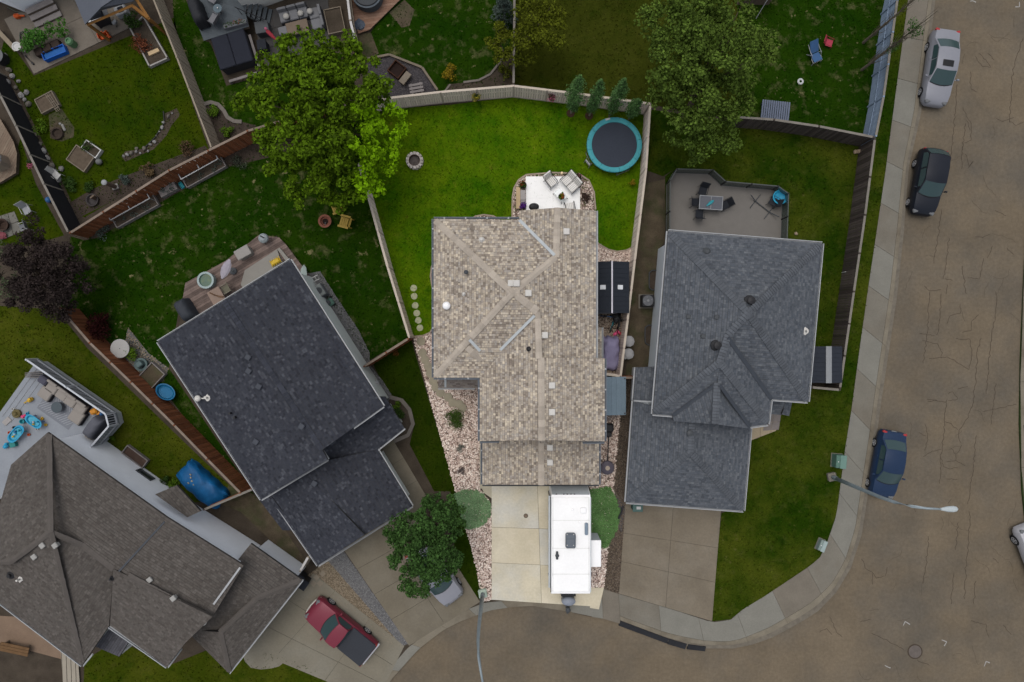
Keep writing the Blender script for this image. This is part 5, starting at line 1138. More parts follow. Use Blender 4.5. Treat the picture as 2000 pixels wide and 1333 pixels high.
        for p in pillars: 
            xh = cs[0][0]+(cs[4][0]-cs[0][0])*(.35+.2*p); MB().box((xh, sgn*hw*.985, .86 if Hh < 1.6 else 1.0), (.18,.03,.035)).build('door_handle', mp, t, local=True)
    if grille: MB().cbox((L*.487, 0, prof[-2][3]-.20), (.06, hw*.95, .16), 0, .02).build('grille', m_trim, t, local=True)
    MB().box((-L*.495, 0, .72), (.02,.32,.15)).build('number_plate', m_plate, t, local=True)
    return t
SED = [(-.5,.72,.60,.72,.0),(-.485,.84,.72,.90,.015),(-.45,.93,.80,.99,.02),(-.34,.99,.84,1.0,.02),(-.15,1,.86,.98,.02),(.12,1,.86,.96,.02),(.24,.99,.82,.96,.03),(.36,.965,.74,.90,.045),(.44,.90,.66,.82,.04),(.48,.78,.58,.70,.03),(.5,.62,.50,.56,.02)]
def place(px_a, px_b, z=.7):
    """car centre and heading from tail and nose pixels"""
    a, b = P(*px_a, z), P(*px_b, z); c = (a+b)/2; return (c.x, c.y, 0), math.atan2(b.y-a.y, b.x-a.x), (b-a).length
loc, rz, L = place((1848,59), (1826,206)); 
car('parked_car', 'silver sedan with a dark sunroof parked nose down by the sidewalk near the top', loc, rz, L, 1.80, 1.44, paint('silver_paint', (.205,.21,.235), .3), SED, (.225,.075,-.19,-.345), sunroof=True, group='cars parked along the kerb')
loc, rz, L = place((1824,293), (1802,420))
HAT = [(-.5,.80,.62,.80,.0),(-.485,.92,.80,1.0,.01),(-.44,.97,.88,1.03,.02),(-.30,1,.90,1.03,.02),(.10,1,.90,1.0,.02),(.22,.99,.86,1.0,.03),(.34,.96,.78,.93,.045),(.42,.90,.70,.85,.04),(.475,.76,.60,.72,.03),(.5,.58,.50,.56,.02)]
car('parked_car', 'black hatchback with a long roof parked by the sidewalk below the silver sedan', loc, rz, L, 1.76, 1.55, paint('black_paint', (.008,.010,.016), .1), HAT, (.20,.03,-.36,-.475), cabw=.80, group='cars parked along the kerb')
loc, rz, L = place((1745,842), (1722,973))
car('parked_car', 'dark blue compact sedan parked under the arm of the street lamp', loc, rz, L, 1.76, 1.46, paint('blue_paint', (.011,.026,.062), .1), SED, (.235,.08,-.22,-.37), group='cars parked along the kerb')
loc, rz, L = place((820,1085), (878,1160))
car('parked_car', 'pale grey car half hidden beneath the dark green round tree', loc, rz, 4.4, 1.78, 1.45, paint('pale_grey_paint', (.235,.24,.27), .3), SED, (.225,.075,-.19,-.345))
loc, rz, L = place((2058,1160), (2004,1022))
SUV = [(-.5,.82,.70,.95,.0),(-.485,.94,.90,1.10,.01),(-.3,1,.98,1.12,.02),(.10,1,.98,1.10,.02),(.22,.99,.94,1.10,.03),(.36,.97,.88,1.05,.04),(.45,.92,.80,.98,.04),(.485,.84,.66,.84,.03),(.5,.74,.52,.62,.02)]
car('parked_car', 'white car with dark trim cut off by the right edge of the photo', loc, rz, 4.7, 1.85, 1.70, paint('white_paint', (.34,.34,.36), .05), SUV, (.21,.07,-.36,-.47), cabw=.82, wr=.36)
# red pickup with a black cover over the bed
loc, rz, L = place((721,1278), (608,1186), .8)
PU = [(-.5,.92,.62,.98,.0),(-.495,.97,.92,1.04,.0),(-.3,1,.98,1.06,.0),(-.08,1,.98,1.06,.0),(.05,1,.98,1.06,.02),(.18,1,.96,1.06,.03),(.27,.99,.92,1.05,.04),(.38,.97,.88,1.0,.05),(.455,.92,.80,.93,.04),(.488,.84,.66,.78,.02),(.5,.76,.52,.60,.01)]
m_red = paint('red_paint', (.15,.022,.038), .2)
tk = car('pickup_truck', 'red pickup truck with a black cover over its bed on the beige driveway', loc, rz, L*1.02, 1.84, 1.66, m_red, PU, (.19,.075,-.07,-.10), cabw=.80, wr=.36, cat='pickup', pillars=(), rear_lamps=False, wb=.61)
Lt = L*1.02
mb = MB(); mb.cbox((-Lt*.30, 0, 1.10), (Lt*.385, 1.72, .07), 0, .04); mb.build('bed_cover', mat('black_vinyl', (.024,.027,.034), .55, .06, 1), tk, local=True)
for s in (-1, 1): MB().cbox((-Lt*.483, s*.80, .95), (.14,.16,.30), 0, .02).build('taillight', m_tail, tk, local=True)
mb = MB(); mb.tube([(Lt*.46,-.80,.62),(Lt*.50,-.45,.62),(Lt*.51,0,.62),(Lt*.50,.45,.62),(Lt*.46,.80,.62)], .07, 6); mb.build('front_bumper', mat('chrome', (.42,.40,.36), .3, .05, 2, metal=.5), tk, local=True)
MB().box((-Lt*.51, 0, .58), (.14,1.7,.16)).build('rear_bumper', m_rim, tk, local=True)
# ---------------------------------------------------------------- travel trailer
c = P(1115, 1058, 0); tr = thing('travel_trailer', 'white travel trailer with slide-out and grey roof air conditioner on the pale driveway', 'trailer', (c.x, c.y, 0))
ZT = 2.95; m_tw = mat('trailer_white', (.82,.82,.82), .5, .03, .6, fine=.02); m_tg = mat('trailer_grey', (.42,.45,.47), .5, .05, 1)
a0, a1, a2, a3 = P2(1077,964,ZT), P2(1153,964,ZT), P2(1153,1166,ZT), P2(1077,1166,ZT)
x0, x1, y1, y0 = a0[0], a1[0], a0[1]+.0, a2[1]
prof = [(y1+.12,.55),(y1+.22,1.6),(y1+.02,2.5),(y1-.10,ZT-.05),(y1-.35,ZT),(y0+.55,ZT),(y0+.15,ZT-.12),(y0-.05,2.3),(y0-.05,.9),(y0+.25,.55)]
mb = MB(); n = len(prof)
mb.add([(x0, y, z) for y, z in prof]+[(x1, y, z) for y, z in prof], [tuple(range(n)), tuple(range(n, 2*n))[::-1]]+[(i, n+i, n+(i+1)%n, (i+1)%n) for i in range(n)])
mb.build('body', m_tw, tr)
mb = MB(); mb.cbox(((x0+x1)/2, (y0+y1)/2+.05, ZT+.012), (x1-x0-.10, y1-y0-.55, .03), 0, .02); mb.build('roof_membrane', mat('roof_membrane', (.80,.80,.79), .6, .05, .5, fine=.03, col2=(.73,.725,.70), thr=(.52,.72)), tr)
for f in (.22,.47,.74): MB().box(((x0+x1)/2, y0+(y1-y0)*f, ZT+.03), (x1-x0-.12,.05,.008)).build('sealant_seam', mat('sealant', (.66,.66,.64), .6, .05, 2), tr)
for s in (x0+.09, x1-.09): MB().box((s, (y0+y1)/2+.05, ZT+.03), (.05,y1-y0-.6,.008)).build('sealant_seam', mat('sealant', (.66,.66,.64)), tr)
rp = [(y1+.14,.56),(y1+.235,1.6),(y1+.035,2.5),(y1-.085,2.93)]; mb = MB(); mb.loft([[Vector((x, y, z)) for x in (x0+.05, x1-.05)] for y, z in rp], closed=False, cap=False); mb.build('rear_panel', mat('trailer_rear_grey', (.46,.50,.52), .6, .05, 1), tr)
MB().box(((x0+x1)/2, y1+.26, .62), (x1-x0, .12, .2)).build('rear_bumper', m_black, tr)
for k in range(5): c = Vector((x0+.55+k*.22 if k > 0 else x0+.3, y1-.06, ZT-.03)); MB().cbox(tuple(c), (.10,.05,.05)).build('marker_light', m_black, tr)
for s in (x0-.03, x1+.03): MB().box((s, (y0+y1)/2, ZT-.10), (.05, y1-y0-.5, .07)).build('roof_trim', m_tg if s > x0 else m_dkgrey, tr)
aw = MB(); aw.tube([(x0-.10, y1-.2, 2.72), (x0-.10, y0+.5, 2.72)], .075, 8); aw.build('awning', m_tg, tr)
for y in (y1-.25, y0+.85): MB().box((x0-.09, y, 2.0), (.06,.08,1.4)).build('awning_arm', m_black, tr)
# slide-out
sx1 = P(1173,0,2.3).x; sy1, sy0 = P(0,1056,2.3).y, P(0,1107,2.3).y
sm = MB(); sm.box(((x1+sx1)/2, (sy0+sy1)/2, 1.5), (sx1-x1, sy1-sy0, 1.6)); so = sm.build('slide_out', m_tg, tr); MB().cbox(((x1+sx1)/2+.01, (sy0+sy1)/2, 2.32), (sx1-x1+.04, sy1-sy0+.04, .06)).build('slide_out_roof', m_tw, so)
MB().box((sx1+.015, (sy0+sy1)/2, 1.7), (.03, .9, .6)).build('window', m_glass, so)
def on_roof(nm, px, py, d, m, z=ZT+.03, b=.04, lift=0): c = P(px, py, z); return MB().cbox((c.x, c.y, z+d[2]/2+lift), d, 0, b).build(nm, m, tr)
ac = on_roof('air_conditioner', 1114, 1055, (.62,.92,.28), mat('ac_shroud_grey', (.10,.115,.135), .5, .08, 2), b=.08)
for dx in (-.2, .2):
    for dy in (-.33, .33): c = P(1114,1055,ZT+.3); MB().cyl((c.x+dx, c.y+dy, ZT+.305), .03, .015, 8).build('shroud_screw', m_ventw, ac)
c = P(1114,1055,ZT+.3); MB().box((c.x, c.y+.06, ZT+.312), (.5,.02,.01)).build('shroud_seam', m_dkgrey, ac)
on_roof('roof_hatch', 1139, 997, (.38,.36,.10), m_tw); on_roof('fridge_vent', 1145, 1033, (.20,.74,.14), mat('vent_blue_grey', (.16,.21,.26), .5, .08, 2)); on_roof('vent_cap', 1118, 996, (.14,.14,.08), m_tw); on_roof('vent_cap', 1132, 1020, (.16,.14,.05), m_tw)
an = MB(); c = P(1088,1085,ZT+.05); an.cbox((c.x, c.y, ZT+.10), (.14,.50,.10), 0, .04); an.lathe([(.12,0),(.12,.06),(.05,.10)], (c.x, c.y, ZT+.09), 12); an.build('antenna', m_dkgrey, tr)
# hitch, propane cover, wheels, windows
mb = MB(); ym = y0-.05
for s in (-1, 1): mb.tube([((x0+x1)/2+s*.75, ym+.2, .52), ((x0+x1)/2+.0, ym-1.75, .52)], .05, 6)
mb.tube([((x0+x1)/2, ym-1.6, .52), ((x0+x1)/2, ym-2.0, .52)], .07, 6); mb.lathe([(.16,.8),(.17,.95),(.10,1.0),(.02,1.0)], ((x0+x1)/2, ym-1.62, 0), 12); mb.tube([((x0+x1)/2, ym-1.62, .05), ((x0+x1)/2, ym-1.62, .9)], .045, 8); mb.build('hitch', m_dkgrey, tr)
pc = MB(); pc.lathe([(.36,0),(.36,.55),(.30,.66),(.05,.70)], ((x0+x1)/2+.02, ym-1.0, .55), 16, 1.25, .75); pc.build('propane_cover', mat('propane_grey', (.20,.22,.26), .45, .1, 2), tr, smooth=True)
MB().cbox(((x0+x1)/2+.02, ym-.55, .85), (.95,.30,.35), 0, .02).build('battery_box', m_black, tr)
for s, xx in ((-1, x0+.12), (1, x1-.12)):
    for yy in (-.45, .45):
        w = MB(); w.loft([[Vector((xx+s*o, (y0+y1)/2+.5+yy+r_*math.cos(2*math.pi*k/16), .36+r_*math.sin(2*math.pi*k/16))) for k in range(16)] for r_, o in ((.2,-.1),(.36,-.1),(.36,.1),(.2,.12))]); wo_ = w.build('wheel', m_tyre, tr); 
for yy in (-1.8, 1.2): MB().box((x0-.01, (y0+y1)/2+yy, 1.9), (.03,.9,.6)).build('window', m_glass, tr)
MB().box((x0-.012, (y0+y1)/2-.4, 1.55), (.03,.66,1.8)).build('door', m_tg, tr)
# ---------------------------------------------------------------- street lamps
m_pole = mat('galvanised_steel', (.22,.26,.28), .5, .12, 2, metal=.2); m_lum = mat('lamp_housing', (.36,.40,.41), .5, .06, 2)
def street_lamp(label, base, pts, head_dir, head=True, base_m=None):
    b = P(*base, GZ); t = thing('street_lamp', label, 'street lamp', (b.x, b.y, GZ), 0, 'davit street lamps')
    MB().cbox((b.x, b.y, GZ+.12), (.55,.55,.26), .2, .05).build('base', base_m or m_conc, t)
    n = len(pts); MB().tube([Vector(p)+Vector((b.x, b.y, 0)) for p in pts], [.13-.075*i/(n-1) for i in range(n)], 10).build('pole', m_pole, t, smooth=True)
    MB().cbox((b.x, b.y, GZ+.55), (.24,.26,.5), .2, .05).build('access_door', m_pole, t)
    e = Vector(pts[-1])+Vector((b.x, b.y, 0)); d = Vector(head_dir).normalized(); a = math.atan2(d.y, d.x)
    h = MB(); rings = []
    for k, (s_, w_) in enumerate([(-.05,.05),(.15,.10),(.40,.155),(.68,.17),(.85,.13),(.92,.04)]):
        c = e+d*s_; sd_ = Vector((-d.y, d.x, 0)); rings.append([c+sd_*w_*math.cos(2*math.pi*j/12)+Vector((0,0,.07*math.sin(2*math.pi*j/12)*(w_/.17+.2))) for j in range(12)])
    h.loft(rings); lh_ = h.build('lamp_head', m_lum, t, smooth=True); MB().cbox(tuple(e+d*.5-Vector((0,0,.09))), (.45,.22,.05), a).build('lens', m_lamp, lh_)
street_lamp('grey street lamp arching over the dark blue sedan', (1623,931), [(0,0,.2),(0,0,3),(.02,0,5.8),(.18,0,7.0),(.55,0,7.85),(1.1,-.0,8.3),(1.75,0,8.45)], (1,.0,0))
m_gbase = mat('pale_green_base', (.33,.40,.33), .8, .1, 2)
street_lamp('grey street lamp at the lot corner by the pale driveway, arm leaving the bottom edge', (943,1158), [(0,0,.2),(0,0,3),(0,-.02,5.2),(.03,-.15,6.8),(.12,-.5,7.8),(.25,-1.0,8.3),(.4,-1.7,8.5)], (.2,-1,0), base_m=m_gbase)
# utility boxes
m_util = mat('utility_green', (.075,.145,.115), .6, .12, 2); m_util2 = mat('utility_sage', (.17,.215,.20), .6, .1, 2)
def utility(label, px, py, d, rz, m, m2, z=GZ):
    b = P(px, py, z); t = thing('utility_box', label, 'utility box', (b.x, b.y, z), rz)
    MB().cbox((0,0,d[2]/2), d, 0, .03).build('cabinet', m, t, local=True); MB().cbox((d[0]*.18,0,d[2]+.02), (d[0]*.62,d[1]+.03,.06), 0, .02).build('lid', m2, t, local=True)
    MB().box((0,0,.03), (d[0]+.08,d[1]+.08,.06)).build('pad', m_conc, t, local=True); MB().cyl((-d[0]*.3,0,d[2]), .03, .03, 8).build('lock', m_white, t, local=True)
utility('green transformer box on the grass just above the right street lamp', 1633, 899, (.66,.84,.70), R(-4), m_util, mat('utility_light', (.115,.20,.17), .6, .1, 2))
utility('pale sage pedestal box on the lawn corner by the curved sidewalk', 1601, 1063, (.42,.72,.45), R(-22), m_util2, mat('utility_sage_lid', (.25,.31,.30), .6, .08, 2))
# manhole, ramps, paint marks
c = P(1787,1273,0); t = thing('manhole_cover', 'round grey manhole cover in the street near the bottom right', 'manhole', (c.x, c.y, 0)); MB().cyl((c.x, c.y, -.05), .42, .065, 28).build('cover', mat('cast_iron', (.10,.085,.075), .7, .2, 3), t); MB().lathe([(.43,-.05),(.50,-.05),(.50,.012),(.43,.012)], (c.x, c.y, 0), 28).build('ring', m_seal, t)
m_rub = mat('black_rubber', (.022,.023,.026), .8, .15, 3)
def ramp(label, a, b, c, d, n):
    A_, B_, C_, D_ = (Vector(p) for p in (a, b, c, d)); m_ = P(*((A_+C_)/2), 0); t = thing('kerb_ramp', label, 'kerb ramp', (m_.x, m_.y, 0), 0, 'black rubber kerb ramps')
    for k in range(n):
        p = [A_.lerp(B_, k/n), A_.lerp(B_, (k+1)/n), D_.lerp(C_, (k+1)/n), D_.lerp(C_, k/n)]; w = [P(x[0], x[1], .0) for x in p]; mb = MB()
        e = .006; mb.add([(w[0].x, w[0].y, .20), (w[1].x, w[1].y, .20), (w[2].x, w[2].y, .12), (w[3].x, w[3].y, .12)]+[(v.x, v.y, .004) for v in w], [(0,1,2,3),(0,4,5,1),(1,5,6,2),(2,6,7,3),(3,7,4,0),(7,6,5,4)]); mb.build('ramp_section', m_rub, t)
ramp('long black rubber ramp on the kerb of the grey-brown driveway', (1211,1211), (1305,1246), (1302,1256), (1208,1221), 3)
ramp('black rubber ramp piece in the middle of the kerb at the grey-brown driveway', (1306,1246), (1340,1256), (1337,1267), (1303,1257), 1)
ramp('short black rubber ramp at the right end beside the tip of the front lawn', (1343,1257), (1377,1261), (1376,1271), (1341,1267), 1)
ramp('black rubber ramp on the far kerb at the right edge, upper piece', (2006,650), (2003,692), (1994,691), (1996,650), 1)
ramp('black rubber ramp on the far kerb at the right edge, longer lower piece', (2003,830), (2006,900), (1997,902), (1991,830), 2)
m_paint = mat('white_road_paint', (.27,.26,.245), .8, .2, 8)
PM = [(1764,1222,1768,1214,1777,1220,'white angle mark on the road above the manhole cover'),(1839,1250,1849,1254,1844,1262,'white angle mark on the road right of the manhole cover'),(1728,1300,1734,1303,1739,1305,'white angle mark on the road left of the manhole cover'),(1922,1302,1926,1292,1933,1295,'white angle mark at the bottom right corner of the road'),(1894,3,1900,2,1906,5,'white angle mark at the top edge of the road above the silver sedan'),(1991,4,1991,14,1983,14,'white angle mark in the top right corner of the road')]
for x0_, y0_, x1_, y1_, x2_, y2_, lab in PM:
    mb = MB(); 
    ribbon(mb, [(x0_,y0_),(x1_,y1_)], .075, .009); ribbon(mb, [(x1_,y1_),(x2_,y2_)], .075, .0105)
    c = P(x1_, y1_, 0); o = mb.build('road_mark', m_paint, None, origin=(c.x, c.y, 0)); tag(o, lab, 'road marking', 'white survey marks on the road')
MBs = MB(); c = P(1027,1008,.17); t = thing('drain_cap', 'small round brown cap set in the pale driveway', 'drain cap', (c.x, c.y, .155)); MB().cyl((0,0,0), .12, .012, 16).build('cap', mat('rust_cap', (.16,.12,.09), .7, .2, 4), t, local=True); MB().lathe([(.12,0),(.15,0),(.15,.008),(.12,.008)], (0,0,0), 16).build('rim', m_seal, t, local=True)
# ================================================================ THINGS IN THE YARDS
def one(name, label, cat, mb_or_fn, m, px, z=GZ, rz=0.0, smooth=False, group=None):
    """a thing that is one mesh, modelled about its own base"""
    b = P(px[0], px[1], z); mb = MB(); mb_or_fn(mb); o = mb.build(name, m, None, smooth, local=True); o.location = b; o.rotation_euler = (0,0,rz); WM[o.name] = Matrix.Translation(b) @ Matrix.Rotation(rz, 4, 'Z')
    return tag(o, label, cat, group)
def at(name, label, cat, px, z=GZ, rz=0.0, group=None): b = P(px[0], px[1], z); return thing(name, label, cat, (b.x, b.y, z), rz, group)
def part(t, name, m, fn, smooth=False): mb = MB(); fn(mb); return mb.build(name, m, t, smooth, local=True)
m_wood = mat('weathered_wood', (.13,.10,.075), .9, .25, 2, stretch=(1,8,1)); m_woodt = mat('tan_wood', (.40,.30,.18), .85, .15, 2); m_timber = mat('orange_timber', (.20,.095,.025), .75, .2, 2)
m_terra = mat('terracotta', (.19,.075,.05), .85, .15, 3); m_pot = mat('dark_pot', (.035,.03,.03), .7, .15, 3)
m_grey = mat('mid_grey', (.115,.12,.13), .75, .1, 2); m_char = mat('charcoal_fabric', (.020,.022,.027), .85, .15, 2); m_lgrey = mat('light_grey', (.24,.25,.26), .7, .08, 2)
m_whp = mat('white_plastic', (.40,.40,.39), .5, .06, 2); m_alu = mat('aluminium', (.36,.37,.38), .4, .06, 2, metal=.3)
# ---------------------------------------------------------------- middle yard
c = at('trampoline', 'round trampoline with turquoise edge pad and dark jumping mat in the fence corner', 'trampoline', (1196,291))
m_mat = mat('jumping_mat', (.036,.042,.056), .85, .05, 1); m_pad = mat('turquoise_pad', (.045,.25,.285), .6, .10, 1.5); m_steel = mat('steel_tube', (.2,.21,.22), .45, .08, 2, metal=.3)
RO, RI, ZTR = 1.80, 1.46, .88
part(c, 'jumping_mat', m_mat, lambda mb: mb.lathe([(.02,ZTR-.045),(.7,ZTR-.04),(RI+.03,ZTR-.02),(RI+.03,ZTR-.03),(.02,ZTR-.055)], n=48))
def pad(k):
    mb = MB(); n = 8; rings = []
    a0, a1 = 2*math.pi*k/8+.20, 2*math.pi*(k+1)/8+.20-.012
    for j in range(n+1):
        a = a0+(a1-a0)*j/n; u = Vector((math.cos(a), math.sin(a), 0)); rings.append([u*r_+Vector((0,0,z)) for r_, z in ((RI,ZTR-.02),(RI+.02,ZTR+.025),(RI+.17,ZTR+.045),(RO-.03,ZTR+.03),(RO,ZTR-.03),(RO-.03,ZTR-.05),(RI+.02,ZTR-.05))])
    mb.loft(rings); return mb.build('edge_pad', m_pad, c, local=True)
for k in range(8):
    pad(k)
    a = 2*math.pi*k/8+.6; MB().box(((RI+.26)*math.cos(a), (RI+.26)*math.sin(a), ZTR+.05), (.10,.02,.012), a).build('pad_tie', m_dkgrey, c, local=True)
MB().box(((RI+.24)*math.cos(1.83), (RI+.24)*math.sin(1.83), ZTR+.052), (.12,.30,.012), 1.83).build('label_patch', m_whp, c, local=True)
for k in range(4):
    a = 2*math.pi*k/4+.4; d = .28; pts = [((RO-.08)*math.cos(a-d), (RO-.08)*math.sin(a-d), ZTR-.06), ((RO-.02)*math.cos(a-d*.9), (RO-.02)*math.sin(a-d*.9), .03), ((RO-.02)*math.cos(a+d*.9), (RO-.02)*math.sin(a+d*.9), .03), ((RO-.08)*math.cos(a+d), (RO-.08)*math.sin(a+d), ZTR-.06)]
    MB().tube(pts, .025, 6).build('leg', m_steel, c, local=True)
MB().tube([((RO-.08)*math.cos(2*math.pi*k/32), (RO-.08)*math.sin(2*math.pi*k/32), ZTR-.06) for k in range(33)], .025, 6).build('frame_ring', m_steel, c, local=True)
MB().tube([(-1.75,-.75,.75),(-1.9,-.95,.05)], .02, 5).build('ladder_rail', m_steel, c, local=True); MB().tube([(-1.45,-1.15,.75),(-1.6,-1.3,.05)], .02, 5).build('ladder_rail', m_steel, c, local=True)
for z in (.25, .5): MB().box((-1.68,-1.03,z), (.42,.07,.03), R(-52)).build('ladder_step', m_steel, c, local=True)
# stone fire pit ring
t = at('fire_pit', 'round pale stone fire pit ring in the bright lawn', 'fire pit', (811,316)); m_blk = [mat('pale_block', (.42,.38,.34), .9, .18, 3, bump=.3), mat('pale_block_b', (.52,.47,.43), .9, .18, 3, bump=.3)]
for row in range(2):
    for k in range(14):
        a = 2*math.pi*(k+.5*row)/14; MB().cbox((.46*math.cos(a), .46*math.sin(a), .10+.19*row), (.21,.185,.175), a, .02).build('stone', m_blk[(k+row) % 2], t, local=True)
part(t, 'ash', mat('ash', (.13,.11,.10), .95, .4, 5), lambda mb: mb.lathe([(.37,.0),(.37,.12),(.15,.15),(.01,.16)], n=16)); part(t, 'liner', mat('rusty_steel', (.09,.06,.045), .8, .3, 4), lambda mb: mb.lathe([(.375,0),(.375,.39),(.345,.39),(.345,.0)], n=24))
# hanging flower baskets on the fence
def basket(label, px, m_fl, seed, z=1.15):
    b = P(px[0], px[1], z); t = thing('hanging_basket', label, 'flower basket', (b.x, b.y, z), 0, 'flower baskets on fences')
    part(t, 'pot', m_pot, lambda mb: mb.lathe([(.10,0),(.20,.18),(.18,.18),(.05,.05)], n=14)); part(t, 'bracket', m_black, lambda mb: mb.tube([(0,.25,.45),(0,.1,.5),(0,0,.42),(0,0,.2)], .012, 5))
    q = random.Random(seed); cs = [(b.x+q.uniform(-.2,.2), b.y+q.uniform(-.2,.2), z+q.uniform(.10,.34)) for _ in range(9)]
    leaves('foliage', cs[:6], np.full((6,3), .15), np.full(6, 35), (.05,.10), L_mid, t, seed); leaves('blossom', cs[3:], np.full((6,3), .2), np.full(6, 34), (.05,.10), m_fl, t, seed+1)
F_yel = leafmat('yellow_blossom', (.40,.33,.04), .3); F_pink = leafmat('pink_blossom', (.45,.12,.20), .4); F_purp = leafmat('purple_blossom', (.11,.035,.22), .4); F_red = leafmat('red_blossom', (.35,.05,.02), .4); F_cream = leafmat('cream_blossom', (.5,.42,.22), .3)
basket('flower basket with yellow blooms hanging on the pale back fence', (931,193), F_yel, 201); basket('flower basket with pink blooms hanging on the pale back fence', (1077,193), F_pink, 202); basket('pink flower basket hanging on the black screened fence', (65,322), F_pink, 203)
# patio furniture with striped white cushions
m_str = mat('striped_cushion', (.66,.645,.61), .85, .05, 2); m_strd = mat('stripe_grey', (.28,.27,.27), .85, .05, 2)
def sling(label, px, rz, n_seats=1, name='patio_chair', cat='patio chair'):
    t = at(name, label, cat, px, GZ+.07, rz, 'black framed patio seats with striped cushions'); w = .58*n_seats
    for k in range(n_seats):
        y = (k-(n_seats-1)/2)*.58
        s_ = part(t, 'seat_cushion', m_str, lambda mb: mb.cbox((.02,y,.42), (.56,.54,.10), 0, .03)); b_ = part(t, 'back_cushion', m_str, lambda mb: mb.cbox((-.40,y,.68), (.10,.54,.62), 0, .03, 0, R(-24)))
        for j in range(5):
            yy = y-.22+.11*j
            part(s_, 'stripe', m_strd, lambda mb: mb.box((.02,yy,.4725), (.53,.022,.006))); part(b_, 'stripe', m_strd, lambda mb: mb.box((-.345,yy,.69), (.006,.022,.58), 0, 0, R(-24)))
    for s in (-1, 1):
        y = s*(w/2+.02)
        part(t, 'arm', m_black, lambda mb: mb.tube([(-.55,y,.92),(-.42,y,.66),(-.25,y,.62),(.10,y,.65),(.30,y,.60),(.36,y,.45),(.30,y,.02)], .022, 6)); part(t, 'leg', m_black, lambda mb: mb.tube([(-.25,y,.60),(-.38,y,.02)], .02, 6))
    part(t, 'back_frame', m_black, lambda mb: mb.tube([(-.56,-w/2,.94),(-.56,w/2,.94)], .02, 6)); part(t, 'seat_frame', m_black, lambda mb: mb.box((.0,0,.35), (.56,w,.03)))
    return t
sling('single patio chair with striped white cushion at the top of the white patio', (1076,358), R(-52)); sling('two-seat patio bench with striped white cushions by the pink flowers', (1112,362), R(-139), 2, 'patio_loveseat', 'patio bench'); sling('patio chair with striped cushion half under the tan roof edge', (1112,408), R(100))
t = at('coffee_table', 'glass patio table holding a leafy flower bowl on the white patio', 'table', (1094,384), GZ+.07, R(-50))
part(t, 'table_top', mat('frosted_glass', (.62,.66,.66), .15, .03, 2, spec=.7), lambda mb: mb.cbox((0,0,.44), (.78,.50,.025), 0, .04)); 
for sx in (-1, 1):
    for sy in (-1, 1): part(t, 'leg', m_black, lambda mb: mb.tube([(sx*.33,sy*.19,.43),(sx*.36,sy*.22,.2),(sx*.44,sy*.27,.0)], .018, 5))
def potplant(label, px, z, r, h, m_p, m_l, m_f, seed, name='flower_pot', cat='flower pot', lf=(.05,.11), n=8):
    b = P(px[0], px[1], z); t = thing(name, label, cat, (b.x, b.y, z)); part(t, 'pot', m_p, lambda mb: mb.lathe([(r*.7,0),(r,h),(r*.86,h),(r*.6,h*.3)], n=14)); q = random.Random(seed)
    cs = [(b.x+q.uniform(-r,r)*.8, b.y+q.uniform(-r,r)*.8, z+h+q.uniform(.02,.2)) for _ in range(n)]
    leaves('foliage', cs, np.full((n,3), r*.62), np.full(n, 30), lf, m_l, t, seed)
    if m_f: leaves('blossom', [(x, y, zz+.06) for x, y, zz in cs[:n//2+1]], np.full((n//2+1,3), r*.6), np.full(n//2+1, 20), (.04,.08), m_f, t, seed+1)
potplant('leafy flower bowl on the glass patio table', (1096,385), GZ+.53, .20, .12, m_pot, L_lm2, F_red, 211)
potplant('flower pot with red blooms at the left edge of the white patio', (1022,364), GZ+.03, .22, .3, m_pot, L_mid, F_red, 212); potplant('pot of purple flowers in the corner between patio and tan roof', (1021,404), GZ+.03, .24, .3, m_pot, F_purp, F_purp, 213); potplant('pot of pink flowers behind the striped patio bench', (1128,348), GZ+.03, .22, .28, m_pot, L_mid, F_pink, 214)
t = at('planter_box', 'grey stone planter box along the left edge of the white patio', 'planter', (1021,387), GZ); part(t, 'box', mat('planter_stone', (.24,.22,.215), .9, .12, 2), lambda mb: mb.cbox((0,0,.16), (.30,.92,.32), 0, .015)); part(t, 'slab', mat('planter_top', (.30,.28,.27), .9, .12, 2), lambda mb: mb.box((0,.12,.33), (.32,.62,.03)))
t = at('bench', 'pale tan timber board lying beside the planter on the gravel', 'bench', (1012,389), GZ); part(t, 'plank', m_woodt, lambda mb: mb.box((0,0,.36), (.27,1.42,.05)));
for y in (-.5,.5): part(t, 'leg', m_woodt, lambda mb: mb.box((0,y,.17), (.22,.08,.33)))
one('globe_light', 'small warm white globe light in the gravel at the top of the patio', 'garden light', lambda mb: (mb.cyl((0,0,0), .05, .12, 8), mb.blob((0,0,.19), (.2,.2,.2), 1, 10, 7, 0)), mat('globe_cream', (.75,.58,.36), .4, .02, 2), (1097,340))
t = at('barbecue', 'black kettle of a barbecue peeking out from the tan roof at the patio', 'barbecue', (1042,409), GZ+.07); part(t, 'lid', m_black, lambda mb: mb.lathe([(.34,.72),(.33,.85),(.22,1.0),(.02,1.05)], n=16, sy=.7)); part(t, 'bowl', m_black, lambda mb: mb.lathe([(.06,.5),(.28,.58),(.34,.715)], n=16, sy=.7))
for a in (.5, 2.6, 4.7): part(t, 'leg', m_steel, lambda mb: mb.tube([(.1*math.cos(a),.1*math.sin(a),.55),(.3*math.cos(a),.25*math.sin(a),0)], .016, 5))
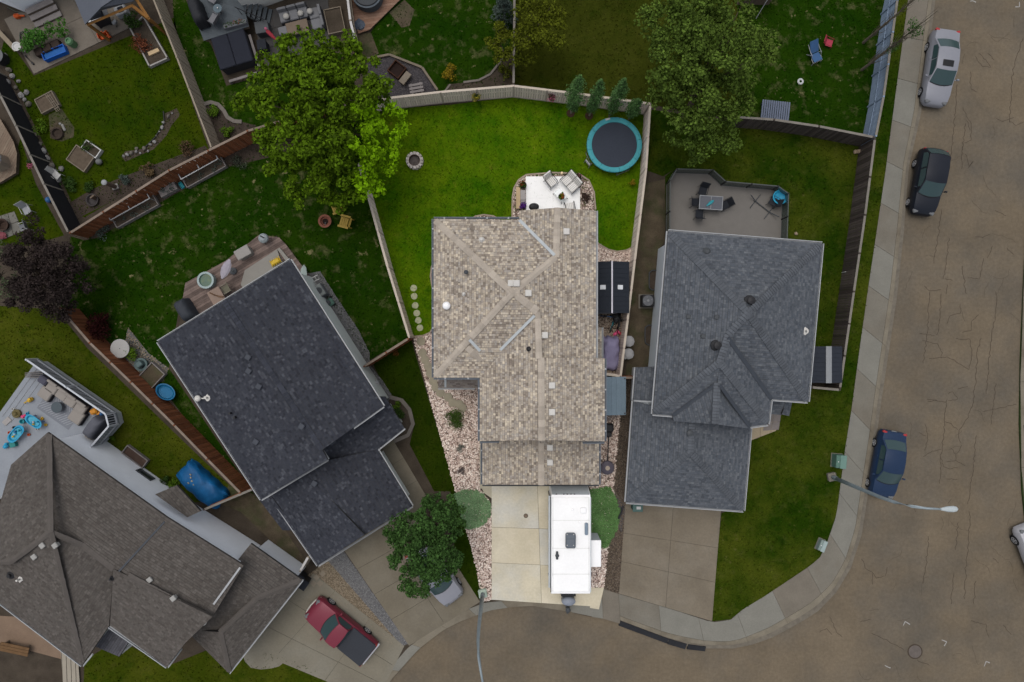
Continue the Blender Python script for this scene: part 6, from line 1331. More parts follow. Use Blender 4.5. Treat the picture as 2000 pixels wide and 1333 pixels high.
# black shed with ridge light
def rshed(label, x0, y0, x1, y1, zt, rise, m_r, m_ridge, ridge_w, skylights=(), ribs=9, name='shed'):
    a, b = P(x0, y1, zt), P(x1, y0, zt); w, d = b.x-a.x, b.y-a.y; t = thing(name, label, 'shed', ((a.x+b.x)/2, (a.y+b.y)/2, GZ)); z = zt-GZ
    part(t, 'wall', m_grey, lambda mb: mb.box((0,0,z/2-.02), (w-.16,d-.16,z-.04)))
    for s in (-1, 1):
        rp = part(t, 'roof', m_r, lambda mb: mb.add([(s*w/2,-d/2,z),(s*w/2,d/2,z),(s*.02,d/2,z+rise),(s*.02,-d/2,z+rise),(s*w/2,-d/2,z-.05),(s*w/2,d/2,z-.05),(s*.02,d/2,z+rise-.05),(s*.02,-d/2,z+rise-.05)], [(0,1,2,3),(7,6,5,4),(0,4,5,1),(1,5,6,2),(2,6,7,3),(3,7,4,0)]))
        for k in range(ribs):
            y = -d/2+d*(k+.5)/ribs; part(rp, 'rib', m_r, lambda mb: mb.tube([(s*w/2,y,z+.008),(s*.04,y,z+rise+.004)], .010, 4))
        for (fx, fy) in skylights: part(rp, 'skylight', mat('skylight_white', (.62,.64,.66), .3, .05, 2), lambda mb: mb.cbox((s*w*fx, d*fy, z+rise*(1-2*fx)+.025), (.36,.28,.04), 0, .02, 0, s*math.atan2(rise, w/2)))
    part(t, 'ridge_cap', m_ridge, lambda mb: mb.add([(-ridge_w/2,-d/2-.01,z+rise+.015),(0,-d/2-.01,z+rise+.04),(ridge_w/2,-d/2-.01,z+rise+.015),(-ridge_w/2,d/2+.01,z+rise+.015),(0,d/2+.01,z+rise+.04),(ridge_w/2,d/2+.01,z+rise+.015),(-ridge_w/2,-d/2-.01,z+rise-.03),(ridge_w/2,-d/2-.01,z+rise-.03),(-ridge_w/2,d/2+.01,z+rise-.03),(ridge_w/2,d/2+.01,z+rise-.03)], [(0,1,4,3),(1,2,5,4),(0,6,7,2,1),(3,4,5,9,8),(0,3,8,6),(2,7,9,5)]))
    part(t, 'door', m_lgrey, lambda mb: mb.box((0,-d/2+.06,z*.47), (1.1,.05,z*.85))); return t
m_shr = mat('black_resin_roof', (.024,.028,.036), .85, .08, 1); rshed('black resin shed with white ridge strip and two small skylights beside the tan roofed house', 1158, 512, 1229, 612, 2.2, .42, m_shr, mat('ridge_white', (.62,.60,.66), .4, .03, 2), .09, ((.24,0),), 11)
rshed('black metal shed with a wide pale ridge by the street fence', 1585, 677, 1645, 748, 2.1, .25, mat('black_metal_roof', (.026,.030,.039), .85, .1, 1), mat('ridge_pale', (.20,.21,.22), .5, .08, 2), .36, (), 8)
# clutter behind the black shed
def bicycle(label, px, rz, m_f, s=.75):
    t = at('bicycle', label, 'bicycle', px, GZ, rz, 'bikes behind the shed'); 
    for x in (-.5*s, .5*s):
        w = part(t, 'wheel', m_tyre, lambda mb: mb.tube([(x+.31*s*math.cos(2*math.pi*k/18), .0, .33*s+.31*s*math.sin(2*math.pi*k/18)) for k in range(19)], .022, 5))
        for k in range(4): part(w, 'spoke', m_alu, lambda mb: mb.tube([(x-.3*s*math.cos(math.pi*k/4),0,.33*s-.3*s*math.sin(math.pi*k/4)), (x+.3*s*math.cos(math.pi*k/4),0,.33*s+.3*s*math.sin(math.pi*k/4))], .004, 4))
    part(t, 'frame', m_f, lambda mb: (mb.tube([(-.5*s,0,.33*s),(-.05*s,0,.30*s),(.38*s,0,.72*s),(-.15*s,0,.68*s),(-.5*s,0,.33*s)], .03, 6), mb.tube([(-.05*s,0,.3*s),(-.18*s,0,.85*s)], .025, 6), mb.tube([(.5*s,0,.33*s),(.36*s,0,.92*s)], .025, 6)))
    part(t, 'saddle', m_black, lambda mb: mb.cbox((-.19*s,0,.87*s), (.26*s,.15*s,.06), 0, .03)); part(t, 'handlebar', m_black, lambda mb: mb.tube([(.26*s,-.28*s,.95*s),(.36*s,0,.93*s),(.26*s,.28*s,.95*s)], .02, 6))
m_bblue = mat('toy_blue', (.025,.09,.22), .4, .08, 2); m_teal = mat('toy_teal', (.02,.22,.26), .4, .08, 2); m_pinkp = mat('toy_pink', (.55,.06,.16), .4, .06, 2); m_redp = mat('toy_red', (.35,.02,.02), .4, .06, 2); m_yelp = mat('toy_yellow', (.48,.30,.03), .45, .08, 2); m_cyan = mat('toy_cyan', (.02,.24,.40), .45, .1, 2); m_orng = mat('orange_plastic', (.42,.07,.012), .5, .08, 2)
bicycle('blue bicycle directly below the black resin shed', (1184,619), R(-8), m_bblue, .85); bicycle('teal child bicycle just above the purple covered vehicle', (1194,636), R(75), m_teal, .6); bicycle('black bicycle against the fence behind the shed', (1207,632), R(80), m_black, .8)
def mower(label, px, rz, m_b):
    t = at('lawn_mower', label, 'mower', px, GZ, rz); part(t, 'deck', m_b, lambda mb: mb.cbox((0,0,.2), (.62,.5,.18), 0, .08)); part(t, 'engine', m_dkgrey, lambda mb: mb.lathe([(.16,.28),(.17,.4),(.1,.46),(.02,.47)], n=14)); part(t, 'handle', m_black, lambda mb: mb.tube([(-.3,-.2,.25),(-.8,-.2,.9),(-.8,.2,.9),(-.3,.2,.25)], .015, 5))
    for x in (-.26,.26):
        for y in (-.28,.28): part(t, 'wheel', m_tyre, lambda mb: mb.loft([[Vector((x+.1*math.cos(2*math.pi*k/12), y+o, .1+.1*math.sin(2*math.pi*k/12))) for k in range(12)] for o in (-.03,.03)]))
mower('black lawn mower with a pale engine between the bikes and the fence', (1203,622), R(-70), m_black)
one('toy_scooter', 'small pink ride-on toy below the bikes by the fence', 'toy', lambda mb: (mb.cbox((0,0,.16), (.42,.2,.12), 0, .05), mb.cbox((.14,0,.32), (.08,.3,.2), 0, .03), mb.lathe([(.09,0),(.1,.05),(.09,.1)], (-.14,0,0), 10), mb.lathe([(.09,0),(.1,.05),(.09,.1)], (.15,0,0), 10)), m_pinkp, (1203,651), rz=.6)
one('red_ball', 'small red-pink ball beside the pink ride-on toy', 'ball', lambda mb: mb.blob((0,0,.11), (.22,.22,.22), 2, 10, 7, 0), m_redp, (1211,652), smooth=True)
# purple covered vehicle
def covered(name, label, cat, px, rz, L, W, Hh, m, seed, prof=None, name_part='cover', fold=.03, nx=26, ny=18, z=GZ):
    """a sheet draped over a long rounded bulk, creased and hanging to the ground"""
    q = random.Random(seed); rings = []
    for i in range(nx+1):
        s = -1+2*i/nx; e = (1-abs(s)**5)**.5 if abs(s) < 1 else 0; hh = Hh*(prof(s) if prof else 1)*max(.03, e)**.6; ww = W/2*(.80+.20*max(0, e)); ring = []
        for j in range(ny+1):
            v = -1+2*j/ny; a = v*math.pi*.5; y = ww*math.copysign(abs(math.sin(a))**.62, a); zz = hh*max(0, math.cos(a))**.42
            zz += fold*math.sin(9*s+5*v+seed)*(.3+abs(v))*(zz > .05)+q.uniform(-1,1)*fold*.25*(zz > .05)
            y += fold*.45*math.sin(13*s+seed+2*v)*abs(v)**2
            ring.append(Vector((s*L/2+fold*math.sin(11*v), y, max(.0, zz))))
        rings.append(ring)
    b = P(px[0], px[1], z); t = thing(name, label, cat, (b.x, b.y, z), rz); mb = MB(); mb.loft(rings, closed=False, cap=False)
    mb.build(name_part, m, t, True, local=True); return t
m_purp = mat('purple_cover', (.20,.185,.29), .6, .10, 2.2, bump=.3)
t = covered('covered_vehicle', 'small vehicle under a purple-grey cover between the house and the fence', 'covered vehicle', (1191,690), R(90), 2.25, 1.12, 1.0, m_purp, 3, lambda s: .82+.18*math.sin(2.4*s), fold=.06); part(t, 'strap', m_black, lambda mb: mb.box((-.9,0,.03), (.5,1.2,.05)))
def bag(label, px, seed): return one('rubbish_bin', label, 'bin', lambda mb: (mb.lathe([(.24,0),(.32,.75),(.36,.80),(.37,.86),(.30,.95),(.10,1.0),(.01,1.0)], n=10), mb.cbox((.0,.36,.86), (.3,.10,.08), 0, .02), mb.blob((0,0,.9), (.74,.70,.25), seed, 10, 5, .08)), mat('grey_bin_plastic', (.255,.255,.26), .6, .12, 3), px, rz=seed)
bag('pale grey wrapped bin against the taupe fence, upper of two', (1224,667), 1.2); bag('pale grey wrapped bin against the taupe fence just above the red gate', (1223,691), 2.3)
t = at('lean_to', 'slate blue flat lean-to roof beside the tan roofed garage', 'lean-to', (1194,769), GZ); m_slate = mat('slate_blue_sheet', (.135,.185,.225), .55, .08, 1)
for k in range(4): part(t, 'roof_sheet', m_slate, lambda mb: mb.box((-.48+.32*k,0,2.05-.06*k), (.315,2.42,.04), 0, 0, .18))
for sx in (-.55,.55):
    for sy in (-1.1,1.1): part(t, 'post', m_dkgrey, lambda mb: mb.box((sx,sy,.98), (.08,.08,1.95)))
sheet('concrete_pad', [(1180,800),(1209,803),(1205,818),(1181,824)], GZ+.03, mat('pad_concrete', (.21,.175,.16), .9, .15, 2), thick=.06)
t = at('patio_heater', 'black patio heater with round grey shade tipped over beside the house', 'patio heater', (1187,842), GZ, R(-92))
part(t, 'base', m_black, lambda mb: (mb.cbox((-.25,.0,.25), (.55,.62,.48), 0, .08), mb.cbox((.18,.02,.22), (.34,.40,.36), 0, .05))); part(t, 'pole', m_char, lambda mb: mb.tube([(.3,.03,.28),(2.0,-.04,.62)], .035, 8)); part(t, 'burner', m_redp, lambda mb: mb.lathe([(.16,.62),(.18,.70),(.10,.80)], (2.05,-.04,0), 12))
part(t, 'shade', mat('shade_purple_grey', (.085,.075,.095), .45, .1, 3), lambda mb: mb.lathe([(.46,.72),(.40,.80),(.2,.88),(.02,.9),(.02,.86),(.4,.74)], (2.3,-.06,0), 24)); part(t, 'reflector', mat('reflector_tan', (.36,.30,.24), .4, .15, 5), lambda mb: mb.lathe([(.15,.895),(.05,.925),(.01,.93)], (2.3,-.06,0), 14))
one('downpipe', 'black drain pipe lying by the corner of the slate roofed garage', 'pipe', lambda mb: mb.tube([(0,.45,.08),(-.03,.1,.1),(-.12,-.45,.06)], .07, 8), m_black, (1214,1001), rz=R(-12))
t = at('meter_box', 'green utility cart bin against the front of the slate roofed garage', 'utility bin', (1241,987), GZ); part(t, 'body', mat('dull_green', (.045,.085,.075), .6, .1, 2), lambda mb: mb.cbox((0,0,.4), (.62,.42,.8), 0, .04)); part(t, 'lid', mat('dull_green_lid', (.06,.11,.10), .6, .1, 2), lambda mb: mb.cbox((0,0,.83), (.66,.46,.07), 0, .03)); part(t, 'sticker', m_whp, lambda mb: mb.box((.05,.03,.868), (.28,.18,.006)))
# ---------------------------------------------------------------- right-hand neighbour
t = at('air_conditioner', 'square black air conditioner with silver fan beside the slate roofed house', 'air conditioner', (1261,589), GZ)
part(t, 'cabinet', m_black, lambda mb: mb.cbox((0,0,.4), (.78,.78,.78), 0, .05)); part(t, 'grille_ring', m_grey, lambda mb: mb.lathe([(.32,.79),(.35,.81),(.29,.81)], n=24)); 
for k in range(4): part(t, 'fan_blade', m_lgrey, lambda mb: mb.add([(0.03*math.cos(k*1.57),.03*math.sin(k*1.57),.80),(.27*math.cos(k*1.57-.3),.27*math.sin(k*1.57-.3),.795),(.27*math.cos(k*1.57+.3),.27*math.sin(k*1.57+.3),.815),(.03*math.cos(k*1.57+1),.03*math.sin(k*1.57+1),.80)], [(0,1,2,3)]))
part(t, 'hub', m_lgrey, lambda mb: mb.cyl((0,0,.80), .08, .03, 12)); part(t, 'pad', m_conc, lambda mb: mb.box((0,0,.03), (.95,.95,.06)))
for lab, px in (('curved window well between the deck and the black air conditioner', (1276,548)), ('curved window well below the black air conditioner', (1268,655))):
    t = at('window_well', lab, 'window well', px, GZ, 0, 'window wells'); part(t, 'liner', m_dkgrey, lambda mb: mb.tube([(.32,.65,.1),(-.1,.65,.1),(-.28,.5,.1),(-.3,0,.1),(-.28,-.5,.1),(-.1,-.65,.1),(.32,-.65,.1)], .04, 6)); part(t, 'gravel_floor', m_brownb, lambda mb: mb.box((.0,0,.02), (.55,1.2,.02)))
# raised deck with glass railings
ZD = 1.0; m_deck = mat('vinyl_deck', (.142,.133,.122), .8, .06, 2, fine=.12); m_gl = mat('railing_glass', (.05,.066,.056), .08, .1, 1, spec=.5)
DK = [(1301,478),(1302,360),(1315,338),(1384,340),(1408,362),(1508,371),(1528,385),(1525,473)]
t = at('deck', 'grey raised deck with dark glass railing behind the slate roofed house', 'deck', (1410,420), 0.0); dp = [P(x, y, ZD) for x, y in DK]
MB().prism([(p.x, p.y) for p in dp], ZD-.14, ZD).build('floor', m_deck, t); MB().prism(inset([(p.x, p.y) for p in dp], .25), GZ, ZD-.15).build('skirt', m_grey, t)
m_railb = mat('rail_dark', (.06,.066,.064), .5, .08, 2)
for a, b in zip(dp, dp[1:]):
    L = (b-a).length; d = (b-a).normalized(); az = math.atan2(d.y, d.x); n = max(1, round(L/1.9))
    for k in range(n):
        p0, p1 = a.lerp(b, k/n), a.lerp(b, (k+1)/n); m_ = (p0+p1)/2; w = (p1-p0).length-.10
        MB().box((m_.x, m_.y, ZD+.50), (w,.02,.80), az).build('glass_panel', m_gl, t); MB().box((m_.x, m_.y, ZD+.95), (w,.06,.04), az).build('hand_rail', m_railb, t); MB().box((m_.x, m_.y, ZD+.07), (w,.05,.04), az).build('bottom_rail', m_railb, t)
        MB().box((p0.x, p0.y, ZD+.50), (.07,.07,1.0), az).build('post', m_black, t)
def on_deck(px, z): return P(px[0], px[1], z)
t = at('patio_table', 'rectangular dark glass table with pale rim on the grey raised deck', 'table', (1382,401), ZD, R(-4)); part(t, 'table_top', mat('grey_glass_top', (.075,.08,.095), .3, .06, 1), lambda mb: mb.box((0,0,.715), (1.42,.80,.02)))
for x, y, dx, dy in ((0,.42,1.5,.04),(0,-.42,1.5,.04),(.73,0,.04,.80),(-.73,0,.04,.80)): part(t, 'rim', m_lgrey, lambda mb: mb.box((x,y,.72), (dx,dy,.035)))
part(t, 'centre_bar', m_lgrey, lambda mb: mb.box((0,0,.732), (.03,.80,.012)))
for sx in (-.65,.65):
    for sy in (-.36,.36): part(t, 'leg', m_grey, lambda mb: mb.box((sx,sy,.35), (.04,.04,.7)))
def dchair(label, px, rz, z=ZD, m=m_char, m2=m_black, group='dark sling chairs on the grey deck', w=.56):
    t = at('deck_chair', label, 'chair', px, z, rz, group); part(t, 'seat', m, lambda mb: mb.box((0.02,0,.42), (.50,w-.06,.025))); part(t, 'backrest', m, lambda mb: mb.box((-.31,0,.70), (.025,w-.06,.58), 0, 0, R(-18)))
    for s in (-1, 1):
        part(t, 'arm', m2, lambda mb: mb.tube([(-.30,s*w/2,.62),(.2,s*w/2,.62),(.25,s*w/2,.0)], .016, 5)); part(t, 'leg', m2, lambda mb: mb.tube([(-.40,s*w/2,.98),(-.25,s*w/2,.45),(-.30,s*w/2,0)], .016, 5))
    return t
dchair('dark sling chair on the near-fence side of the deck table', (1369,376), R(-105)); dchair('dark sling chair at the left end of the deck table', (1355,398), R(0)); dchair('dark sling chair tucked below the deck table near the roof', (1362,421), R(88)); dchair('dark sling chair turned away at the right end of the deck table', (1412,403), R(205))
t = at('closed_parasol', 'folded teal cloth lying across the dark deck table', 'cloth', (1386,398), ZD+.74, R(38)); part(t, 'canopy', m_teal, lambda mb: mb.loft([[Vector((x, w*math.cos(a), .05+w*.6*math.sin(a))) for a in (0,1.05,2.1,3.14,4.2,5.2)] for x, w in ((-.28,.02),(-.1,.08),(.12,.10),(.30,.05))]))
t = at('hammock_stand', 'bare black hammock stand lying across the right part of the grey deck', 'hammock stand', (1489,405), ZD, R(-38)); 
part(t, 'beam', m_dkgrey, lambda mb: mb.tube([(-1.15,0,.42),(-.6,0,.08),(.6,0,.08),(1.15,0,.42)], .035, 6))
for x in (-.6,.55): part(t, 'foot', m_dkgrey, lambda mb: mb.tube([(x,-.55,.03),(x,.55,.03)], .03, 6))
t = at('saucer_chair', 'round bright blue saucer seat in the corner of the grey deck', 'chair', (1517,389), ZD); part(t, 'seat', m_cyan, lambda mb: mb.lathe([(.02,.34),(.3,.38),(.45,.52),(.47,.54),(.44,.55),(.3,.42),(.02,.38)], n=24)); part(t, 'seat_ring', mat('toy_cyan_light', (.03,.30,.46), .45, .08, 2), lambda mb: mb.tube([(.44*math.cos(2*math.pi*k/24), .44*math.sin(2*math.pi*k/24), .55) for k in range(25)], .03, 6))
for a in (.6,2.2,3.8,5.3): part(t, 'leg', m_black, lambda mb: mb.tube([(.15*math.cos(a),.15*math.sin(a),.36),(.40*math.cos(a),.40*math.sin(a),0)], .016, 5))
dchair('dark folding chair standing beside the round blue saucer seat', (1506,397), R(150), group=None)
one('boulder', 'pale boulder near the back corner of the fence, larger of two', 'boulder', lambda mb: mb.blob((0,0,.13), (.36,.30,.30), 4, 9, 6, .15), mat('tan_rock', (.26,.20,.14), .9, .15, 3), (1676,297)); one('boulder', 'pale boulder near the back corner of the fence, smaller of two', 'boulder', lambda mb: mb.blob((0,0,.11), (.28,.30,.24), 5, 9, 6, .15), mat('tan_rock', (.26,.20,.14)), (1669,298)); one('boulder', 'small tan stone alone on the lawn right of the grey deck', 'boulder', lambda mb: mb.blob((0,0,.07), (.24,.22,.16), 6, 9, 6, .15), mat('tan_rock', (.26,.20,.14)), (1554,457))
t = at('garden_hose_reel', 'small white tap post beside the dark street fence', 'tap post', (1644,533), GZ); part(t, 'post', m_whp, lambda mb: mb.tube([(0,0,0),(0,0,.5),(.1,.1,.62)], .03, 6)); part(t, 'tap', m_dkgrey, lambda mb: mb.cbox((.1,.1,.6), (.12,.08,.08), .5, .02))
# yard above: loungers and slatted table
t = at('deck_chair', 'blue reclining lawn chair with white frame on the grass', 'lounge chair', (1587,110), GZ, R(-66)); m_lblue = mat('lounger_blue', (.035,.085,.185), .75, .08, 2)
part(t, 'backrest', m_lblue, lambda mb: mb.box((-.40,0,.60), (.80,.58,.03), 0, 0, R(38))); part(t, 'seat', m_lblue, lambda mb: mb.box((.24,0,.34), (.56,.58,.03), 0, 0, R(-6)))
for s in (-1, 1): part(t, 'frame', m_lgrey, lambda mb: mb.tube([(-.66,s*.32,.62),(-.2,s*.33,.52),(.1,s*.33,.52),(.22,s*.33,.32),(.5,s*.32,.28),(.55,s*.32,0)], .022, 6)); part(t, 'leg', m_lgrey, lambda mb: mb.tube([(.1,s*.33,.5),(-.25,s*.33,.0)], .02, 6))
part(t, 'front_bar', m_lgrey, lambda mb: mb.tube([(.53,-.32,.30),(.53,.32,.30)], .02, 6))
t = at('deck_chair', 'small red child lawn chair on the grass beside the blue lounge chair', 'lawn chair', (1612,86), GZ, R(-18)); m_lred = mat('lounger_red', (.30,.032,.055), .7, .08, 2)
part(t, 'backrest', m_lred, lambda mb: mb.box((-.18,0,.42), (.03,.46,.52), 0, 0, R(-32))); part(t, 'seat', m_lred, lambda mb: mb.box((.14,0,.22), (.44,.46,.03))); 
for s in (-1, 1): part(t, 'arm', mat('red_frame', (.22,.02,.03), .5, .05, 2), lambda mb: mb.tube([(-.3,s*.25,.5),(.1,s*.26,.40),(.36,s*.26,.36),(.38,s*.26,0)], .018, 5))
one('frisbee', 'small white ring toy lying on the grass below the blue lounge chair', 'ring toy', lambda mb: mb.lathe([(.20,0),(.21,.05),(.16,.09),(.09,.07),(.09,.0)], n=20), mat('ring_white', (.42,.43,.43), .5, .05, 3), (1563,160))
t = at('slatted_table', 'blue-grey slatted metal platform against the dark brown fence', 'platform', (1508,222), GZ, R(-6)); m_bsl = mat('blue_grey_slat', (.105,.125,.175), .55, .1, 2)
for k in range(13): part(t, 'slat', m_bsl, lambda mb: mb.box((-.86+.1433*k,0,.55), (.105,1.25,.04)))
for y in (-.5,.5): part(t, 'bearer', m_dkgrey, lambda mb: mb.box((0,y,.50), (1.8,.06,.06)))
for sx in (-.8,.8):
    for sy in (-.5,.5): part(t, 'leg', m_dkgrey, lambda mb: mb.box((sx,sy,.235), (.06,.06,.47)))
t = at('shed', 'low grey plank roof at the top edge above the blue lounge chair', 'shed', (1470,2), GZ); m_gpl = mat('grey_plank', (.17,.155,.15), .85, .15, 2)
for k in range(5): part(t, 'roof_board', m_gpl, lambda mb: mb.box((0,-.25+.22*k,1.75), (2.3,.205,.04)))
part(t, 'wall', m_wood, lambda mb: mb.box((0,.2,.85), (2.1,.95,1.7))); part(t, 'pole', m_lgrey, lambda mb: mb.tube([(.55,-.4,1.9),(.2,-1.2,.05)], .025, 6))
# ---------------------------------------------------------------- decks with boards
def board_deck(label, px, z, rz, bw, mats, name='deck', skirt=None, gap=.008, cat='deck'):
    pts = [P(x, y, z) for x, y in px]; c = sum(pts, Vector())/len(pts); t = thing(name, label, cat, (c.x, c.y, 0)); ca, sa = math.cos(-rz), math.sin(-rz)
    loc_ = [(p.x*ca-p.y*sa, p.x*sa+p.y*ca) for p in pts]; y0, y1 = min(p[1] for p in loc_), max(p[1] for p in loc_); x0, x1 = min(p[0] for p in loc_)-1, max(p[0] for p in loc_)+1; y = y0; k = 0; q = random.Random(3)
    while y < y1:
        cl = clip_poly(loc_, x0, x1, y+gap/2, y+bw-gap/2); y += bw
        if len(cl) >= 3:
            w = [(p[0]*ca+p[1]*sa, -p[0]*sa+p[1]*ca) for p in cl]; MB().prism(w, z-.04, z+q.uniform(-.003,.003)).build('deck_board', mats[q.randrange(len(mats))], t)
    MB().prism(inset([(p.x, p.y) for p in pts], .06), max(.05, z-.35), z-.05).build('joist_frame', skirt or m_wood, t); return t
m_dk = [mat('mauve_board_%s' % s, tuple(x*f for x in (.125,.094,.082)), .85, .25, 2, fine=.2) for s, f in (('a',1),('b',.78),('c',1.25))]
dk = board_deck('weathered mauve board deck behind the charcoal roofed house', [(352,612),(362,553),(440,510),(505,460),(545,464),(560,480),(620,560),(560,540),(420,640)], .45, R(30), .14, m_dk)
m_beige = mat('beige_composite', (.20,.19,.17), .75, .06, 2)
for i, (a, b, cc, d) in enumerate([((470,556),(545,500),(552,512),(478,570)),((478,528),(541,487),(545,500),(470,556)),((541,487),(546,484),(592,540),(584,545))]): MB().prism([P2(*p, .62) for p in (a, b, cc, d)], .46, .62-.01*i).build('step_board', m_beige, dk)
t = at('hot_tub', 'small round pale tub of green water on the weathered mauve deck', 'tub', (408,549), .45); part(t, 'shell', mat('tub_pale', (.25,.31,.31), .5, .08, 2), lambda mb: mb.lathe([(.50,0),(.54,.48),(.55,.5),(.42,.5),(.40,.30),(.01,.28)], n=28)); part(t, 'water', mat('green_water', (.035,.085,.055), .12, .25, 3, col2=(.07,.10,.035), spec=.3), lambda mb: mb.cyl((0,0,.38), .41, .01, 28))
t = at('parasol', 'closed patterned pale parasol lying over the mauve deck', 'parasol', (456,530), .45, R(68)); part(t, 'canopy', mat('parasol_cloth', (.27,.25,.285), .8, .12, 6, fine=.2), lambda mb: mb.loft([[Vector((x, w*math.cos(a), 1.15+.35*w*math.sin(a))) for a in (0,.8,1.57,2.3,3.14,4.2,5.2)] for x, w in ((-.66,.05),(-.35,.24),(0,.31),(.35,.25),(.68,.06))], True)); part(t, 'pole', m_alu, lambda mb: mb.tube([(0,0,0),(0,0,1.15)], .025, 6)); part(t, 'base', m_dkgrey, lambda mb: mb.cyl((0,0,0), .24, .08, 14))
one('storage_box', 'beige rounded storage box on the mauve deck above the pale step', 'storage box', lambda mb: (mb.cbox((0,0,.28), (.95,.62,.56), 0, .1), mb.cbox((0,0,.59), (1.0,.67,.07), 0, .08)), mat('box_beige', (.225,.215,.20), .6, .06, 2), (481,496), .45, R(30))
t = at('patio_table', 'tan table with a dark and orange tool on it by the charcoal roof edge', 'table', (431,578), .45, R(30)); part(t, 'table_top', mat('tan_top', (.20,.145,.115), .7, .08, 2), lambda mb: mb.box((0,-.25,.72), (.86,1.3,.04)));
for sx in (-.38,.38):
    for sy in (-.8,.3): part(t, 'leg', m_grey, lambda mb: mb.box((sx,sy,.35), (.05,.05,.7)))
one('garden_tool', 'dark tool with an orange handle lying on the tan table', 'tool', lambda mb: (mb.tube([(-.42,.1,.03),(-.1,.0,.04),(.1,-.03,.03)], .035, 6), mb.box((.3,-.05,.03), (.38,.09,.05))), mat('tool_brown', (.09,.045,.02), .6, .2, 4), (422,577), 1.22, R(-8))
dchair('beige framed chair at the tan table on the mauve deck', (447,566), R(210), .45, mat('sling_sage', (.12,.115,.085), .8, .08, 2), mat('beige_frame', (.26,.24,.19), .6, .06, 2), None)
one('yellow_lounger', 'yellow folded net toy at the charcoal roof edge on the pale step', 'toy', lambda mb: (mb.cbox((0,0,.12), (.62,.32,.2), 0, .06), *[mb.tube([(x,-.22,.1),(x+.05,.22,.22)], .025, 5) for x in (-.32,-.16,0,.16,.32)]), mat('bright_yellow', (.45,.30,.02), .5, .12, 5), (539,512), .65, R(30))
t = at('kettle_barbecue', 'round silver grill with a dark handle at the far corner of the mauve deck', 'barbecue', (522,469), .45); part(t, 'lid', mat('lid_silver', (.24,.27,.28), .4, .15, 3), lambda mb: mb.lathe([(.32,.62),(.30,.75),(.18,.88),(.02,.92)], n=20)); part(t, 'handle', m_black, lambda mb: mb.box((.02,.05,.95), (.28,.08,.05), -.5)); part(t, 'bowl', m_black, lambda mb: mb.lathe([(.05,.4),(.25,.48),(.33,.62)], n=20))
for a in (.3,2.4,4.5): part(t, 'leg', m_black, lambda mb: mb.tube([(.15*math.cos(a),.15*math.sin(a),.45),(.32*math.cos(a),.32*math.sin(a),0)], .015, 5))
covered('covered_barbecue', 'barbecue under a dark slate cover at the left end of the mauve deck', 'covered barbecue', (371,607), R(-58), 1.5, .85, 1.15, mat('slate_cover', (.030,.034,.042), .7, .1, 2), 5, fold=.02, z=.45)
# fire pit and yellow chairs
t = at('fire_bowl', 'round clay red fire bowl on the grass beside two yellow chairs', 'fire bowl', (637,434)); part(t, 'bowl', m_terra, lambda mb: mb.lathe([(.25,0),(.42,.28),(.44,.34),(.30,.34),(.26,.20),(.01,.12)], n=24)); part(t, 'ash', mat('soot', (.022,.014,.012), .95, .3, 5), lambda mb: mb.cyl((0,0,.16), .27, .02, 18)); part(t, 'poker', m_lgrey, lambda mb: mb.tube([(0,-.05,.2),(.03,-.28,.36)], .012, 5))
m_ych = mat('yellow_chair_wood', (.33,.225,.045), .6, .1, 2)
def adk(label, px, rz):
    t = at('adirondack_chair', label, 'garden chair', px, GZ, rz, 'yellow garden chairs')
    for k in range(5): part(t, 'back_slat', m_ych, lambda mb: mb.box((-.38,-.24+.12*k,.62), (.02,.11,.72-.05*abs(k-2)), 0, 0, R(-26)))
    for k in range(4): part(t, 'seat_slat', m_ych, lambda mb: mb.box((-.12+.13*k,0,.34+.015*k), (.12,.56,.02)))
    for s in (-1, 1): part(t, 'arm', m_ych, lambda mb: mb.box((.02,s*.36,.54), (.70,.13,.025))); part(t, 'leg', m_ych, lambda mb: mb.box((.30,s*.32,.27), (.10,.04,.53))); part(t, 'rear_leg', m_ych, lambda mb: mb.box((-.22,s*.28,.20), (.6,.04,.10), 0, 0, R(22)))
adk('yellow wooden garden chair partly under the maple branches', (661,408), R(-160)); adk('yellow wooden garden chair on open grass below its twin', (677,436), R(165))
# things along the wall of the charcoal house
t = at('air_conditioner', 'grey air conditioner box beside the charcoal roofed house', 'air conditioner', (630,570), GZ, R(-57)); part(t, 'cabinet', m_grey, lambda mb: mb.cbox((0,0,.4), (.85,.62,.8), 0, .04)); part(t, 'lid', mat('ac_lid_grey', (.17,.185,.18), .6, .08, 2), lambda mb: mb.cbox((0,0,.82), (.8,.58,.05), 0, .06)); part(t, 'fan', m_dkgrey, lambda mb: mb.cyl((0,0,.846), .22, .01, 18))
one('surfboard', 'pale sage board leaning by the corner of the charcoal roofed house', 'board', lambda mb: mb.loft([[Vector((x, w*math.cos(a), .9+x*.9+.04*math.sin(a))) for a in (0,.8,1.57,2.4,3.14,4.2,5.2)] for x, w in ((-.75,.03),(-.5,.18),(0,.24),(.4,.2),(.62,.03))]), mat('board_sage', (.25,.30,.28), .5, .08, 2), (601,540), GZ, R(-75))
t = at('ladder', 'white folding rack lying between the board and the grey air conditioner', 'rack', (612,551), GZ, R(25)); 
for y in (-.14,.14): part(t, 'rail', m_whp, lambda mb: mb.tube([(-.6,y,.5),(.6,y,.7)], .025, 5))
for x in (-.4,0,.4): part(t, 'rung', m_whp, lambda mb: mb.tube([(x,-.14,.6+x/6),(x,.14,.6+x/6)], .018, 5))
mower('green garden cart with grey frame behind the grey air conditioner', (644,592), R(30), m_util); 
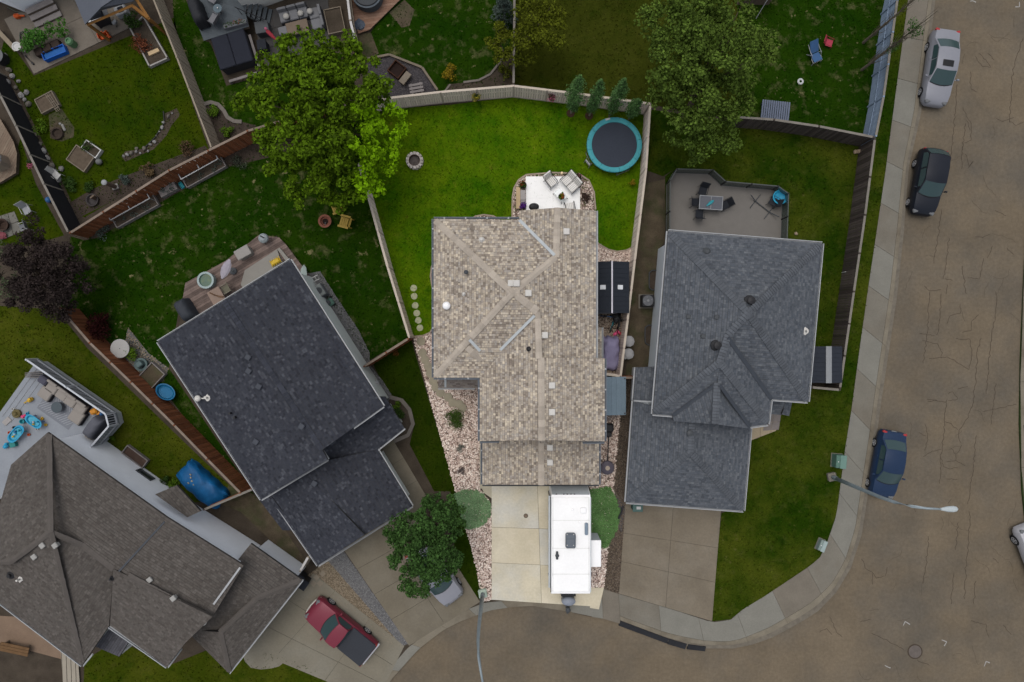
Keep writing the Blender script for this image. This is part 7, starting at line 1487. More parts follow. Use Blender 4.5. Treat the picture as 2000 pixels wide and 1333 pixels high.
one('gas_meter', 'small grey gas meter low on the charcoal house wall beside the gravel', 'gas meter', lambda mb: (mb.cbox((0,0,.7), (.26,.22,.36), 0, .05), mb.tube([(-.08,0,0),(-.08,0,.5)], .03, 6), mb.tube([(.08,0,.85),(.08,.1,1.1),(.25,.1,1.1)], .03, 6)), m_lgrey, (741,746), GZ, R(-57))
# cold frames along the red-brown fence
def coldframe(label, px, rz, L, W):
    t = at('cold_frame', label, 'cold frame', px, GZ, rz, 'white framed garden beds'); part(t, 'bed_soil', m_soil, lambda mb: mb.box((0,-.05,.16), (L-.1,W-.1,.3)))
    for y in (-W/2,W/2): part(t, 'side_board', m_gpl, lambda mb: mb.box((0,y,.18), (L,.06,.36)))
    for x in (-L/2,L/2): part(t, 'end_board', m_gpl, lambda mb: mb.box((x,0,.18), (.06,W+.06,.36)))
    z = .85
    for y in (-W*.12,W*.5): part(t, 'frame_bar', m_alu, lambda mb: mb.box((0,y,z), (L*.94,.06,.05)))
    for x in (-L*.47,0,L*.47): part(t, 'frame_bar', m_alu, lambda mb: mb.box((x,W*.19,z), (.06,W*.62,.05)))
    for x in (-L*.47,L*.47):
        for y in (-W*.12,W*.5): part(t, 'post', m_alu, lambda mb: mb.box((x,y,z/2), (.03,.03,z)))
    b = P(*px, GZ); q = random.Random(len(label)); cs = []
    for k in range(10): x, y = q.uniform(-L*.45,L*.45), q.uniform(-W*.45,W*.3); cs.append((b.x+x*math.cos(rz)-y*math.sin(rz), b.y+x*math.sin(rz)+y*math.cos(rz), GZ+.42))
    leaves('seedlings', cs, np.full((10,3), .16), np.full(10, 26), (.05,.11), L_blue, t, 5)
coldframe('white framed garden bed on the red-brown fence nearest the purple-brown tree', (267,411), R(29), 3.1, 1.05); coldframe('white framed garden bed on the red-brown fence nearest the big maple', (400,334), R(29), 2.9, 1.1)
t = at('planter_box', 'low wooden planter of herbs between the two white framed garden beds', 'planter', (332,372), GZ, R(29)); part(t, 'box', m_gpl, lambda mb: mb.box((0,0,.18), (1.2,.62,.36)));
b = P(332,372); leaves('herbs', [(b.x+random.Random(k).uniform(-.45,.45), b.y+random.Random(k+9).uniform(-.3,.3), .58) for k in range(7)], np.full((7,3), .16), np.full(7, 30), (.04,.1), L_blue, t, 9)
one('watering_can', 'blue watering can between the garden beds by the red-brown fence', 'watering can', lambda mb: (mb.lathe([(.13,0),(.14,.25),(.05,.3)], n=12), mb.tube([(.1,0,.08),(.3,0,.3)], .025, 6), mb.tube([(-.1,0,.25),(-.2,0,.18),(-.12,0,.05)], .018, 6)), m_cyan, (295,378), GZ, .6); one('plastic_tray', 'turquoise plastic tray beside the garden bed nearest the big maple', 'tray', lambda mb: (mb.box((0,0,.02), (.42,.22,.03)), mb.box((0,.11,.08), (.42,.02,.12)), mb.box((0,-.11,.08), (.42,.02,.12)), mb.box((.21,0,.08), (.02,.22,.12)), mb.box((-.21,0,.08), (.02,.22,.12))), m_teal, (356,363), GZ, R(-55))
# below the burgundy bush
t = at('patio_table', 'round white table beside the burgundy bush and the red-brown fence', 'table', (247,681), GZ); part(t, 'table_top', mat('table_white', (.30,.295,.285), .6, .05, 2), lambda mb: mb.lathe([(.02,.70),(.60,.70),(.62,.73),(.60,.745),(.02,.745)], n=28)); part(t, 'parasol_hole', m_dkgrey, lambda mb: mb.cyl((0,0,.745), .03, .006, 10)); part(t, 'pedestal', m_whp, lambda mb: mb.lathe([(.28,0),(.08,.08),(.06,.7)], n=14))
t = at('water_feature', 'teal stone water feature with a basin beside the green bush', 'water feature', (281,712), GZ, R(30)); part(t, 'basin', mat('teal_stone', (.075,.11,.11), .6, .2, 3), lambda mb: mb.lathe([(.36,0),(.42,.35),(.44,.38),(.30,.38),(.26,.25),(.01,.22)], n=16)); part(t, 'plinth', mat('teal_stone', (.075,.11,.11)), lambda mb: mb.cbox((.05,.0,.55), (.42,.36,.36), .2, .05)); part(t, 'water', mat('dark_water', (.02,.03,.035), .06, .1, 2, spec=.6), lambda mb: mb.cyl((0,0,.30), .29, .01, 16))
t = at('planter_bed', 'grey sided raised soil bed between the fence and the charcoal roof corner', 'planter bed', (300,735), GZ, R(-43)); part(t, 'soil', m_dirt, lambda mb: mb.box((0,0,.15), (1.1,1.35,.26)))
for x in (-.57,.57): part(t, 'side_board', m_gpl, lambda mb: mb.box((x,0,.19), (.06,1.5,.36)))
for y in (-.72,.72): part(t, 'end_board', m_gpl, lambda mb: mb.box((0,y,.19), (1.1,.06,.36)))
t = at('paddling_pool', 'round blue plastic paddling pool leaning against the red-brown fence', 'paddling pool', (331,766), GZ, R(-40)); m_pool = mat('pool_blue', (.012,.115,.235), .4, .08, 2)
part(t, 'shell', m_pool, lambda mb: mb.loft([[Vector((r_*math.cos(a)*.98, (r_*math.sin(a))*.62+zz*.4, .42-(r_*math.sin(a))*.62*.55+zz)) for a in [2*math.pi*k/28 for k in range(28)]] for r_, zz in ((.02,.0),(.50,.0),(.60,.16),(.68,.18),(.69,.13),(.60,-.02),(.02,-.03))]));
part(t, 'rib_ring', mat('pool_blue_light', (.02,.16,.30), .4, .06, 2), lambda mb: mb.tube([(.46*math.cos(2*math.pi*k/28), .46*.62*math.sin(2*math.pi*k/28)+.02, .44-.46*.62*.55*math.sin(2*math.pi*k/28)) for k in range(29)], .02, 5))
t = covered('tarp_covered_pile', 'long pile covered with a creased blue tarp beside the white house wall', 'covered pile', (400,945), R(-42), 3.5, 1.55, .95, mat('blue_tarp', (.003,.068,.185), .5, .18, 1.5, bump=.4, col2=(.006,.10,.26)), 8, lambda s: .85+.15*math.cos(2*s), 'tarp', fold=.055, nx=34, ny=22)
for dx, dy in ((-.9,.25),(-.75,.12),(-.55,.0),(-.62,-.25),(-.3,-.1)): part(t, 'tear_patch', mat('bare_board', (.25,.22,.17), .85, .2, 4), lambda mb: mb.blob((dx,dy,.93), (.16,.10,.06), int(dx*10)+20, 7, 4, .25))
t = at('planter_bed', 'narrow planter bed along the white wall with reddish soil', 'planter bed', (268,891), GZ, R(-37)); part(t, 'soil', mat('red_soil', (.06,.04,.032), .95, .3, 3), lambda mb: mb.box((0,0,.1), (1.6,.55,.2)))
for y in (-.3,.3): part(t, 'side_board', m_gpl, lambda mb: mb.box((0,y,.16), (1.7,.06,.3)))
for x in (-.83,.83): part(t, 'end_board', m_gpl, lambda mb: mb.box((x,0,.16), (.06,.54,.3)))
for lab, px in (('black wheeled bin at the corner of the brown garage, upper of two', (592,1122)), ('black wheeled bin at the corner of the brown garage, lower of two', (600,1131))):
    t = at('wheeled_bin', lab, 'bin', px, GZ, R(-35), 'black wheeled bins'); part(t, 'body', m_black, lambda mb: mb.loft([[Vector((x,y,z)) for x, y in ((-w,-w),(w,-w),(w,w),(-w,w))] for w, z in ((.22,.05),(.30,.95))])); part(t, 'lid', m_char, lambda mb: mb.cbox((0,0,.98), (.64,.66,.07), 0, .05))
    for y in (-.24,.24): part(t, 'wheel', m_tyre, lambda mb: mb.loft([[Vector((-.26+.1*math.cos(2*math.pi*k/12), y+o, .1+.1*math.sin(2*math.pi*k/12))) for k in range(12)] for o in (-.03,.03)]))
for i, (x, y) in enumerate([(618,1128),(630,1121),(612,1140),(625,1140)]): slab('paver', [(x-7,y),(x,y-7),(x+7,y),(x,y+7)], GZ+.04, mat('paver_tan', (.20,.17,.13), .9, .15, 2), yard)
# ---------------------------------------------------------------- big grey deck, lower left
ZK = .95; m_vd = mat('grey_vinyl_deck', (.205,.222,.245), .6, .07, .8, fine=.06, col2=(.185,.20,.225)); KD = [(74,702),(225,806),(231,829),(197,868),(150,900),(60,960),(-140,1010),(-140,935),(0,805)]
t = at('deck', 'large pale grey deck strewn with toys beside the brown roofed house', 'deck', (100,830), 0.0); dp = [P(x, y, ZK) for x, y in KD]
MB().prism([(p.x, p.y) for p in dp], ZK-.18, ZK).build('floor', m_vd, t); MB().prism(inset([(p.x, p.y) for p in dp], .12), GZ, ZK-.19).build('skirt', mat('deck_skirt', (.40,.43,.45), .7, .08, 2), t)
for k in range(3):
    a, b = P(79+8*k, 711+6*k, ZK), P(5+8*k, 814+6*k, ZK); MB().tube([a+Vector((0,0,.01)), b+Vector((0,0,.01))], .022, 4).build('seam', m_lgrey, t)
m_wr = mat('white_railing', (.40,.42,.45), .5, .05, 2)
for i, (a, b) in enumerate([(dp[0], dp[0].lerp(dp[1], .5)), (dp[0].lerp(dp[1], .5), dp[1]), (dp[1], dp[2]), (dp[2], dp[3])]):
    a, b = a.copy(), b.copy(); d = (b-a).normalized(); L = (b-a).length; az = math.atan2(d.y, d.x); m_ = (a+b)/2
    for p in (a,)+((b,) if i == 3 else ()): MB().box((p.x, p.y, ZK+.52), (.10,.10,1.08), az).build('post', m_wr, t)
    MB().box((m_.x, m_.y, ZK+1.0), (L-.1,.11,.05), az).build('hand_rail', m_wr, t); MB().box((m_.x, m_.y, ZK+.12), (L-.1,.06,.05), az).build('bottom_rail', m_wr, t)
    if i == 0 or L > .2:
        n = int(L/.135)
        for k in range(1, n): p = a.lerp(b, k/n); MB().box((p.x, p.y, ZK+.56), (.045,.032,.84), az).build('baluster', m_wr, t)
    nn = Vector((d.y, -d.x, 0))*.05; nn = -nn if nn.dot(Vector((1,1,0))) > 0 else nn; e_ = m_+nn; MB().box((e_.x, e_.y, ZK+.56), (L-.14,.015,.80), az).build('baluster_backing', mat('dark_backing', (.03,.033,.04), .85, .1, 2), t)  # thin dark panel behind the balusters so the gaps read dark
# sectional: three cushioned pieces
m_lin = mat('linen_cushion', (.225,.205,.185), .9, .08, 2); m_wick = mat('dark_wicker', (.028,.026,.030), .8, .2, 8)
def sofa_piece(label, px, rz, L, W, backed, z=ZK, cush=None, wick=None, arm=False, group='beige outdoor seats on the grey deck', n=1, pillow=None):
    t = at('sofa_section', label, 'outdoor sofa', px, z, rz, group); part(t, 'base', wick or m_wick, lambda mb: mb.cbox((0,0,.16), (L,W,.30), 0, .02))
    for k in range(n): part(t, 'seat_cushion', cush or m_lin, lambda mb: mb.cbox((-L/2+L*(k+.5)/n,-.04 if backed else 0,.39), (L/n-.03,W-.10,.16), 0, .05))
    if backed:
        for k in range(n): part(t, 'back_cushion', cush or m_lin, lambda mb: mb.cbox((-L/2+L*(k+.5)/n,W/2-.10,.60), (L/n-.04,.17,.36), 0, .05, R(-10)))
        part(t, 'back_frame', wick or m_wick, lambda mb: mb.box((0,W/2-.02,.42), (L,.05,.50)))
    return t
rzs = R(-35)
sofa_piece('beige two-seat outdoor sofa on the white railing, nearest the deck tip', (121,762), rzs, 1.55, .80, True, n=2); sofa_piece('beige two-seat outdoor sofa on the white railing, nearest the yellow toy', (157,788), rzs, 1.55, .80, True, n=2)
sofa_piece('square beige ottoman on the upper side of the round dark table', (97,768), rzs, .85, .85, False); sofa_piece('square beige ottoman on the lower side of the round dark table', (157,813), rzs, .90, .90, False)
t = at('coffee_table', 'round dark grey table on the patterned rug of the grey deck', 'table', (119,795), ZK); part(t, 'table_top', mat('slate_table', (.055,.07,.08), .6, .08, 2), lambda mb: mb.lathe([(.02,.36),(.35,.36),(.36,.39),(.35,.41),(.02,.41)], n=28)); part(t, 'drum', m_grey, lambda mb: mb.lathe([(.30,0),(.22,.36)], n=20))
t = at('rug', 'grey outdoor rug with pale zigzag lines under the round dark table', 'rug', (118,797), ZK, rzs); part(t, 'cloth', mat('rug_grey', (.155,.165,.185), .9, .08, 2), lambda mb: mb.box((0,0,.008), (2.5,1.75,.012)))
for k in range(14):
    x = -1.15+.176*k
    for s in (-1, 1): part(t, 'stripe', mat('rug_pale', (.27,.28,.30), .9, .05, 2), lambda mb: mb.box((x,s*.42,.0165), (.032,.72,.004), s*.6))
covered('covered_barbecue', 'barbecue under a dark grey cover beside the angled white railing', 'covered barbecue', (194,833), R(55), 1.5, .8, .95, mat('graphite_cover', (.085,.088,.105), .75, .08, 2), 11, fold=.02, z=ZK)
one('cushion', 'rust brown cushion on the deck at the white wall', 'cushion', lambda mb: mb.blob((0,0,.16), (.75,.5,.34), 3, 10, 6, .1), mat('rust_cushion', (.16,.060,.03), .85, .12, 3), (157,862), ZK, .4); one('cushion', 'pale crumpled cushion on the deck beside the rust brown one', 'cushion', lambda mb: mb.blob((0,0,.2), (.72,.55,.4), 7, 10, 6, .14), mat('pale_cushion', (.27,.25,.22), .9, .1, 3), (175,855), ZK, .4)
one('cushion', 'dark charcoal cushion stack by the folded chairs at the deck tip', 'cushion', lambda mb: mb.cbox((0,0,.3), (.62,.5,.6), 0, .08), mat('plum_grey', (.065,.065,.085), .85, .1, 3), (95,742), ZK, rzs)
t = at('folded_chairs', 'stack of folded grey-brown deck chairs at the tip of the grey deck', 'folded chairs', (75,732), ZK, R(2))
for k in range(4): part(t, 'frame_bar', mat('taupe_bar', (.13,.12,.115), .7, .1, 2), lambda mb: mb.box((0,-.16+.11*k,.25), (1.15,.05,.3), -.06+.04*k))
# toys
def watertable(label, px, rz, s, m, m2):
    t = at('water_table', label, 'toy table', px, ZK, rz, 'blue water play tables'); part(t, 'basin', m, lambda mb: mb.loft([[Vector((r_*s*math.cos(a)*1.25, r_*s*math.sin(a)*(.75+.12*math.cos(2*a)), zz)) for a in [2*math.pi*k/20 for k in range(20)]] for r_, zz in ((.34,.28),(.44,.44),(.46,.46),(.38,.46),(.34,.36),(.02,.34))])); part(t, 'water', mat('play_water', (.04,.26,.36), .1, .25, 6, spec=.5), lambda mb: mb.lathe([(.31*s,.36),(.31*s,.40),(.01,.405)], n=16, sx=1.2, sy=.75))
    for a in (.6,2.5,3.8,5.6): part(t, 'leg', m2, lambda mb: mb.tube([(.35*s*math.cos(a),.25*s*math.sin(a),.32),(.40*s*math.cos(a),.30*s*math.sin(a),0)], .03, 6))
    q = random.Random(int(s*10)); 
    for k in range(5): part(t, 'play_piece', (m_whp, m_teal, m_cyan, m_yelp, m_bblue)[k], lambda mb: mb.blob((q.uniform(-.32,.32)*s, q.uniform(-.18,.18)*s, .47), (.16,.13,.16), k, 7, 5, .15))
watertable('large blue water play table nearest the brown roof on the grey deck', (41,846), R(48), 1.15, m_cyan, m_teal); watertable('blue water play table with yellow details nearer the round dark table', (75,822), R(-35), 1.05, m_cyan, m_bblue)
def toy(label, px, fn, m, rz=0.0, cat='toy', name='toy'): return one(name, label, cat, fn, m, px, ZK, rz)
toy('yellow toy digger on the grey deck below the folded chairs', (62,781), lambda mb: (mb.cbox((0,0,.14), (.36,.22,.16), 0, .04), mb.cbox((.08,0,.28), (.16,.18,.16), 0, .03), mb.tube([(-.1,0,.2),(-.32,.0,.3),(-.4,0,.06)], .035, 5)), m_yelp, .6, name='toy_digger')
toy('black and yellow round toy on the grey deck left of the water tables', (35,808), lambda mb: (mb.lathe([(.15,0),(.28,.05),(.28,.16),(.2,.2),(.01,.16)], n=14), mb.blob((0,0,.2), (.24,.24,.2), 2, 8, 5, .1)), mat('toy_brownyellow', (.10,.08,.03), .6, .3, 6), name='toy_drum')
toy('pink toy beside the black and yellow round toy', (47,814), lambda mb: (mb.blob((0,0,.1), (.26,.2,.2), 5, 8, 5, .2), mb.blob((.12,.1,.1), (.16,.14,.14), 6, 7, 5, .2)), m_pinkp, name='toy_doll'); toy('teal bucket on the deck between the two water tables', (47,823), lambda mb: mb.lathe([(.12,0),(.16,.22),(.13,.22),(.09,.05),(.01,.04)], n=12), m_teal, name='toy_bucket')
toy('green-teal box below the large blue water table', (30,868), lambda mb: (mb.cbox((0,0,.12), (.36,.30,.24), .3, .04), mb.cbox((0,0,.26), (.38,.32,.04), .3, .04)), mat('toy_green', (.02,.16,.15), .5, .08, 2), name='toy_box'); toy('small turquoise ride-on toy left of the green-teal box', (16,870), lambda mb: (mb.cbox((0,0,.18), (.42,.24,.18), .8, .06), mb.blob((.1,.12,.32), (.2,.2,.2), 4, 8, 5, .1), mb.lathe([(.09,0),(.1,.05),(.09,.1)], (.15,.12,0), 10), mb.lathe([(.09,0),(.1,.05),(.09,.1)], (-.15,-.12,0), 10)), m_cyan, name='toy_car')
toy('orange and yellow toy slide against the white railing', (189,803), lambda mb: (mb.cbox((0,0,.22), (.46,.36,.40), .5, .08), mb.cbox((.22,-.12,.14), (.3,.26,.22), .5, .05)), mat('toy_amber', (.46,.19,.02), .5, .2, 3), name='toy_slide'); toy('blue ball beside the orange and yellow toy', (201,808), lambda mb: mb.blob((0,0,.14), (.28,.28,.28), 3, 10, 7, 0), m_bblue, name='ball', cat='ball')
for i, (x, y, m, l) in enumerate([(27,799,m_whp,'white cup lying near the left edge of the grey deck'),(55,808,m_cyan,'light blue toy cup right of the pink toy'),(84,818,m_yelp,'lime yellow toy beaker at the rim of the smaller water table'),(91,830,m_yelp,'small yellow toy cup right of the smaller water table'),(58,849,m_orng,'small orange toy cup right of the large water table'),(29,835,m_black,'small dark toy left of the large water table'),(74,838,m_whp,'small pale toy below the smaller water table'),(20,845,m_orng,'pale orange strip toy at the left end of the large water table')]):
    toy(l, (x, y), lambda mb: (mb.lathe([(.07,0),(.09,.12),(.07,.12),(.05,.03),(.01,.02)], n=10), mb.cbox((.1,.03,.03), (.1,.05,.05), i*.7, .01)), m, i*.9, name='toy_cup')
one('mat', 'pale folded mat on the grey deck near the left edge', 'mat', lambda mb: mb.cbox((0,0,.03), (.55,.36,.05), 0, .03), mat('mat_cream', (.27,.255,.245), .9, .08, 3), (14,823), ZK, R(42))
# ---------------------------------------------------------------- top left yard
m_pat = mat('old_patio', (.135,.118,.098), .9, .15, .8, bump=.2, col2=(.115,.10,.082))
slab_grid('patio', 'patio_slab', [(8,38),(196,-48),(258,52),(66,145)], [0,.33,.66,1], [0,.5,1], GZ+.05, m_pat)
t = at('wooden_steps', 'three broad grey wooden steps against the white sided house', 'steps', (93,31), GZ, R(25))
for k in range(3): part(t, 'tread', m_gpl, lambda mb: mb.box((0,-.35+.38*k,.17*(k+1)), (1.9,.36,.05))); part(t, 'riser', m_wood, lambda mb: mb.box((0,-.35+.38*k-.15,.17*(k+1)-.1), (1.85,.03,.14)))
t = at('gazebo', 'orange timber gazebo with a dark grey roof sheltering a barbecue', 'gazebo', (228,28), GZ, R(25)); b0 = WM[t.name]
GZB = [P(172,48,2.3), P(258,11,2.3), P(290,36,2.3), P(228,-60,2.3), P(143,-14,2.3)]
for i, (a, b) in enumerate([(0,1),(1,2),(0,4),(4,3),(2,3)]): MB().tube([GZB[a], GZB[b]], .09, 4).build('beam', m_timber, t)
for p in GZB: MB().box((p.x, p.y, 1.2), (.15,.15,2.2), R(25)).build('post', m_timber, t)
m_gr = mat('gazebo_roof', (.072,.080,.098), .6, .1, 1)
for nm, pl in (('a', [P(146,0,2.45), P(166,48,2.5), P(198,14,3.1), P(185,-40,3.1)]), ('b', [P(166,48,2.5), P(262,4,2.5), P(250,-20,3.1), P(198,14,3.1)]), ('c', [P(262,4,2.5), P(240,-70,2.5), P(225,-50,3.1), P(250,-20,3.1)])) :
    if nm == 'b': pl = [P(190,22,2.75), P(262,2,2.5), P(250,-20,3.1), P(198,14,3.1)]
    pl = [Vector(p) for p in pl]; k = len(pl); MB().add(pl+[p-Vector((0,0,.06)) for p in pl], [tuple(range(k)), tuple(range(k,2*k))[::-1]]+[(i,k+i,k+(i+1)%k,(i+1)%k) for i in range(k)]).build('roof_panel', m_gr, t)
pl = [P(185,-40,3.1), P(198,14,3.1), P(250,-20,3.1), P(225,-50,3.1)]; MB().add(pl+[p-Vector((0,0,.06)) for p in pl], [(0,1,2,3),(7,6,5,4)]+[(i,4+i,4+(i+1)%4,(i+1)%4) for i in range(4)]).build('roof_panel', m_gr, t)
t = at('barbecue', 'black gas barbecue with a silver front bar in the timber gazebo', 'barbecue', (206,45), GZ, R(20)); part(t, 'body', m_black, lambda mb: mb.cbox((0,0,.45), (.85,.5,.85), 0, .03)); part(t, 'lid', m_char, lambda mb: mb.loft([[Vector((x, .28*math.cos(a)+.02, .88+.24*math.sin(a))) for a in (0,.6,1.2,1.9,2.5,3.14)] for x in (-.42,.42)])); part(t, 'handle', m_alu, lambda mb: mb.tube([(-.36,-.28,1.02),(.36,-.28,1.02)], .035, 6)); 
for s in (-1, 1): part(t, 'side_shelf', m_alu if s < 0 else m_grey, lambda mb: mb.box((s*.58,0,.86), (.30,.44,.04)))
for s in (-1, 1): part(t, 'wheel', m_tyre, lambda mb: mb.lathe([(.09,0),(.1,.04),(.09,.08)], (s*.35,-.22,0), 12))
t = at('cooler', 'grey cooler box in the timber gazebo beside the barbecue', 'cooler', (243,27), GZ, R(22)); part(t, 'box', m_lgrey, lambda mb: mb.cbox((0,0,.25), (.75,.6,.5), 0, .04)); part(t, 'lid', m_char, lambda mb: mb.cbox((0.05,0,.53), (.36,.36,.06), 0, .03))
t = at('bag_chair', 'grey and tan folding chair between the barbecue and the cooler', 'folding chair', (229,48), GZ, .8); part(t, 'seat', m_lgrey, lambda mb: mb.cbox((0,0,.32), (.34,.22,.14), 0, .05)); 
for s in (-1, 1): part(t, 'leg', m_black, lambda mb: mb.tube([(-.2,s*.15,0),(.2,s*.15,.5)], .015, 5))
for i, (x, y, l) in enumerate([(201,73,'orange plastic crate by the gazebo post, left of the pair'),(211,72,'orange plastic crate by the gazebo post, right of the pair'),(36,34,'orange blower lying at the corner of the white sided house')]):
    one('plastic_crate' if i < 2 else 'leaf_blower', l, 'crate' if i < 2 else 'leaf blower', (lambda mb: (mb.cbox((0,0,.05), (.34,.34,.08), .4, .03), mb.box((.15,0,.2), (.04,.34,.32), .4), mb.box((-.13,-.08,.2), (.04,.34,.32), .4), mb.box((0,.15,.2), (.34,.04,.32), .4))) if i < 2 else (lambda mb: (mb.cbox((0,0,.14), (.36,.26,.26), -.5, .06), mb.tube([(.1,-.05,.16),(.42,-.22,.08)], .06, 8), mb.tube([(-.1,.1,.25),(0,.02,.36),(.1,-.05,.26)], .025, 5))), m_orng, (x, y), GZ+.06, .3*i)
t = at('planter_row', 'row of brown planter tubs with bushy green leaves on the patio', 'planter', (98,95), GZ+.05, R(25))
for k in range(3): part(t, 'tub', mat('tub_brown', (.035,.026,.022), .8, .15, 3), lambda mb: mb.cbox((-.62+.6*k,-.1,.2), (.55,.5,.4), 0, .04))
b = P(100,82); q = random.Random(8); cs = [(b.x+q.uniform(-1.25,1.35), 0, .65+q.uniform(0,.5)) for _ in range(26)]; cs = [(x, b.y+(x-b.x)*.45+q.uniform(-.35,.5), z) for x, _, z in cs]
leaves('foliage', cs, np.full((26,3), .33), np.full(26, 60), (.10,.2), leafmat('tomato_leaf', (.055,.150,.022), .45), t, 21)
t = at('tub', 'bright blue plastic tub in front of the brown planter row', 'tub', (112,107), GZ+.05, R(22)); m_tubb = mat('tub_blue', (.004,.085,.38), .45, .08, 2); part(t, 'base', m_tubb, lambda mb: mb.box((0,0,.04), (1.5,.50,.06)))
for y in (-.26,.26): part(t, 'side', m_tubb, lambda mb: mb.box((0,y,.2), (1.56,.04,.36)))
for x in (-.76,.76): part(t, 'end', m_tubb, lambda mb: mb.box((x,0,.2), (.04,.48,.36)))
part(t, 'sand', mat('tub_inner', (.008,.08,.27), .6, .2, 3), lambda mb: mb.box((0,0,.16), (1.46,.46,.14)))
one('compost_bin', 'pale green round bin at the right end of the planter row', 'compost bin', lambda mb: (mb.lathe([(.24,0),(.26,.5),(.2,.62),(.13,.64),(.13,.56),(.02,.55)], n=16)), mat('pale_green_plastic', (.085,.17,.085), .6, .1, 3), (145,88), GZ+.05)
t = at('bird_bath', 'round white pedestal table at the left edge of the patio', 'pedestal table', (47,100), GZ); part(t, 'top', m_whp, lambda mb: mb.lathe([(.02,.62),(.28,.62),(.30,.68),(.24,.68),(.20,.64),(.02,.64)], n=22)); part(t, 'stem', m_whp, lambda mb: mb.lathe([(.16,0),(.06,.1),(.05,.62)], n=12))
q = random.Random(4); pts = [(.35*math.cos(a*.55)*(1+.2*math.sin(a*1.7)), .35*math.sin(a*.55)*(1+.2*math.cos(a*2.1)), .02+.004*a) for a in range(36)]+[(.6,.6,.03),(.9,1.1,.02),(.6,1.7,.02),(-.6,1.7,.02),(-1.2,2.0,.02)]
one('garden_hose', 'coiled grey-green garden hose on the patio by the white pedestal table', 'hose', lambda mb: mb.tube(pts, .022, 5), mat('hose_green', (.06,.075,.06), .6, .1, 3), (50,74), GZ+.055)
t = at('timber_rail', 'tan timber rail at the left end of the top left patio', 'timber rail', (24,84), GZ, ang((2,60),(45,106))); part(t, 'rail', mat('rail_tan', (.20,.165,.12), .85, .12, 2), lambda mb: mb.box((0,0,.6), (2.1,.28,.06))); 
for x in (-.9,0,.9): part(t, 'post', m_wood, lambda mb: mb.box((x,0,.29), (.1,.1,.57)))
one('garden_tool', 'dark hand tool with an orange grip at the patio corner below the pedestal table', 'tool', lambda mb: (mb.tube([(-.2,.2,.03),(.1,-.1,.03)], .03, 5), mb.cbox((.2,-.2,.05), (.2,.12,.08), -.8, .02), mb.cbox((-.26,.26,.05), (.16,.1,.08), -.8, .03)), m_black, (59,119), GZ+.06)
t = at('covered_table', 'round grey table beyond the black screened fence at the left edge', 'table', (8,118), GZ); part(t, 'table_top', mat('stone_grey', (.10,.105,.11), .6, .12, 2), lambda mb: mb.lathe([(.02,.68),(.46,.68),(.48,.72),(.02,.74)], n=24)); part(t, 'drum', m_black, lambda mb: mb.lathe([(.40,0),(.42,.68)], n=20))
# white edged bed
t = at('raised_bed', 'raised soil bed with white timber edging below the gazebo', 'raised bed', (293,80), GZ); m_wedge = mat('white_edging', (.26,.25,.235), .8, .12, 2); pl = [P2(258,58), P2(284,36), P2(331,117), P2(296,133)]
MB().prism(pl, GZ, GZ+.16).build('soil', m_soil, t)
for a, b in zip(pl, pl[1:]+pl[:1]): a, b = Vector(a), Vector(b); m_ = (a+b)/2; MB().box((m_.x, m_.y, GZ+.14), ((b-a).length+.1,.09,.28), math.atan2(b.y-a.y, b.x-a.x)).build('timber', m_wedge, t)
MB().prism([P2(293,106), P2(313,98), P2(316,104), P2(296,113)], GZ, GZ+.3).build('inner_timber', m_woodt, t)
def gbox(label, px, rz, w, d, m_b, m_s, h=.3, name='raised_bed', topbar=True):
    t = at(name, label, 'raised bed', px, GZ, rz, 'small raised garden boxes'); part(t, 'soil', m_s, lambda mb: mb.box((0,0,h*.4), (w-.05,d-.05,h*.75)))
    for y in (-d/2,d/2): part(t, 'side_board', m_b, lambda mb: mb.box((0,y,h/2), (w+.06,.06,h)))
    for x in (-w/2,w/2): part(t, 'end_board', m_b, lambda mb: mb.box((x,0,h/2), (.06,d-.06,h)))
    return t
gbox('wooden garden box of dry soil beside the dirt patch, upper of two boxes', (97,203), R(28), 1.25, 1.0, mat('bleached_board', (.155,.13,.10), .85, .15, 2), mat('box_soil', (.085,.066,.048), .95, .25, 4)); gbox('wooden garden box of dry soil, nearest the red-brown fence', (162,312), R(-35), 1.4, 1.15, mat('bleached_board', (.155,.13,.10)), mat('box_soil', (.085,.066,.048))); t = gbox('white framed plant box touching the lower garden box', (183,294), R(-35), 1.15, .62, m_whp, m_soil)
b = P(180,290); leaves('herbs', [(b.x+q.uniform(-.4,.3), b.y+q.uniform(-.2,.3), .5) for _ in range(8)], np.full((8,3), .2), np.full(8, 30), (.06,.12), L_mid, t, 77)
t = at('trellis', 'pale wooden trellis leaning on the upper garden box', 'trellis', (112,205), GZ, R(-60)); 
for y in (-.12,0,.12): part(t, 'slat', mat('bleached_board', (.155,.13,.10)), lambda mb: mb.box((0,y,.42), (1.2,.04,.03), 0, 0, .2))
for x in (-.4,.0,.4): part(t, 'cross_slat', mat('bleached_board', (.155,.13,.10)), lambda mb: mb.box((x,0,.44-x*.2), (.04,.36,.03)))
one('garden_stone', 'pale flat oblong stone on the dirt patch', 'stone', lambda mb: mb.cbox((0,0,.06), (.16,.48,.10), 0, .04), mat('pale_stone', (.19,.185,.175), .85, .12, 3), (125,250), GZ+.015, R(25)); one('garden_stone', 'small pale round stone above the oblong one on the dirt patch', 'stone', lambda mb: mb.blob((0,0,.07), (.2,.18,.14), 3, 8, 5, .1), mat('pale_stone', (.19,.185,.175)), (119,243), GZ+.015); one('garden_ball', 'grey stone ball beside the lower wooden garden box', 'stone ball', lambda mb: mb.blob((0,0,.2), (.42,.40,.40), 2, 12, 8, .03), mat('ball_grey', (.13,.135,.13), .7, .2, 4), (197,318), GZ, smooth=True)
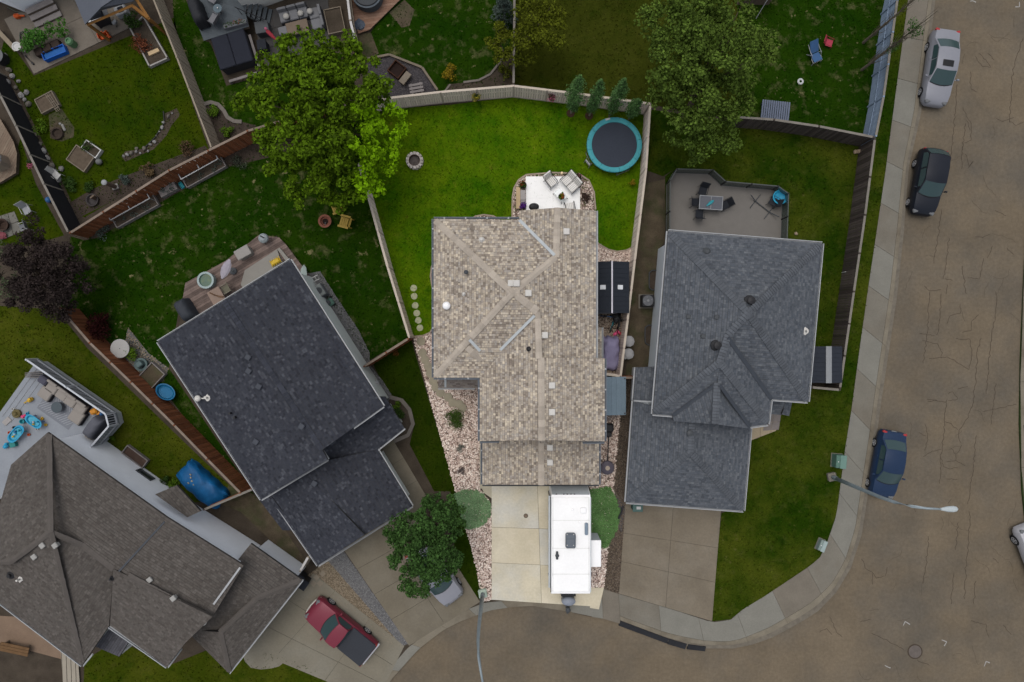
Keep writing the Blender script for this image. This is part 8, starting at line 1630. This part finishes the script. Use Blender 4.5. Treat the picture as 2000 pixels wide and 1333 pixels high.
one('fire_ring', 'dark hollow stump ring on the dirt patch', 'stump', lambda mb: mb.lathe([(.42,0),(.40,.18),(.30,.2),(.26,.05),(.01,.03)], n=16), mat('stump_dark', (.040,.030,.024), .95, .3, 4), (114,262), GZ+.012)
t = at('basin', 'dark round basin with a timber rim by the red-brown fence', 'basin', (183,392), GZ); part(t, 'bowl', m_pot, lambda mb: mb.lathe([(.36,0),(.42,.2),(.34,.2),(.26,.06),(.01,.04)], n=20)); part(t, 'rim_post', m_wood, lambda mb: mb.box((.2,.15,.25), (.3,.1,.5), .7))
t = at('stone_post', 'weathered round post on a pale square base near the red-brown fence', 'post', (227,366), GZ); part(t, 'base', mat('pale_stone', (.19,.185,.175)), lambda mb: mb.cbox((0,0,.08), (.42,.36,.16), .3, .02)); part(t, 'shaft', mat('shaft_tan', (.115,.09,.07), .9, .2, 3), lambda mb: mb.lathe([(.15,.1),(.13,1.2),(.02,1.22)], n=14)); part(t, 'cap', m_lgrey, lambda mb: mb.lathe([(.17,1.2),(.18,1.3),(.1,1.36),(.01,1.37)], n=14))
q = random.Random(77); rk = [mat('field_rock_a', (.16,.155,.15), .9, .2, 3, bump=.3), mat('field_rock_b', (.11,.10,.085), .9, .2, 3, bump=.3), mat('field_rock_c', (.21,.205,.20), .9, .2, 3, bump=.3)]
k = 0
RK = [(12,112),(20,138),(26,150),(18,162),(32,172),(44,188),(38,160),(58,205),(50,196),(54,182),(80,282),(88,296),(96,311),(104,325),(110,338),(93,308),(108,96+250),(116,352),(122,331),(70,265)]
for i, (x, y) in enumerate(RK):
    b = P(x, y); s_ = q.uniform(.26,.48); mb = MB(); mb.blob((0,0,s_*.28), (s_, s_*q.uniform(.7,1), s_*.7), i, 9, 6, .15); o = mb.build('rock', rk[i % 3], None, local=True); o.location = b; o.rotation_euler = (0,0,q.uniform(0,6)); tag(o, ('grey', 'dark brown', 'pale')[i % 3]+' rounded rock along the black screened fence, '+('by the round grey table' if y < 170 else 'beside the patio end' if y < 260 else 'below the dirt patch'), 'rock', 'rocks along the black screened fence')
for i, (x, y) in enumerate([(243,306),(250,303),(258,300),(267,297),(275,300),(283,291),(295,283),(303,278),(306,266),(312,258),(318,250),(330,228),(337,222),(320,240),(268,291),(290,296)]):
    b = P(x, y); s_ = q.uniform(.14,.30); mb = MB(); mb.blob((0,0,s_*.28), (s_, s_*q.uniform(.7,1), s_*.6), i+40, 8, 5, .15); o = mb.build('rock', rk[(i*2) % 3], None, local=True); o.location = b+Vector((0,0,.012)); o.rotation_euler = (0,0,q.uniform(0,6)); tag(o, ('grey', 'dark brown', 'pale')[(i*2) % 3]+' small rock in the curved soil bed, '+('lower left stretch' if x < 280 else 'upper right stretch'), 'rock', 'rocks in the curved soil bed')
dchair('small white garden chair beside the black screened fence', (118,345), R(-40), GZ, m_whp, m_whp, None, .46); dchair('grey garden chair on the grass left of the black screened fence', (61,413), R(-62), GZ, m_lgrey, m_whp, None, .55); dchair('dark grey chair at the stone patio by the purple-brown tree', (56,446), R(200), GZ, m_grey, m_whp, None, .5)
slab_grid('stone_patio', 'paver', [(-10,425),(28,413),(45,452),(-10,475)], [0,.33,.66,1], [0,.5,1], GZ+.04, mat('paver_grey', (.135,.13,.115), .9, .15, 2), gap=.02)
t = at('fire_ring', 'dark brown round fire basket on the stone patio at the left edge', 'fire basket', (10,441), GZ+.04); part(t, 'basket', mat('wicker_brown', (.040,.026,.020), .9, .3, 6), lambda mb: mb.lathe([(.30,0),(.40,.25),(.42,.30),(.30,.28),(.2,.1),(.01,.08)], n=18))
one('ball', 'blue ball caught by the black screened fence', 'ball', lambda mb: mb.blob((0,0,.2), (.4,.4,.4), 3, 12, 8, 0), m_bblue, (99,392), GZ, smooth=True); one('towel', 'red and grey towel heap at the left edge of the stone patio', 'towel', lambda mb: mb.blob((0,0,.12), (.7,.5,.25), 9, 10, 5, .2), mat('towel_pink', (.16,.05,.06), .9, .3, 3), (6,461), GZ+.04)
dk2 = board_deck('tan board deck with a bay corner at the left edge', [(-120,175),(0,232),(26,276),(33,300),(31,338),(0,357),(-120,400)], .5, R(62), .15, [mat('tan_board_a', (.155,.115,.085), .85, .2, 2), mat('tan_board_b', (.175,.135,.10), .85, .2, 2)])
t = at('bay_window', 'cream bay corner with a dark grid window on the tan deck', 'bay', (12,317), .5); part(t, 'wall', mat('cream_wall', (.27,.22,.17), .8, .08, 2), lambda mb: mb.cbox((-.2,-.1,.5), (.9,.9,1.0), .4, .15)); 
for k in range(3):
    for j in range(2): part(t, 'pane', m_glass, lambda mb: mb.box((.12+.15*k,-.15+.2*j,1.02), (.12,.16,.03), .15))
# ---------------------------------------------------------------- top middle yard
m_dg = [mat('grey_board_%s' % s, tuple(x*f for x in (.062,.072,.080)), .85, .12, 2) for s, f in (('a',1),('b',.93),('c',1.06))]
dk3 = board_deck('raised slate grey deck with a covered grill at the top edge', [(366,-60),(376,22),(398,80),(486,52),(478,20),(468,-10),(478,-60)], 1.1, R(-17), .30, m_dg, gap=.004)
covered('covered_grill', 'grill under a black cover at the left end of the slate grey deck', 'covered barbecue', (394,33), R(-70), 1.75, .75, 1.1, mat('black_cover', (.014,.015,.018), .7, .1, 2), 13, fold=.02, z=1.1)
t = at('side_table', 'small round blue-grey table on the slate grey deck', 'table', (432,25), 1.1); part(t, 'table_top', mat('blue_slate_top', (.055,.085,.105), .4, .08, 2), lambda mb: mb.lathe([(.02,.5),(.27,.5),(.28,.54),(.02,.54)], n=22)); part(t, 'leg', m_dkgrey, lambda mb: mb.lathe([(.18,0),(.04,.05),(.03,.5)], n=10)); part(t, 'candle', m_whp, lambda mb: mb.cyl((.03,.0,.54), .04, .08, 8))
m_gch = mat('chair_grey_cloth', (.14,.14,.15), .85, .08, 2)
dchair('grey padded chair on the slate grey deck below the small round table', (424,44), R(150), 1.1, m_gch, m_grey, None, .68); dchair('grey padded chair on the slate grey deck at the top edge', (420,3), R(-120), 1.1, m_gch, m_grey, None, .68)
t = at('planter_box', 'long planter with small red flowers along the edge of the slate grey deck', 'planter', (462,51), 1.1, R(14)); part(t, 'box', m_grey, lambda mb: mb.cbox((0,0,.14), (1.5,.26,.28), 0, .02)); b = P(462,51,1.1); q = random.Random(5)
cs = [(b.x+x, b.y+x*.25+q.uniform(-.06,.06), 1.45) for x in (-.6,-.4,-.2,0,.2,.4,.6)]; leaves('foliage', cs, np.full((7,3), .16), np.full(7, 26), (.05,.1), L_mid, t, 4); leaves('blossom', cs[3:6], np.full((3,3), .15), np.full(3, 18), (.04,.08), F_red, t, 6)
t = at('deck_stairs', 'blue-grey stairs going down from the slate deck along the pale house', 'stairs', (508,36), 0.0, R(-12))
for k in range(6): part(t, 'tread', m_dg[k % 3], lambda mb: mb.box((-.62+.26*k,.1,1.05-.16*k), (.24,1.05,.04)))
part(t, 'stringer', m_dkgrey, lambda mb: mb.tube([(-.75,-.42,1.1),(.85,-.42,.1)], .05, 4)); part(t, 'hand_rail', m_black, lambda mb: mb.tube([(-.75,-.46,2.0),(.85,-.46,1.05)], .03, 6))
for k in range(5): part(t, 'baluster', m_black, lambda mb: mb.tube([(-.65+.32*k,-.46,1.95-.19*k),(-.65+.32*k,-.46,1.05-.19*k)], .016, 5))
t = at('hot_tub', 'square hot tub under a folded dark slate cover at the top', 'hot tub', (464,108), GZ, R(17)); m_htc = mat('tub_cover', (.019,.021,.029), .85, .08, 1.5)
part(t, 'cabinet', mat('tub_cabinet', (.03,.03,.034), .7, .1, 2), lambda mb: mb.cbox((0,0,.42), (2.2,2.15,.84), 0, .08))
for s in (-1, 1): part(t, 'cover_half', m_htc, lambda mb: mb.cbox((s*.56,0,.91), (1.10,2.22,.10), 0, .05, 0, s*.03))
part(t, 'strap', m_black, lambda mb: mb.box((-.3,-1.115,.8), (.06,.02,.25))); part(t, 'control', m_whp, lambda mb: mb.box((-1.12,-.5,.7), (.03,.10,.16)))
t = at('step_frame', 'pale weathered boards edging the dark hot tub on two sides', 'timber frame', (487,128), GZ, R(17)); part(t, 'board', m_gpl, lambda mb: mb.box((.72,.55,.5), (.16,2.2,.05), .0)); part(t, 'board', m_gpl, lambda mb: mb.box((-.5,-.78,.3), (2.0,.16,.05))); part(t, 'post', m_gpl, lambda mb: mb.box((-1.45,-.78,.15), (.12,.2,.3)))
one('storage_box', 'dark grey side box between the hot tub and the sofa', 'storage box', lambda mb: (mb.cbox((0,0,.3), (.85,.75,.6), 0, .04), mb.cbox((0,0,.62), (.88,.78,.05), 0, .04)), mat('box_slate', (.05,.055,.06), .6, .1, 2), (518,62), GZ+.05, R(10)); one('storage_box', 'small black bin standing between the hot tub and the maple leaves', 'bin', lambda mb: (mb.cbox((0,0,.35), (.55,.62,.7), 0, .04), mb.cbox((0,0,.73), (.6,.66,.06), 0, .04)), m_char, (519,97), GZ+.05, R(8))
t = at('closed_parasol', 'closed red parasol leaning in front of the grey sofa', 'parasol', (542,84), GZ+.05, R(-45)); part(t, 'canopy', mat('parasol_red', (.20,.02,.03), .75, .2, 3), lambda mb: mb.loft([[Vector((x, w*math.cos(a), 1.0+.2*x+w*math.sin(a))) for a in [k*math.pi/4 for k in range(8)]] for x, w in ((-.55,.05),(-.45,.13),(0,.12),(.5,.04))])); part(t, 'pole', m_black, lambda mb: mb.tube([(-.8,0,.84),(.6,0,1.12)], .022, 6)); part(t, 'tip', F_pink, lambda mb: mb.blob((-.62,.04,.95), (.2,.2,.2), 3, 8, 5, .15))
slab_grid('stone_patio', 'paver', [(490,30),(640,-10),(650,110),(520,130)], [0,.25,.5,.75,1], [0,.33,.66,1], GZ+.05, mat('slate_paver', (.055,.053,.052), .9, .12, 2), gap=.01)
m_cg = mat('sofa_grey', (.135,.137,.145), .85, .07, 2); m_wg = mat('grey_wicker', (.065,.065,.070), .85, .15, 8)
sofa_piece('grey three-seat outdoor sofa with white pillows against the pale house', (577,33), R(14), 1.9, .85, True, GZ+.05, m_cg, m_wg, n=3, group='grey outdoor sofas'); sofa_piece('grey two-seat sofa side at the right of the tan fire table', (622,42), R(-76), 1.45, .85, True, GZ+.05, m_cg, m_wg, n=2, group='grey outdoor sofas'); sofa_piece('grey footstool at the left end of the tan fire table', (557,66), R(14), .62, .62, False, GZ+.05, m_cg, m_wg, group='grey outdoor sofas')
t = at('fire_table', 'tan topped low table with a small plant in front of the grey sofa', 'table', (585,60), GZ+.05, R(14)); part(t, 'table_top', mat('table_tan', (.13,.098,.072), .7, .08, 2), lambda mb: mb.cbox((0,0,.44), (1.45,.85,.06), 0, .03)); part(t, 'base', m_wg, lambda mb: mb.box((0,0,.2), (1.2,.65,.4)))
potplant('small green plant on the tan low table', (584,58), GZ+.52, .13, .1, m_pot, L_lm2, None, 231, 'potted_plant', 'plant', n=5)
for i, (x, y, l) in enumerate([(560,34,'white scatter pillow at the left of the grey sofa'),(588,28,'white scatter pillow in the middle of the grey sofa'),(606,24,'white scatter pillow in the corner of the grey sofa')]): one('pillow', l, 'pillow', lambda mb: mb.blob((0,0,.12), (.42,.40,.24), i, 10, 6, .05), mat('pillow_white', (.30,.29,.27), .9, .06, 4), (x, y), GZ+.56, .6*i+.3, True, 'white pillows on the grey sofa')
gbox('timber edged flower bed beside the white capped fence', (656,45), R(12), 1.1, 1.6, mat('bleached_board', (.155,.13,.10)), m_soil, .35)
# ---------------------------------------------------------------- yard behind the pale fence
dk4 = board_deck('red-brown wooden deck corner with a round tub at the top edge', [(683,-60),(683,10),(700,66),(722,58),(793,-12),(800,-60)], .35, R(8), .17, [mat('cedar_board_a', (.17,.10,.07), .85, .2, 2), mat('cedar_board_b', (.20,.125,.09), .85, .2, 2)])
t = at('hot_tub', 'round slate blue hot tub on the red-brown deck at the top edge', 'hot tub', (721,-2), .35); part(t, 'shell', mat('tub_slate', (.060,.075,.09), .6, .1, 2), lambda mb: mb.lathe([(.92,0),(.98,.65),(.98,.72),(.80,.74)], n=32)); part(t, 'cover', mat('tub_cover_dark', (.035,.04,.045), .6, .1, 2), lambda mb: mb.lathe([(.82,.70),(.82,.77),(.3,.80),(.01,.80)], n=32)); part(t, 'rim_band', m_black, lambda mb: mb.tube([(.84*math.cos(2*math.pi*k/32), .84*math.sin(2*math.pi*k/32), .76) for k in range(33)], .03, 5))
one('folded_tarp', 'crumpled blue-grey tarp by the red-brown deck and white capped fence', 'tarp', lambda mb: (mb.blob((0,0,.15), (.75,.85,.35), 4, 11, 6, .2), mb.blob((.1,-.2,.2), (.5,.4,.3), 5, 9, 5, .2)), mat('tarp_slate', (.055,.070,.095), .6, .2, 3), (704,52), GZ)
t = at('fire_pit', 'square rusty fire box on the charcoal gravel behind the pale fence', 'fire pit', (777,140), GZ, R(-38)); m_rst = mat('rust_brown', (.045,.022,.014), .9, .3, 4)
for y in (-.42,.42): part(t, 'side', m_rst, lambda mb: mb.box((0,y,.2), (.92,.06,.4)))
for x in (-.43,.43): part(t, 'end', m_rst, lambda mb: mb.box((x,0,.2), (.06,.78,.4)))
part(t, 'ash', mat('soot', (.022,.014,.012)), lambda mb: mb.box((0,0,.1), (.8,.78,.18)))
one('stone_bench', 'pale tan bench board beside the square rusty fire box', 'bench', lambda mb: (mb.cbox((0,0,.36), (.42,.85,.10), 0, .02), mb.box((0,-.3,.15), (.34,.12,.3)), mb.box((0,.3,.15), (.34,.12,.3))), mat('bench_tan', (.165,.14,.11), .85, .12, 2), (793,157), GZ, R(-38))
t = at('picnic_bench', 'weathered grey slatted bench close behind the pale fence', 'bench', (815,177), GZ, R(10))
for y in (-.22,0,.22): part(t, 'slat', m_gpl, lambda mb: mb.box((0,y,.42), (.92,.15,.04)))
for x in (-.3,.3): part(t, 'leg', m_gpl, lambda mb: mb.box((x,0,.2), (.08,.7,.4)))
edg = at('timber_edging', 'tan timber edging round the charcoal gravel corner', 'edging', (800,130), GZ); 
for a, b in (((716,118),(761,109)),((761,109),(825,134)),((825,134),(855,178))): A_, B_ = P(*a), P(*b); m_ = (A_+B_)/2; MB().box((m_.x, m_.y, GZ+.1), ((B_-A_).length-.02,.14,.2), math.atan2(B_.y-A_.y, B_.x-A_.x)).build('timber', mat('edging_timber', (.15,.125,.095), .85, .15, 2), edg)
edging('bed_edging', [(862,190),(870,178),(880,166)], .12, .1, m_edgeg); edging('bed_edging', [(905,162),(935,158),(958,146),(972,128),(985,112)], .14, .1, m_edgeg)
# ---------------------------------------------------------------- porch at the bottom left
bd = board_deck('beige boarded porch walk at the bottom edge below the brown roof', [(118,1262),(152,1285),(160,1400),(126,1400)], .25, R(92), .30, [mat('porch_board', (.26,.235,.19), .8, .08, 2)], gap=.04)
t = at('picnic_table', 'brown wooden bench beside the brown roofed house at the lower left', 'bench', (38,1262), GZ, R(-12))
for k in range(3): part(t, 'plank', mat('bench_brown', (.12,.07,.035), .8, .2, 2), lambda mb: mb.box((0,-.2+.2*k,.45), (1.9,.18,.05)))
for x in (-.7,.7): part(t, 'leg', m_wood, lambda mb: mb.box((x,0,.21), (.08,.5,.42)))
sheet('terrace', [(-60,1200),(30,1205),(118,1262),(128,1290),(-60,1240)], GZ+.02, mat('terrace_tan', (.17,.12,.085), .9, .15, 1), thick=.05)
